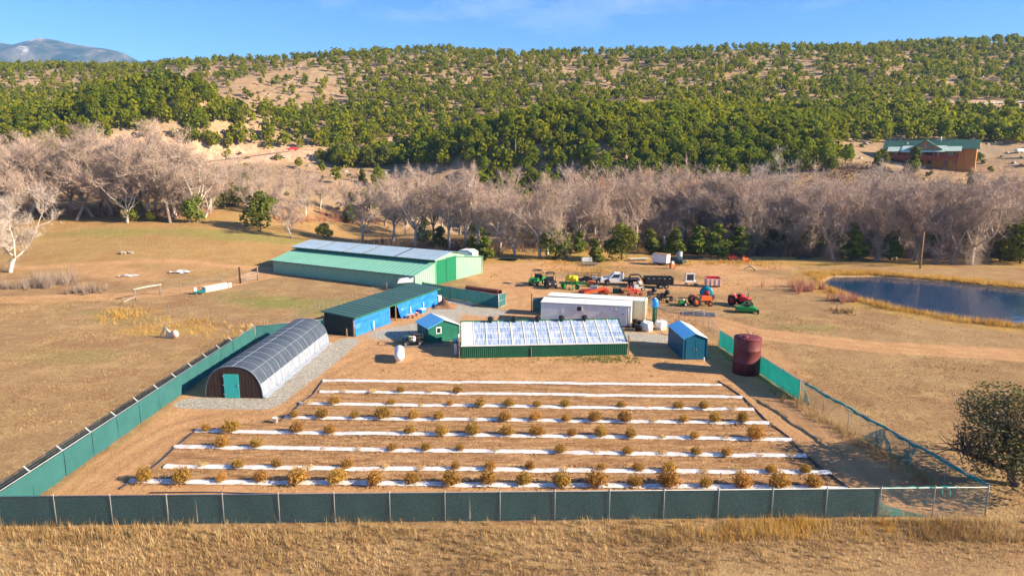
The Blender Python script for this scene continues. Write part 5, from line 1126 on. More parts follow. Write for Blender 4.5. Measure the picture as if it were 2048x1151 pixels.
def pot(px, py, s, label, m='black_plastic'):
    o = MB().lathe([(0, 0), (.26 * s, 0), (.33 * s, .55 * s), (.36 * s, .55 * s), (.36 * s, .60 * s), (.31 * s, .6 * s), (.26 * s, .1), (0, .1)], 14).build('plant_pot', m, None, place(px, py)); tag(o, label, 'pot', 'black pots by the container')
for px, py, s in ((1268, 655, .9), (1279, 652, 1.1), (1288, 655, 1.2), (1276, 662, 1.1), (1305, 650, .9), (1270, 648, 1.0)): pot(px, py, s, 'black plastic plant pot heaped beside the container doors')
bucket('white_paint', 'white bucket among the black pots by the container', place(1278, 656), .2, .4)
tag(MB().tube([place(*q)[:2] + (z,) for q, z in (((1305, 614), .5), ((1312, 640), .9), ((1310, 655), .3), ((1325, 668), .06), ((1345, 672), .06))], .03, 5).build('loose_hose', 'hose'), 'dark loose hose drooping from the blue barrel', 'hose')
tag(MB().tube([(17.7, 81.5, 1.7), (19, 81, 1.25), (20.1, 80.7, 1.1), (21.2, 80.1, 1.3), (22.8, 79.5, 1.75)], .025, 5).build('loose_cable', 'hose'), 'dark cable sagging along the bare fence by the container', 'cable')
t = thing('culvert_pipe', 'rusty corrugated culvert pipe lying behind the green fence', 'pipe', (-4.2, 97.6, 0), math.atan2(-9.7, 11.45) + .12)
cv = []
for i in range(60): cv += [(.55 + .03 * (i % 2), -2.9 + i * .1)]
MB().lathe(cv, 20, (0, 0, .55), 'x').build('barrel', 'rust', t); MB().lathe([(.5, -2.9), (.6, -2.92), (.6, -2.8)], 20, (0, 0, .55), 'x').lathe([(.5, 2.95), (.6, 2.98), (.6, 2.85)], 20, (0, 0, .55), 'x').build('rim', 'rust', t)
tag(MB().quad((-2.6, -.8, .06), (2.6, -.7, .06), (2.4, .8, .06), (-2.5, .7, .06), .08).build('concrete_slab', 'conc', None, (-7.3, 92.2, 0), -.6), 'pale concrete slab on the ground beside the air conditioner', 'slab')
mdz = MB().sheet(lambda u, v: (-1.6 + 3.2 * u, -1.2 + 2.4 * v, 1.0 * max(0, math.sin(math.pi * u) * math.sin(math.pi * v)) ** .8 * (.8 + .3 * math.sin(u * 9 + v * 7)) - .03), 18, 14); dm('mound', (.20, .10, .055), .95, (.34, .19, .09), 3, .7, bump=.5)
tag(mdz.build('soil_heap', 'mound', None, (-9.0, 89.3, 0)), 'heap of dark soil at the far end of the blue tarps', 'soil')

# ------------------------------------------------------------------ clutter at the tree line
def ppos(px, py): q = at(px, py); return (q.x, q.y, q.z)
t = thing('box_trailer', 'white truck box body with a brown top standing at the tree line', 'trailer', ppos(1322, 529), R(-38)); t.scale = (.66, .72, .8)
MB().box(0, 0, .55, 4.4, 2.1, 2.0).build('box', 'white_metal', t); MB().box(0, 0, 2.552, 4.5, 2.2, .1).build('lid', 'wood', t); MB().box(0, 0, .3, 4.0, 1.2, .25).build('chassis', 'dark_metal', t)
for x in (-1.2, 1.2):
    for y in (-.95, .95): wheel(t, x, y, .36, .22)
t = thing('scrap_car', 'dark wrecked car parked next to the white truck box', 'car', ppos(1347, 528), R(-40))
def car_shell(t, m, L=4.4, W=1.75, H=1.45, glassm='glass'):
    k = L / 4.4; pf = [(-2.2, .35), (-2.2, .75), (-2.0, .9), (-1.05, .98), (-.35, 1.42), (.9, 1.45), (1.55, 1.02), (2.1, .95), (2.2, .7), (2.2, .35)]
    pf = [(x * k, z * H / 1.45) for x, z in pf]; n = len(pf); ii = [.2 if z > 1.2 else 0 for x, z in pf]
    MB().add([(x, -W / 2 + i_, z) for (x, z), i_ in zip(pf, ii)] + [(x, W / 2 - i_, z) for (x, z), i_ in zip(pf, ii)], [tuple(range(n)), tuple(range(2 * n - 1, n - 1, -1))] + [(i, i + n, (i + 1) % n + n, (i + 1) % n) for i in range(n)]).build('body', m, t)
    hh = H / 1.45
    for s in (-1, 1): MB().add([(-.85 * k, s * (W / 2 - .03), 1.0 * hh), (1.3 * k, s * (W / 2 - .03), 1.02 * hh), (.85 * k, s * (W / 2 - .17), 1.38 * hh), (-.3 * k, s * (W / 2 - .17), 1.36 * hh)], [(0, 1, 2, 3)]).build('side_window', glassm, t)
    MB().add([(-1.0 * k - .02, -W / 2 + .12, 1.0 * hh), (-1.0 * k - .02, W / 2 - .12, 1.0 * hh), (-.4 * k - .02, W / 2 - .25, 1.38 * hh), (-.4 * k - .02, -W / 2 + .25, 1.38 * hh)], [(0, 1, 2, 3)]).add([(1.5 * k + .02, -W / 2 + .12, 1.06 * hh), (1.5 * k + .02, W / 2 - .12, 1.06 * hh), (.95 * k + .02, W / 2 - .25, 1.41 * hh), (.95 * k + .02, -W / 2 + .25, 1.41 * hh)], [(0, 1, 2, 3)]).build('windscreen', glassm, t)
    for s in (-1, 1): MB().box(-2.2 * k, s * W * .35, .62 * hh, .06, .3, .14).build('headlight', 'white_paint', t)
    for x in (-1.35 * k, 1.35 * k):
        for y in (-W / 2 + .1, W / 2 - .1): wheel(t, x, y, .33, .2)
car_shell(t, 'shed_dark')
t = thing('orange_barrow', 'small orange and white barrow in the grass in front of the scrap car', 'barrow', ppos(1344, 537), .4)
MB().box(0, 0, .15, .8, .7, .75, taper=.8).build('body', 'orange', t); MB().lathe([(.3, .9), (.3, 1.3), (0, 1.35)], 10).build('white_top', 'white_paint', t); wheel(t, .3, -.4, .18, .1)
t = thing('scrap_drum', 'grey upright scrap drum beside the wrecked car', 'drum', ppos(1359, 519)); MB().lathe([(0, 0), (.55, 0), (.55, .7), (.58, .72), (.55, .75), (.55, 1.6), (0, 1.62)], 16).build('shell', 'galv', t); MB().bar((-.6, -.6, 0), (-.9, -.5, 1.4), .1).build('bent_bar', 'rust', t)
def flat_scrap(name, label, cat, px, py, rz, m, L=4, W=1.8):
    t = thing(name, label, cat, ppos(px, py), rz); MB().box(0, 0, .28, L, W, .14).build('bed', m, t)
    for y in (-W / 2, W / 2): MB().bar((-L / 2, y, .42), (L / 2, y, .5), .08).build('side_rail', m, t)
    for x in (-L / 4, L / 4): MB().box(x, 0, -.1, .2, W * .8, .38).build('block', 'wood_grey', t)
    return t
flat_scrap('flat_trailer', 'low black flat trailer lying under the junipers', 'trailer', 1383, 519, R(-12), 'dark_metal', 4.5)
flat_scrap('flat_trailer', 'dark flat trailer alone on the brown slope above the pond', 'trailer', 1606, 517, R(8), 'dark_metal', 3.6)
flat_scrap('scrap_metal', 'dark scrap metal lying in the grass right of the barn', 'frame', 1020, 521, R(-20), 'shed_dark', 3.6)
flat_scrap('lumber_pile', 'pale lumber pile left of the white truck box', 'lumber', 1278, 522, R(6), 'conc', 4.0, 1.2)
t = thing('bench_frame', 'white slatted bench frame at the edge of the trees', 'bench', ppos(1174, 527), R(5))
MB().box(0, 0, .45, 2.0, .6, .06).build('seat', 'white_paint', t)
for z in (.65, .85, 1.05): MB().box(0, .3, z, 2.0, .05, .12).build('slat', 'white_paint', t)
for x in (-.85, .85): MB().bar((x, -.25, -.1), (x, .3, 1.15), .08).bar((x, .3, -.1), (x, -.2, .5), .08).build('leg', 'galv', t)
flat_scrap('pallet', 'dark pallet lying below the white bench frame', 'pallet', 1180, 531, R(3), 'wood_grey', 3.0, 1.2)
rake('hay_rake', 'old red hay rake at the edge of the trees', 'implement', 0, 0, R(10), 'red', 'tines').location = ppos(1465, 522); rake('hay_rake', 'small orange implement at the tree line beside the red rake', 'implement', 0, 0, R(40), 'orange', 'tines').location = ppos(1491, 525)
t = thing('fallen_log', 'bleached forked log lying on the brown slope', 'log', ppos(1505, 541), .3)
MB().tube([(-1.0, 0, 1.1), (-.2, 0, .7), (.6, .1, .2), (1.0, .1, -.1)], [.06, .13, .16, .17], 7).build('trunk', 'dead_wood', t); MB().tube([(-.2, 0, .7), (-.9, .3, .6), (-1.5, .4, .25)], [.1, .07, .04], 6).build('branch', 'dead_wood', t)
# left pasture
def ground_tarp(px, py, lx, ly, rz, label):
    q = Vector(ppos(px, py)); o = MB().sheet(lambda u, v: ((u - .5) * lx * (1 - .25 * abs(v - .5)), (v - .5) * ly + .15 * math.sin(u * 6), .10 + .09 * math.sin(u * 7 + v * 5) + .05 * math.sin(u * 17 + v * 3)), 22, 10).build('ground_tarp', 'bag', None, q, rz); tag(o, label, 'tarp')
ground_tarp(362, 544, 3.6, 2.6, .25, 'larger white plastic sheet spread on the pasture'); ground_tarp(259, 552, 3.4, 1.5, .35, 'narrow crumpled white plastic sheet on the pasture')
p_ = Vector((*gp(412, 584), 0)); q_ = Vector((*gp(463, 574), 0)); d_ = q_ - p_
t = thing('concrete_trough', 'long white concrete trough beside the pasture fence', 'trough', p_, math.atan2(d_.y, d_.x)); Ln = d_.length; b_ = MB()
for y in (0, .8): b_.box(Ln / 2, y, -.1, Ln, .12, .85)
for x in (0, Ln): b_.box(x, .4, -.1, .12, .8, .85)
b_.build('walls', 'conc', t); MB().box(Ln / 2, .4, .3, Ln - .1, .7, .05).build('bottom', 'mound', t); MB().box(Ln * .86, -.02, -.05, .14, .2, .95).build('strap', 'wood_grey', t)
o = flat_scrap('scrap_heap', 'small heap of green and white scrap at the trough end', 'scrap', 400, 588, .2, 'net', 1.6, .8); MB().box(-.6, 0, .3, .3, .3, .7).build('white_stub', 'white_paint', o)
t = thing('plough', 'orange and white implement abandoned in the weeds', 'implement', ppos(335, 676), R(-15))
MB().prism([(-.2, .1), (.55, .0), (.75, .45), (.1, 1.0)], -.1, .1).build('panel', 'conc', t); MB().lathe([(0, -.2), (.42, -.15), (.45, .15), (0, .2)], 12, (1.0, 0, .5), 'y').build('hopper', 'pink_rust', t); MB().tube([(-.9, -.2, 0), (-.3, .1, 1.3), (.1, .1, .9)], .06, 6).tube([(-.8, .2, 0), (-.3, .1, 1.25)], .05, 6).build('handle', 'galv', t); MB().bar((-.3, 0, .2), (1.2, 0, .3), .1).build('beam', 'orange', t)
t = thing('rock_pile', 'low pile of stones beside a thin post on the pasture', 'rocks', ppos(254, 508)); rs = random.Random(4)
def rock(r, seed):
    q = random.Random(seed); mb = MB(); n = 8
    def fn(u, v):
        a = u * 2 * math.pi; e = (v - .5) * math.pi; k = r * (1 + .22 * math.sin(a * 2 + seed) * math.cos(e) + .15 * math.sin(a * 3 + e * 4 + seed * 2))
        return (k * math.cos(a) * math.cos(e), k * math.sin(a) * math.cos(e) * .8, k * math.sin(e) * .65)
    return mb.sheet(fn, n, 6, False)
for i in range(7): o = rock(rs.uniform(.25, .5), i).build('stone', 'rock', t, (rs.uniform(-1.1, 1.1), rs.uniform(-.7, .7), rs.uniform(.1, .3)))
tag(post(MB(), 0, 2.0, .06).build('pasture_post', 'wood_grey', None, ppos(241, 504)), 'single thin post standing beside the stone pile', 'post')
# far vehicles
q = at(585, 304); rp = min(range(len(rc)), key=lambda i: math.hypot(rc[i][0] - q.x, rc[i][1] - q.y)); dr = Vector((rc[rp + 1][0] - rc[rp][0], rc[rp + 1][1] - rc[rp][1]))
t = thing('red_car', 'red car driving on the hillside highway', 'car', (rc[rp][0], rc[rp][1], rz_[rp] + .18), math.atan2(dr.y, dr.x)); car_shell(t, 'car_red')
t = thing('white_van', 'white car parked in the meadow behind the bare trees', 'car', ppos(1124, 419), R(176)); car_shell(t, 'truck_white', 4.6, 1.85, 1.7)
t = thing('parked_pickup', 'white and dark pickup parked in the far meadow between bare trunks', 'truck', ppos(972, 413), R(-8)); car_shell(t, 'truck_white', 5.2, 1.9, 1.6); MB().box(3.6, 0, .5, 3.0, 1.8, .5).build('load_bed', 'galv', t)
t = thing('creek_culvert', 'grey metal roof sheet by the creek seen through the bare trees', 'roof sheet', ppos(1166, 434), .1); MB().quad((-3.5, -1.2, .6), (3.5, -1.2, .6), (3.3, 1.3, 1.5), (-3.3, 1.3, 1.5), .1).build('sheet', 'galv', t); MB().box(-3, 0, -.5, .2, .2, 1.4).box(3, 0, -.5, .2, .2, 1.4).build('prop', 'wood_grey', t)
# poles
def pole(px, py, h, label, arm=1, lean=0):
    q = ppos(px, py); t = thing('utility_pole', label, 'pole', (q[0], q[1], q[2] - .3)); MB().tube([(0, 0, -.5), (lean, 0, h)], [.17, .11], 8).build('shaft', 'wood', t)
    if arm:
        MB().bar((lean - 1.2, 0, h - .5), (lean + 1.2, 0, h - .5), .14).build('crossarm', 'wood', t)
        for x in (-1.1, 0, 1.1): MB().lathe([(.05, 0), (.07, .1), (.03, .2), (0, .22)], 6, (lean + x, 0, h - .43)).build('insulator', 'galv', t)
pole(540, 268, 9.5, 'wooden power pole with crossarm above the red car'); pole(1031, 335, 9.5, 'wooden power pole rising above the bare trees by the meadow', 0); pole(1461, 305, 9.5, 'wooden power pole in the pines with a slanting guy', 1); pole(1623, 292, 7.0, 'short power pole beside the pines left of the house', 0)
pole(1840, 537, 7.0, 'bare timber pole standing on the far bank of the pond', 0)
# guardrail on the highway
i0 = min(range(len(rc)), key=lambda i: abs(rc[i][0] - cp(1925, 212, 350)[0])); t = thing('guardrail', 'galvanised guardrail along the highway on the hillside', 'guardrail', (rc[i0][0], rc[i0][1] - 4.2, rz_[i0])); pts_ = [Vector((rc[i][0] - rc[i0][0], rc[i][1] - rc[i0][1], rz_[i] - rz_[i0])) for i in range(i0, min(i0 + 14, len(rc)))]
for a, b_ in zip(pts_[:-1], pts_[1:]):
    MB().bar(a + Vector((0, 0, .75)), b_ + Vector((0, 0, .75)), .08, .45).build('rail', 'white_metal', t); MB().box(a.x, a.y, a.z - .5, .15, .15, 1.4).build('post', 'wood_grey', t)

# ------------------------------------------------------------------ vegetation
dm('pine', (.19, .22, .008), .7, (.125, .155, .008), 1.2, .8, obj_rand=.25, hue=.035, trans=.5, spec=.15)
dm('juniper', (.145, .165, .022), .75, (.085, .11, .016), 1.2, .8, obj_rand=.25, hue=.03, trans=.25, spec=.15)
dm('bark', (.13, .09, .065), .9, (.07, .05, .04), 3, .7)
dm('cotton_bark', (.33, .27, .22), .85, (.19, .145, .115), 1.5, .8, obj_rand=.3, hue=.02)
dm('pale_bark', (.52, .47, .42), .85, (.34, .29, .25), 1.5, .7)
dm('twig', (.45, .345, .28), .8, (.34, .25, .20), .4, .8, obj_rand=.16, hue=.02)
dm('twig_pale', (.52, .445, .385), .8, (.41, .34, .29), .4, .8)
dm('twig_rust', (.54, .33, .20), .8, (.42, .26, .165), .4, .8, obj_rand=.15, hue=.02)
def leaf_quads(c, nrm, s, r):
    """small quads at c facing roughly nrm"""
    n = len(c); nr = nrm + r.normal(size=(n, 3)) * .55; nr /= np.linalg.norm(nr, axis=1)[:, None] + 1e-9
    u = np.cross(nr, r.normal(size=(n, 3))); u /= np.linalg.norm(u, axis=1)[:, None] + 1e-9; v = np.cross(nr, u); s = s[:, None]
    return np.stack([c - u * s - v * s * .45, c + u * s * .25 - v * s * .8, c + u * s + v * s * .35, c - u * s * .2 + v * s * .85], 1)
def crown_arr(seed, n, kind='pine', leaf=.055):
    """unit-height crown as (n,4,3) quads"""
    r = np.random.default_rng(seed)
    if kind == 'pine': K, w_, zc, z0 = 11, .33, .58, .16
    elif kind == 'round': K, w_, zc, z0 = 12, .42, .5, .06
    elif kind == 'cone': K, w_, zc, z0 = 12, .24, .45, .03
    else: K, w_, zc, z0 = 9, .40, .62, .3
    lc = np.empty((K, 3)); lr = np.empty(K)
    for k in range(K):
        z = z0 + .12 + (.95 - z0 - .2) * (k + r.uniform(0, .9)) / K; f = (z - z0) / (1 - z0)
        prof = math.sin(math.pi * min(1, f * .9 + .16)) ** .7 if kind != 'cone' else (1 - f) ** .8 * .95 + .08
        a = r.uniform(0, 6.28); d = w_ * prof * r.uniform(.35, .75); lc[k] = (d * math.cos(a), d * math.sin(a), z); lr[k] = w_ * prof * r.uniform(.42, .68) + .03
    top = np.argmax(lc[:, 2]); lc[top, :2] *= .3
    k = r.choice(K, n, p=lr ** 2 / (lr ** 2).sum()); dr = r.normal(size=(n, 3)); dr[:, 2] += .25; dr /= np.linalg.norm(dr, axis=1)[:, None]
    c = lc[k] + dr * lr[k][:, None] * r.uniform(.72, 1.06, n)[:, None] * np.array([1, 1, .85]); c[:, 2] = np.maximum(c[:, 2], z0 * .6)
    return leaf_quads(c, dr, r.uniform(.6, 1.25, n) * leaf, r)
def quads_mesh(name, Q, m): V = Q.reshape(-1, 3); return np_mesh(name, V, np.arange(len(V)).reshape(-1, 4), m)
def trunk_mesh(seed, m, top=.8, r0=.022):
    r = random.Random(seed); mb = MB(); mb.tube([(0, 0, -.08), (r.uniform(-.02, .02), 0, top * .5), (r.uniform(-.03, .03), r.uniform(-.03, .03), top)], [r0, r0 * .75, r0 * .3], 6)
    for i in range(5): z = .2 + .1 * i; a = r.uniform(0, 6.28); mb.tube([(0, 0, z), (.2 * math.cos(a), .2 * math.sin(a), z + .1)], [r0 * .4, r0 * .15], 4)
    me_ = mb.mesh('trunk'); me_.materials.append(M[m]); return me_
PC = [quads_mesh('crown', crown_arr(100 + i, 900, 'pine', .04), 'pine') for i in range(6)] + [quads_mesh('crown', crown_arr(130 + i, 900, 'round', .043), 'pine') for i in range(3)]
PT = [trunk_mesh(i, 'bark') for i in range(3)]
JC = [quads_mesh('crown', crown_arr(160 + i, 1500, k, .036), 'juniper') for i, k in enumerate(('round', 'round', 'cone', 'cone', 'round'))]
def tree(name, label, cat, loc, h, crown, trunk, wid=1.0, group=None, rz=None, sink=.1):
    t = thing(name, label, cat, (loc[0], loc[1], loc[2] - sink), rnd.uniform(0, 6.28) if rz is None else rz, group)
    inst('crown', crown, t, scale=(h * wid, h * wid, h)); inst('trunk', trunk, t, scale=(h, h, h)); return t
# hillside pines, thinned or packed as the slope shows them
sp_ = 4.7; ax, ay = np.meshgrid(np.arange(-560, 600, sp_), np.arange(192, 556, sp_)); ax = ax.ravel() + npr.uniform(-2.1, 2.1, ax.size); ay = ay.ravel() + npr.uniform(-2.1, 2.1, ay.size)
ex, ey = np.meshgrid(np.arange(-270, -108, 4.2), np.arange(258, 302, 4.2)); ax = np.append(ax, ex.ravel() + npr.uniform(-1.8, 1.8, ex.size)); ay = np.append(ay, ey.ravel() + npr.uniform(-1.8, 1.8, ey.size))
ex, ey = np.meshgrid(np.arange(-75, 118, 4.0), np.arange(226, 306, 4.0)); ax = np.append(ax, ex.ravel() + npr.uniform(-1.8, 1.8, ex.size)); ay = np.append(ay, ey.ravel() + npr.uniform(-1.8, 1.8, ey.size))
az = height(ax, ay)
def project(x, y, z):
    zc = y * math.cos(PITCH) - (z - CAM_H) * math.sin(PITCH); yc = -(z - CAM_H) * math.cos(PITCH) - y * math.sin(PITCH); return 1024 + FPX * x / zc, 575.5 + FPX * yc / zc, zc
qx, qy, qz = project(ax, ay, az); dr_, _z = road_near(ax, ay)
uphill = ay > np.interp(ax, [p[0] for p in ROAD], [p[1] for p in ROAD])
den = np.full(ax.shape, .50); th = np.full(ax.shape, 5.0)
up = uphill & (qx > 640); den = np.where(up, np.where(qy < 125, .50, .62), den); th = np.where(up, 5.5, th)
den = np.where(up & (qx > 1650), .72, den); den = np.where(up & (qx > 1050) & (qx < 1450) & (qy > 120) & (qy < 190), .55, den)
den = np.where(up & (qy > 185) & (qx > 750), .85, den)
low = (~uphill) & (qx > 640); den = np.where(low, .97, den); th = np.where(low, 6.9, th)
md = low & (qy > 336) & (qx < 960); den = np.where(md, .03, den)
den = np.where(low & (qx < 960) & (qx > 640) & (qy > 336), .05, den)
den = np.where((qx > 1655) & (qy > 288) & low, .05, den); den = np.where((qx > 1655) & (qy > 288) & low, .06, den)
spur = (qx < 515) & (ay < 312); den = np.where(spur, .95, den); th = np.where(spur, 7.2, th)
den = np.where((qx < 520) & (qy > 300), .08, den); den = np.where((qx >= 520) & (qx < 900) & (qy > 222) & (qy < 302) & uphill, .92, den); th = np.where((qx >= 520) & (qx < 900) & (qy > 222) & (qy < 302) & uphill, 6.6, th)
den = np.where((qx >= 330) & (qx < 690) & (qy > 138) & (qy < 232) & (ay > 305), .24, den)
den = np.where((qx < 330) & (ay > 305), .62, den); den = np.where((qx >= 520) & (qx <= 640) & (ay > 290) & (ay < 345), .85, den); den = np.where((qx >= 520) & (qx < 640) & (ay <= 285), .03, den)
den = den * (.55 + .9 * fbm(ax, ay, 28, 2, 77))
den = np.where(dr_ < 5.8, 0, den); den = np.where((dr_ < 16) & (((qx > 865) & (qx < 985)) | ((qx > 1040) & (qx < 1320))), den * .1, den); den = np.where(seg_dist(ax, ay, trk) < 3.2, 0, den)
den = np.where((dr_ < 9) & (~uphill) & (qx < 720), .04, den)
hx, hy = hp.x, hp.y; den = np.where(np.hypot(ax - hx - 3, ay - hy - 4) < 21, 0, den); den = np.where((ay < 236) & (qx > 520) & (qx < 700), den * .2, den); den = np.where((ay < 212), 0, den)
den = np.where((qx > 1880) & (qx < 2100) & (qy > 205) & (qy < 224), 0, den)
keep = (npr.uniform(0, 1, ax.shape) < den) & (qx > -420) & (qx < 2420)
tx, ty, tz, tq, tqy, tzc = ax[keep], ay[keep], az[keep], qx[keep], qy[keep], qz[keep]
hh_ = th[keep] * npr.uniform(.62, 1.25, len(tx)); size = hh_ / tzc * ((tq > -10) & (tq < 2058)); order = np.argsort(-size)
near_i, rest_i = order[:300], order[300:]
def zone(x, y, px, py, h):
    sz = 'tall' if h > 8 else 'squat' if h < 6 else 'bushy'
    if px < 520 and y < 300: return f"{sz} green pine on the wooded spur above the grove, {'beside the gully track' if px > 400 else 'on its crest' if px > 200 else 'towards the mountains'}", 'pines on the left spur'
    if y > np.interp(x, [p[0] for p in ROAD], [p[1] for p in ROAD]): return f'{sz} yellow green pine scattered on the slope above the highway', 'pines above the highway'
    w = 'above the open meadow' if px < 900 else 'above the white meadow car' if px < 1180 else 'above the white truck box' if px < 1320 else 'left of the slanting guyed pole' if px < 1450 else 'between guyed pole and house' if px < 1740 else 'behind the hillside house'
    return f"{sz} {'lower' if y < 262 else 'upper'} green pine in the belt below the highway, {w}", 'pines below the highway'
for i in near_i:
    lb, gr = zone(tx[i], ty[i], tq[i], tqy[i], hh_[i]); k = rnd.randrange(9)
    tree('pine_tree', lb, 'tree', (tx[i], ty[i], tz[i]), hh_[i], PC[k], PT[k % 3], rnd.uniform(.8, 1.08), gr)
LOW = [crown_arr(200 + i, 92, 'pine', .10) for i in range(6)] + [crown_arr(220 + i, 92, 'round', .105) for i in range(2)]
def scatter_quads(protos, xs, ys, zs, hs, wd=(.78, 1.1)):
    out_, tint = [], []
    for i in range(len(xs)):
        Q = protos[i % len(protos)]; a = npr.uniform(0, 6.28); c, s = math.cos(a), math.sin(a); h = hs[i]; w_ = h * npr.uniform(*wd)
        P = np.empty_like(Q); P[..., 0] = (Q[..., 0] * c - Q[..., 1] * s) * w_ + xs[i]; P[..., 1] = (Q[..., 0] * s + Q[..., 1] * c) * w_ + ys[i]; P[..., 2] = Q[..., 2] * h + zs[i] - .1
        out_.append(P); tint.append(np.full(len(Q) * 4, npr.uniform(0, 1)))
    return np.concatenate(out_), np.concatenate(tint)
def tinted(name, ca, cb, cc, trans=.25, rough=.75):
    m, t, b = new_mat(name); l = t.links.new; b.inputs['Roughness'].default_value = rough; b.inputs['Specular IOR Level'].default_value = .12
    a = N(t, 'ShaderNodeAttribute'); a.attribute_name = 'tint'; r_ = N(t, 'ShaderNodeValToRGB'); e = r_.color_ramp.elements; e[0].color = (*ca, 1); e[1].color = (*cb, 1); q = e.new(.5); q.color = (*cc, 1); l(a.outputs['Fac'], r_.inputs[0])
    l(r_.outputs[0], b.inputs['Base Color']); tr = N(t, 'ShaderNodeBsdfTranslucent'); l(r_.outputs[0], tr.inputs[0]); mx_ = N(t, 'ShaderNodeMixShader'); mx_.inputs[0].default_value = trans; l(b.outputs[0], mx_.inputs[1]); l(tr.outputs[0], mx_.inputs[2]); l(mx_.outputs[0], t.nodes['Material Output'].inputs[0]); M[name] = m
def stuff(name, label, cat, Q, tint, m):
    V = Q.reshape(-1, 3); k = Q.shape[1]; me_ = np_mesh(name, V, np.arange(len(V)).reshape(-1, k), m)
    a = me_.attributes.new('tint', 'FLOAT', 'POINT'); a.data.foreach_set('value', tint.astype(np.float32)); return tag(link(name, me_), label, cat, kind='stuff')
tinted('pine_mix', (.135, .17, .008), (.25, .25, .010), (.19, .21, .008), .5)
Q, tn = scatter_quads(LOW, tx[rest_i], ty[rest_i], tz[rest_i], hh_[rest_i])
stuff('pine_forest', 'far pine wood covering the hillside up to the skyline', 'forest', Q, tn, 'pine_mix')
# scrub between the pines
k = 2600; bx2 = npr.uniform(-430, 460, k); by2 = npr.uniform(195, 545, k); bz2 = height(bx2, by2); d2, _q = road_near(bx2, by2); ok = (d2 > 6) & (np.hypot(bx2 - hx - 3, by2 - hy - 4) > 14) & (np.abs(bx2 / by2) < .85)
SC = [crown_arr(240 + i, 26, 'round', .2) for i in range(5)]; tinted('scrub', (.20, .15, .09), (.10, .105, .04), (.15, .12, .075), .15)
Q, tn = scatter_quads(SC, bx2[ok], by2[ok], bz2[ok], npr.uniform(.7, 1.7, ok.sum()), (1.0, 1.7)); stuff('hill_scrub', 'low brown scrub dotted over the hillside', 'scrub', Q, tn, 'scrub')
# loose rocks on the slopes
k = 1500; rx = npr.uniform(-300, 380, k); ry = npr.uniform(225, 520, k); rzv = height(rx, ry); s_ = npr.uniform(.25, 1.1, k); dd, _q = road_near(rx, ry); ok = dd > 6
base = np.array([[-1, -.7, -.2], [.9, -.9, -.2], [1, .8, -.2], [-.8, .9, -.2], [-.5, -.4, .7], [.5, -.5, .55], [.6, .4, .75], [-.4, .5, .5]]); fq = np.array([[0, 1, 5, 4], [1, 2, 6, 5], [2, 3, 7, 6], [3, 0, 4, 7], [4, 5, 6, 7]])
V = (base[None] * npr.uniform(.6, 1.3, (k, 8, 3)) * s_[:, None, None])[ok] + np.stack([rx, ry, rzv], 1)[ok][:, None]; kk = len(V)
tag(link('hill_rocks', np_mesh('hill_rocks', V.reshape(-1, 3), (fq[None] + (np.arange(kk) * 8)[:, None, None]).reshape(-1, 4), 'rock')), 'grey loose rocks strewn over the hillside', 'rocks', kind='stuff')

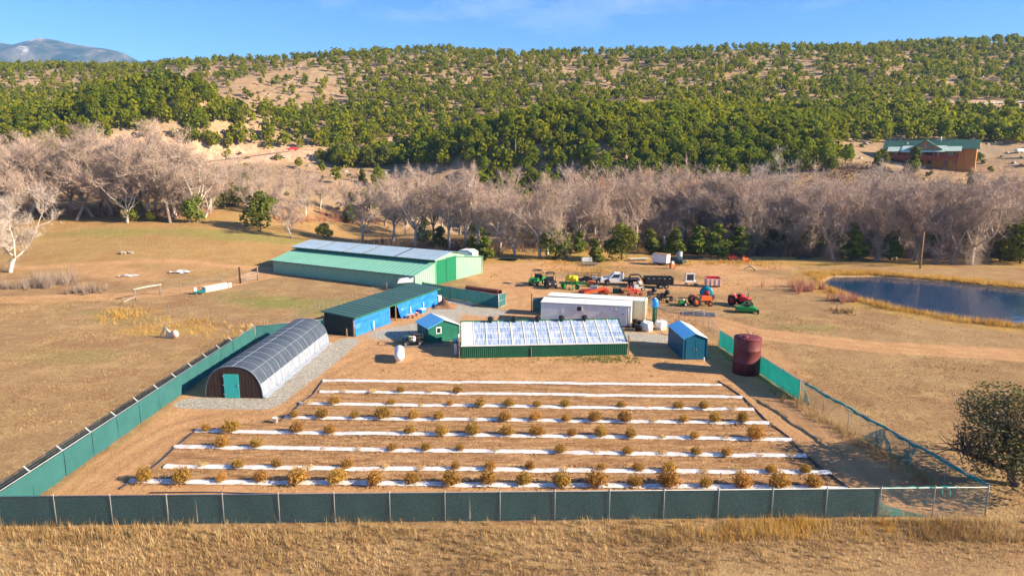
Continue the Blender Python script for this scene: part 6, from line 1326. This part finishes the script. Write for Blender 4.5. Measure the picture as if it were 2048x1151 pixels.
# ------------------------------------------------------------------ bare cottonwoods
def cottonwood(seed, lean=0.0, spread=1.0, shag=0.0, h=18.0, fork=.2, twigm='twig', barkm='cotton_bark', nb=11):
    r = np.random.default_rng(seed); limbs = MB(); tw = []; mids = MB()
    def norm(v): return v / (np.linalg.norm(v) + 1e-9)
    def path_(p, d, L, n, up=.12, wob=.12):
        pts = [p]
        for i in range(n):
            d = norm(d + np.array([0, 0, up]) + r.normal(size=3) * wob); p = p + d * L / n; pts.append(p)
        return pts, d
    def spray(p, d, L, cnt, wd=.034):
        D = d[None] * .8 + r.normal(size=(cnt, 3)) * .6 + np.array([0, 0, .25]); D /= np.linalg.norm(D, axis=1)[:, None]
        ln = L * r.uniform(.45, 1.15, cnt)[:, None]; S = np.cross(D, r.normal(size=(cnt, 3))); S /= np.linalg.norm(S, axis=1)[:, None]
        b_ = p[None] + r.normal(size=(cnt, 3)) * .15; tw.append(np.stack([b_ - S * wd / 2, b_ + S * wd / 2, b_ + D * ln], 1))
    def side(p0, dm_, L2, r0):
        d2 = norm(dm_ * .6 + r.normal(size=3) * .8 * np.array([1, 1, .5]) + np.array([0, 0, .12]))
        p2, d2e = path_(p0, d2, L2, 5, .10, .17); limbs.tube(p2, list(np.linspace(r0, .014, 6)), 5, False); spray(p2[-1], d2e, 1.4, 18)
        for q in range(8):
            i3 = int(r.integers(1, 5)); d3 = norm(norm(p2[i3 + 1] - p2[i3]) * .6 + r.normal(size=3) * .75 + np.array([0, 0, .25])); L3 = r.uniform(.9, 2.2)
            p4, d4 = path_(p2[i3], d3, L3, 3, .12, .14); mids.tube(p4, [.04, .03, .02, .01], 3, False); spray(p4[1], d4, 1.0, 4); spray(p4[2], d4, 1.1, 5); spray(p4[-1], d4, 1.0, 6)
    tp, td = path_(np.array([0, 0, -.4]), norm(np.array([lean, r.uniform(-.2, .2), 1])), h * fork + .4, 5, .02, .07)
    limbs.tube(tp, list(np.linspace(.36, .25, 6)), 8)
    nl = int(r.integers(3, 6)); a0 = r.uniform(0, 6.28)
    for k in range(nl):
        a = a0 + k * 6.28 / nl + r.uniform(-.5, .5); tilt = r.uniform(.3, .95) * spread if k else .15
        d = norm(np.array([math.cos(a) * math.sin(tilt) + lean * .6, math.sin(a) * math.sin(tilt), math.cos(tilt)])); L = h * (1 - fork) * r.uniform(.68, 1.0) * (1.0 if k == 0 else .95)
        st = tp[-1] + (tp[-2] - tp[-1]) * (0 if k < 2 else r.uniform(0, 1.6))
        pts, de = path_(st, d, L, 9, .085, .17); limbs.tube(pts, list(np.linspace(.18, .025, 10)), 6); spray(pts[-1], de, 1.7, 50)
        for j in range(nb + 3):
            f = r.uniform(.14, 1.0); i0 = min(8, int(f * 9)); p0 = pts[i0] + (pts[i0 + 1] - pts[i0]) * (f * 9 - i0); side(p0, norm(pts[i0 + 1] - pts[i0]), L * r.uniform(.2, .44) * (1.25 - f * .6), max(.042, .10 * (1.1 - f)))
    for j in range(2): p0 = tp[2] + (tp[-1] - tp[2]) * r.uniform(0, 1); side(p0, norm(np.append(r.normal(size=2), .4)), r.uniform(2, 4), .04)
    for i in range(int(1400 * shag)):
        p = tp[0] + (tp[-1] - tp[0]) * r.uniform(.1, 1.6) + r.normal(size=3) * np.array([.6, .6, .3]); e = p + np.array([r.normal() * .9, r.normal() * .9, r.uniform(-1.5, .6)]); q = np.array([.014, 0, 0]); tw.append(np.stack([p - q, p + q, e])[None])
    lm = limbs.mesh('limbs'); lm.materials.append(M[barkm]); T = np.concatenate(tw)
    tm = np_mesh('twigs', T.reshape(-1, 3), np.arange(len(T) * 3).reshape(-1, 3), twigm); bm2 = mids.mesh('branchlets'); bm2.materials.append(M[twigm])
    return lm, bm2, tm
CW = [cottonwood(1, barkm='pale_bark'), cottonwood(2, .12, .9), cottonwood(3, -.12, 1.0, fork=.26, barkm='pale_bark'), cottonwood(4, .0, .75, fork=.3), cottonwood(5, -.5, 1.1, fork=.28), cottonwood(6, .3, 1.1), cottonwood(7, 0, .85, shag=1), cottonwood(8, .1, 1.05, shag=1), cottonwood(9, 0, .55, fork=.22, barkm='pale_bark', nb=8), cottonwood(10, .05, .6, fork=.3, barkm='pale_bark', nb=8), cottonwood(11, .1, .8, twigm='twig_rust'), cottonwood(12, -.2, 1.15, fork=.16)]
CWP = [cottonwood(31, .1, 1.25, fork=.16, twigm='twig_pale', barkm='pale_bark', nb=14), cottonwood(32, -.1, .9, fork=.22, twigm='twig_pale', barkm='pale_bark')]
def bare(px, py, h, label, group, k=None, pale=False, rz=None, p=None):
    q = p if p is not None else ppos(px, py); protos = CWP if pale else CW; pr = protos[(k if k is not None else rnd.randrange(len(protos))) % len(protos)]; s = h / 18.0
    t = thing('cottonwood_tree', label, 'tree', (q[0], q[1], q[2] - .05), rnd.uniform(0, 6.28) if rz is None else rz, group); t.scale = (s * rnd.uniform(1.0, 1.25), s * rnd.uniform(1.0, 1.2), s * rnd.uniform(.97, 1.03))
    inst('trunk', pr[0], t); tag(inst('branches', pr[1], t), kind='stuff'); tag(inst('twigs', pr[2], t), kind='stuff'); return t
LG, MG, RG, FG = 'bare trees of the pasture grove', 'bare trees behind the barn and machines', 'bare trees beyond the pond', 'bare trees in the far meadow'
ll = 'bare grey cottonwood in the grove at the pasture edge'
for px, py, h, k in ((60,432,20,2),(118,428,21,4),(150,442,19,4),(190,436,21,4),(225,430,22,0),(255,446,14,8),(300,440,21,1),(340,446,18,3),(352,438,20,9),(318,432,21,5),(395,443,16,8),(270,425,22,5),(200,420,20,1),(140,415,19,0),(80,418,20,5),(30,425,19,1),(360,425,17,6),(420,425,14,9),(450,415,13,2),(-20,430,20,0),(-60,440,20,1),(100,400,17,2),(240,405,18,3),(330,408,16,6),(50,440,20,11),(170,428,22,11),(285,432,23,11),(245,436,22,2),(110,440,19,1),(375,430,18,11),(0,415,19,11),(310,420,20,0),(410,436,13,2)): bare(px, py, h, f"bare grey {'leaning ' if k in (4, 5) else 'slender ' if k in (8, 9) else ''}cottonwood {'at the front' if py > 434 else 'at the back' if py < 420 else 'in the middle'} of the pasture grove", LG, k)
bare(382, 444, 14, 'leaning bare trunk with broken limbs at the right of the pasture grove', None, 4, rz=0)
bare(20, 545, 17.5, 'large pale bare cottonwood at the pasture corner beside the lane', None, 0, True, 0.4); bare(-25, 560, 15, 'pale bare tree leaning just behind the pasture corner cottonwood', None, 1, True)
for px, py, h, k in ((497,425,12,8),(560,440,13,9),(612,432,13,8),(585,476,11,2),(640,420,11,9),(700,430,10,3),(520,400,11,8),(450,392,11,9),(470,398,12,8)): bare(px, py, h, 'slender pale bare tree standing alone in the far meadow', FG, k)
for px, py, h, k in ((725,482,14,8),(785,485,16,9),(830,492,16,8),(868,490,17,3),(900,498,15,9),(930,496,17,8),(955,500,17,9),(1000,505,16,0),(1030,512,13,0),(1080,515,15,9),(1095,513,18,8),(1135,517,12,5),(1160,498,17,8),(1200,500,17,1),(1235,495,17,9),(1270,498,18,3),(1300,490,18,1),(1330,495,18,0),(1360,490,18.5,2),(1395,488,18,1),(1425,490,18,8),(1450,495,17.5,7),(1480,500,18,6),(810,470,16,1),(850,468,16,9),(885,465,16,8),(920,470,17,1),(960,468,17,9),(990,470,17,3),(1035,470,17,8),(1060,475,17,0),(1110,475,17,1),(1150,472,17,9),(1190,470,17,8),(1220,472,17,2),(1260,470,18,1),(1310,470,18,9),(1345,468,18,3),(1385,470,18,0),(770,452,15,1),(815,455,15,9),(1010,488,17,11),(1065,492,17,10),(1130,488,17,10),(1175,486,17,11),(1215,486,18,10),(1250,484,18,10),(1285,482,18,11),(1325,480,18.5,10),(1370,478,18.5,10),(1410,478,18.5,11),(1440,480,18,0),(1470,482,18,11),(1290,462,18,10),(1340,458,18,11),(1395,460,18,1),(1430,462,18,2)):
    bare(px, py, h * rnd.uniform(.84, 1.08), f"bare cottonwood {'at the clearing edge' if py > 484 else 'in the rear rank'} behind the {'barn roof' if px < 900 else 'right end of the barn' if px < 1050 else 'utility vehicles' if px < 1160 else 'flatbed truck' if px < 1290 else 'white truck box' if px < 1400 else 'orange tractor'}", MG, k)
for px, py, h, k in ((1525,502,19,5),(1560,498,17,1),(1600,500,16,0),(1640,508,17,7),(1680,514,18,7),(1715,520,17,6),(1755,522,17,7),(1790,520,17,0),(1830,524,17,6),(1870,528,17.5,7),(1905,529,17,6),(1940,530,17,7),(1975,525,16,6),(1660,495,17,1),(1700,498,18,0),(1740,500,18,2),(1780,502,18,5),(1820,503,17,1),(1860,505,18,0),(1900,505,18,1),(1945,505,17,2),(1990,508,17,5),(2030,510,16,0),(2080,515,16,1),(1500,490,18,2),(1545,486,18,0),(1590,485,17,1),(1630,485,17,6),(1690,484,17,7),(1760,486,17,3),(1840,488,17,2),(1920,490,17,6),(2130,515,17,2),(1510,510,17,11),(1580,508,16,11),(1615,512,16,7),(1665,522,15,7),(1735,512,17,11),(1810,512,17,11),(1885,514,17,11),(1960,516,17,7),(2010,520,16,11),(1650,470,17,1),(1720,472,17,0),(1800,474,17,11),(1880,476,17,2),(1960,478,17,11),(2030,490,17,5)):
    bare(px, py, h * rnd.uniform(.8, 1.08), f"bare cottonwood {'at the front' if py > 506 else 'in the middle' if py > 493 else 'at the back'} of the wood, {'left of the pond' if px < 1640 else 'behind the near end of the pond' if px < 1800 else 'behind the timber pole' if px < 1900 else 'behind the far end of the pond'}", RG, k)
bare(1535, 440, 17, 'pale bare tree rising above the wood left of the house', None, 0, True); bare(1765, 440, 15, 'pale bare tree just in front of the hillside house', None, 1, True)
# evergreens below the bare trees
def ev(px, py, hpx, k, label, wid=1.0, name='juniper_tree', group=None):
    q = ppos(px, py); h = hpx / FPX * q[1]; tree(name, label, 'tree', q, h, JC[k], PT[k % 3], wid, group)
gj = 'junipers under the bare trees'
for px, py, hp_, k, w_ in ((445,415,62,0,1.15),(415,418,48,1,1.2),(470,414,50,4,1.2)): ev(px, py, hp_, k, 'broad dark juniper in the shade behind the pasture grove', w_, group='dark junipers behind the grove')
ev(522, 460, 82, 1, 'large round olive juniper at the end of the pasture', 1.0); ev(648, 477, 34, 0, 'small dark rounded juniper behind the barn roof', 1.3)
ev(262, 442, 52, 0, 'dark bushy juniper around a trunk in the pasture grove', 1.1); ev(392, 445, 60, 4, 'grey green juniper beside the leaning trunk', .9); ev(305, 443, 22, 1, 'tiny low juniper under the pasture grove', 1.4)
for px, py, hp_, k, w_ in ((970,515,50,2,1.6),(945,505,40,3,1.5),(1190,517,48,2,1.4),(1435,508,66,3,1.6),(1478,505,60,2,1.7),(1500,500,70,3,1.5),(1560,498,85,2,1.3),(1590,500,70,3,1.4),(1612,492,95,4,.8),(1660,505,80,2,1.3),(1700,515,75,3,1.4),(1725,512,60,2,1.4),(880,490,45,2,1.4),(850,480,50,3,1.2),(1350,505,55,3,1.5),(1395,503,60,2,1.5),(1780,515,70,3,1.3),(2000,515,85,2,1.6),(2040,520,100,4,1.0),(1990,508,70,4,1.0),(1300,500,50,2,1.5),(1160,500,45,3,1.2),(1850,505,80,2,1.3),(1935,512,80,2,1.4),(705,440,60,3,1.0),(735,420,45,4,.9),(1740,500,90,3,1.1)): ev(px, py + 6, hp_ * 1.12, k, f"{'tall' if hp_ > 72 else 'upright'} olive green juniper under the bare trees {'behind the barn' if px < 1000 else 'behind the flatbed truck' if px < 1330 else 'behind the orange tractor' if px < 1520 else 'left of the pond' if px < 1640 else 'beyond the pond'}", w_, group=gj)
ev(1110, 519, 68, 1, 'plump rounded juniper left of the white bench frame', 1.0); ev(1243, 521, 82, 0, 'widest dark juniper behind the parked flatbed truck', 1.05)
ev(1826, 350, 62, 2, 'tall pine standing in front of the house deck', 1.1, 'pine_tree'); ev(1943, 330, 42, 3, 'small conical pine by the orange wall of the house', 1.1, 'pine_tree')
for px, py, hp_, k in ((1600,345,48,1),(1655,345,40,4),(1958,322,18,1),(1940,372,30,4),(2005,378,28,0),(1700,315,30,2),(690,330,50,1),(735,335,42,4),(770,332,45,0),(650,325,22,1),(755,345,20,3),(725,368,34,2),(1560,352,34,4),(1980,345,14,0),(1890,380,22,1),(1500,338,40,1),(1450,335,46,4)): ev(px, py, hp_, k, 'single green pine dotted around the meadow and house slope', 1.05, 'pine_tree', 'single pines on the open slopes')
# tree at the right front corner
dm('oak_leaf', (.14, .13, .04), .8, (.20, .165, .075), 1.0, .8, trans=.2); q = (30.7, 38.5, 0.0)
t = thing('corner_tree', 'spreading olive leaved tree beside the front corner of the fence', 'tree', q, .3); Q1 = crown_arr(301, 9500, 'round', .011); Q1 = Q1[Q1[:, 0, 2] > .18]; cmm = quads_mesh('crown', Q1, 'oak_leaf'); inst('crown', cmm, t, scale=(9.4, 9.4, 6.4)); lm, bm2, tm = cottonwood(77, -.1, 1.35, h=5.6, fork=.2, twigm='bark', barkm='bark')
tmat = tm; inst('trunk', lm, t, scale=(1.0, 1.0, 1)); tag(inst('branches', bm2, t), kind='stuff')
tag(inst('dead_snag', CW[2][0], None, (32.2, 43.5, 0), (0, 0, 1.0), (.28, .28, .30)), 'bare grey snag poking out behind the corner tree', 'tree')

# ------------------------------------------------------------------ grass, weeds, reeds
def blades(x, y, z, h, k, wd, lean, seed):
    """k thin blades around every point"""
    r = np.random.default_rng(seed); n = len(x); x0_, y0_ = x, y; x, y, z, h = [np.repeat(v, k) for v in (x, y, z, h)]; a = r.uniform(0, 2 * np.pi, n * k); d = r.uniform(0, .16, n * k) * (.5 + h)
    b_ = np.stack([x + d * np.cos(a), y + d * np.sin(a), z - .02], 1); hh = h * r.uniform(.5, 1.1, n * k); ln = lean * r.uniform(.1, 1, n * k) * hh; a2 = a + r.normal(size=n * k) * .8
    tip = b_ + np.stack([ln * np.cos(a2), ln * np.sin(a2), hh], 1); s = np.stack([-np.sin(a2), np.cos(a2), np.zeros(n * k)], 1) * (wd * r.uniform(.6, 1.3, n * k))[:, None]
    return np.stack([b_ - s, b_ + s, tip], 1), np.repeat(np.clip(np.repeat(.45 * r.uniform(0, 1, n) + 1.3 * (fbm(x0_, y0_, 2.2, 3, seed + 7) - .22), k) + r.normal(size=n * k) * .12, 0, 1), 3)
tinted('dry_grass', (.21, .13, .06), (.66, .50, .27), (.44, .295, .13), .3, .9); tinted('gold_grass', (.42, .23, .045), (.66, .46, .16), (.56, .34, .075), .3, .9); tinted('green_weeds', (.12, .16, .03), (.22, .24, .06), (.17, .2, .045), .3); tinted('red_willow', (.36, .15, .10), (.50, .30, .22), (.44, .21, .14), .2); tinted('grey_brush', (.22, .16, .125), (.40, .33, .27), (.31, .24, .19), .2); tinted('dark_brush', (.12, .085, .065), (.24, .17, .13), (.17, .12, .09), .2)
def sow(name, label, cat, n, region, hr, k, wd, lean, m, seed, dens=None):
    r = np.random.default_rng(seed); x = r.uniform(region[0], region[1], n); y = r.uniform(region[2], region[3], n)
    ok = np.ones(n, bool) if dens is None else r.uniform(0, 1, n) < dens(x, y); x, y = x[ok], y[ok]; h = r.uniform(hr[0], hr[1], len(x)) * (.6 + .8 * fbm(x, y, 5, 2, seed)); Q, tn = blades(x, y, height(x, y), h, k, wd, lean, seed); return stuff(name, label, cat, Q, tn, m)
sow('dry_grass', 'tufted dry grass between the front fence and the dirt track', 'grass', 19000, (-32, 34, 24, 33.5), (.16, .46), 9, .013, .8, 'dry_grass', 1, lambda x, y: np.where(x < 10, sstep(25.5, 28.5, y + (fbm(x, y, 5, 2, 4) - .44) * 3), sstep(28.5, 32, y + (fbm(x, y, 5, 2, 4) - .44) * 4)) * (.25 + 1.3 * fbm(x, y, 3, 3, 6)))
sow('tall_grass', 'taller golden grass along the foot of the front fence', 'grass', 4600, (-32, 34, 32.2, 34.3), (.28, .75), 9, .012, .6, 'dry_grass', 2, lambda x, y: (.12 + 1.0 * sstep(.3, .7, fbm(x, y, 2.5, 3, 8))) * (.45 + .5 * sstep(-5, 15, x)))
sow('tall_grass', 'golden seed grass along the right half of the front fence', 'grass', 1500, (6, 31, 32.4, 34.4), (.3, .8), 9, .012, .5, 'gold_grass', 17, lambda x, y: (.1 + .9 * sstep(.35, .6, fbm(x, y, 2, 3, 9))) * sstep(6, 14, x))
sow('field_grass', 'short dry grass over the field outside the left fence', 'grass', 24000, (-75, -28.3, 36, 96), (.10, .26), 6, .016, .9, 'dry_grass', 3, lambda x, y: .12 + 1.1 * sstep(.38, .6, fbm(x, y, 6, 3, 14)))
sow('field_grass', 'short dry grass over the field right of the fence', 'grass', 22000, (26, 75, 34, 78), (.09, .24), 6, .016, .9, 'dry_grass', 4, lambda x, y: (.1 + 1.1 * sstep(.4, .6, fbm(x, y, 6, 3, 15))) * (x > 27.5 - (y - 35) * .11) * (1 - (1 - sstep(2, 5, seg_dist(x, y, [(24, 82), (27, 76), (38, 70), (62, 64), (110, 58)])))))
sow('tall_weeds', 'tall golden weeds around the abandoned implement', 'weeds', 1500, (-54, -29, 69, 88), (.35, 1.1), 9, .018, .4, 'gold_grass', 5, lambda x, y: (.2 + 1.0 * sstep(.4, .6, fbm(x, y, 3, 3, 81))) * (1 - sstep(.5, 5.0, seg_dist(x, y, [(-50, 85), (-43, 79.5), (-36, 77.5), (-30, 75)]))))
sow('tall_weeds', 'pale tall grass inside the torn right fence', 'weeds', 1100, (22, 27.5, 37, 56), (.4, 1.0), 9, .014, .5, 'dry_grass', 6, lambda x, y: 1 - sstep(.3, 1.1, np.abs(x - (26.5 - (y - 35.2) * .158) + .75)))
sow('tall_weeds', 'weedy golden grass outside the left fence foot', 'weeds', 900, (-31, -28.1, 34, 76), (.25, .7), 8, .014, .5, 'dry_grass', 7)
sow('green_weeds', 'fresh green weeds in front of the pane greenhouse', 'weeds', 900, (-5, 12.5, 63.8, 66.6), (.08, .28), 8, .025, .9, 'green_weeds', 8, lambda x, y: (y < 65.3 + (x + 5) * .072) * (.15 + .85 * sstep(3, 9, x)))
sow('dry_weeds', 'brown dead weeds on the strip in front of the greenhouse', 'weeds', 1800, (-16, 17, 59.3, 65.4), (.08, .26), 8, .014, .9, 'dry_grass', 9, lambda x, y: .25 + .8 * fbm(x, y, 4, 2, 33))
sow('dry_weeds', 'dead weeds scattered between the mulch strips', 'weeds', 9000, (-24, 20, 37.6, 59), (.04, .17), 7, .014, 1.2, 'dry_grass', 10, lambda x, y: .08 + .8 * sstep(.42, .6, fbm(x * .6, y * 2.2, 4, 3, 41)))
sow('dry_weeds', 'weeds and litter behind the blue shed', 'weeds', 900, (15, 22, 62, 80), (.12, .5), 8, .016, .7, 'gold_grass', 11, lambda x, y: (np.abs(x - 18.1) > 1.5) * (.2 + .8 * sstep(66, 74, y)) * (x > 19.3))
sow('tall_grass', 'golden grass bank behind the parked machines', 'grass', 3200, (-4, 60, 111, 132), (.3, .8), 8, .03, .6, 'gold_grass', 12, lambda x, y: sstep(.4, .6, fbm(x, y, 8, 3, 51)) * sstep(110, 120, y))
sow('pasture_grass', 'short yellowed grass over the green pasture', 'grass', 3500, (-54, -20, 78, 108), (.08, .2), 6, .02, .9, 'dry_grass', 13, lambda x, y: .2 + .9 * fbm(x, y, 5, 2, 61))
sow('meadow_grass', 'sunlit grass over the open ground by the machines', 'grass', 5000, (18, 50, 78, 112), (.08, .26), 6, .025, .9, 'dry_grass', 14, lambda x, y: .15 + 1.0 * sstep(.4, .58, fbm(x, y, 7, 3, 71)))
pe = POND + POND[:1]
sow('reeds', 'golden cattail reeds around the pond', 'reeds', 70000, (44, 100, 68, 122), (.5, 1.15), 6, .022, .3, 'gold_grass', 15, lambda x, y: (~in_poly(x, y, POND)) * (1 - sstep(.2, 2.8 * np.where(y < 100, 1, .4), seg_dist(x, y, pe))))
sow('reeds', 'low yellow grass on the far bank of the pond', 'reeds', 9000, (50, 100, 95, 122), (.2, .6), 8, .03, .5, 'gold_grass', 16, lambda x, y: (~in_poly(x, y, POND)) * (1 - sstep(2, 6, seg_dist(x, y, pe))))
def brush(name, label, cat, spots, m, n, hr, rad, wd, seed, k=40):
    r = np.random.default_rng(seed)
    for i, (px, py, s) in enumerate(spots):
        q = ppos(px, py); x = q[0] + r.normal(size=n) * rad * s * .5; y = q[1] + r.normal(size=n) * rad * s * .4; Q, tn = blades(x, y, height(x, y), r.uniform(hr[0], hr[1], n) * s, k, wd, .55, seed + i)
        c = Q.mean(0).mean(0) * np.array([1, 1, 0]) + np.array([0, 0, q[2]]); V = (Q - c).reshape(-1, 3); me_ = np_mesh(name, V, np.arange(len(V)).reshape(-1, 3), m); a = me_.attributes.new('tint', 'FLOAT', 'POINT'); a.data.foreach_set('value', tn.astype(np.float32)); o = link(name, me_); o.location = c; tag(o, label if isinstance(label, str) else label[i], cat, name + ' group' if isinstance(label, str) else None)
brush('red_willow_bush', ['larger pinkish red willow bush at the pond corner', 'small red willow bush among the pond reeds'], 'bush', [(1595,578,1.2),(1680,600,.8)], 'red_willow', 26, (1.0, 2.2), 3.2, .02, 90)
brush('grey_bush', ['pale grey leafless bush beside the dirt lane', 'low brown leafless bush next to the pale grey one', 'yellow grey bush on the lane bend'], 'bush', [(100,568,1.5),(55,575,1.1),(172,585,.9)], 'grey_brush', 26, (1.0, 2.2), 3.0, .02, 95)
brush('grass_clump', ['mounded pale grass clump near the pond reeds'], 'grass', [(1690,625,.8)], 'dry_grass', 26, (.5, 1.2), 2.6, .02, 99)
r = np.random.default_rng(5)
def thicket(name, label, pts, n, hr, m, seed, sprd=3.0):
    r = np.random.default_rng(seed); P = [ppos(*p) for p in pts]; i = r.integers(0, len(P), n); x = np.array([P[k][0] for k in i]) + r.normal(size=n) * sprd; y = np.array([P[k][1] for k in i]) + r.normal(size=n) * sprd; Q, tn = blades(x, y, height(x, y), r.uniform(*hr, n), 22, .02, .5, seed); stuff(name, label, 'brush', Q, tn, m)
thicket('creek_brush', 'brown leafless brush filling the ground under the creek trees', [(p, 492 + (p % 5) * 3) for p in range(760, 1500, 28)], 700, (1.0, 3.6), 'dark_brush', 201)
thicket('creek_brush', 'dark tangled brush under the trees beyond the pond', [(p, 512) for p in range(1500, 2130, 22)], 800, (1.2, 4.5), 'dark_brush', 202)
thicket('creek_brush', 'rusty leafless brush behind the pasture grove', [(p, 428) for p in range(40, 420, 24)] + [(p, 440) for p in range(560, 760, 26)], 520, (.9, 2.8), 'red_willow', 203, 2.5)
thicket('creek_brush', 'brown brush on the slope below the house, added to darken its shaded ground', [(p, 372 + (p % 3) * 6) for p in range(1640, 2080, 20)] + [(p, 350) for p in range(1640, 1800, 10)] + [(p, 335) for p in range(1650, 1770, 12)], 1500, (.5, 1.4), 'dark_brush', 204, 4.5)  # dark brush also stands in for shade on the ground around the house
# haze
hb = MB().box(0, 2400, -3, 19600, 6000, 760).build('haze', 'glass'); hb.data.materials.clear(); m = bpy.data.materials.new('haze'); m.use_nodes = True; t = m.node_tree; t.nodes.clear(); o = N(t, 'ShaderNodeOutputMaterial'); pv = N(t, 'ShaderNodeVolumePrincipled'); pv.inputs['Color'].default_value = (.25, .52, 1.0, 1); pv.inputs['Density'].default_value = HAZE; pv.inputs['Anisotropy'].default_value = .0; t.links.new(pv.outputs[0], o.inputs['Volume']); hb.data.materials.append(m); tag(hb, 'thin blue air between the hill and the far mountains', 'haze', kind='stuff')
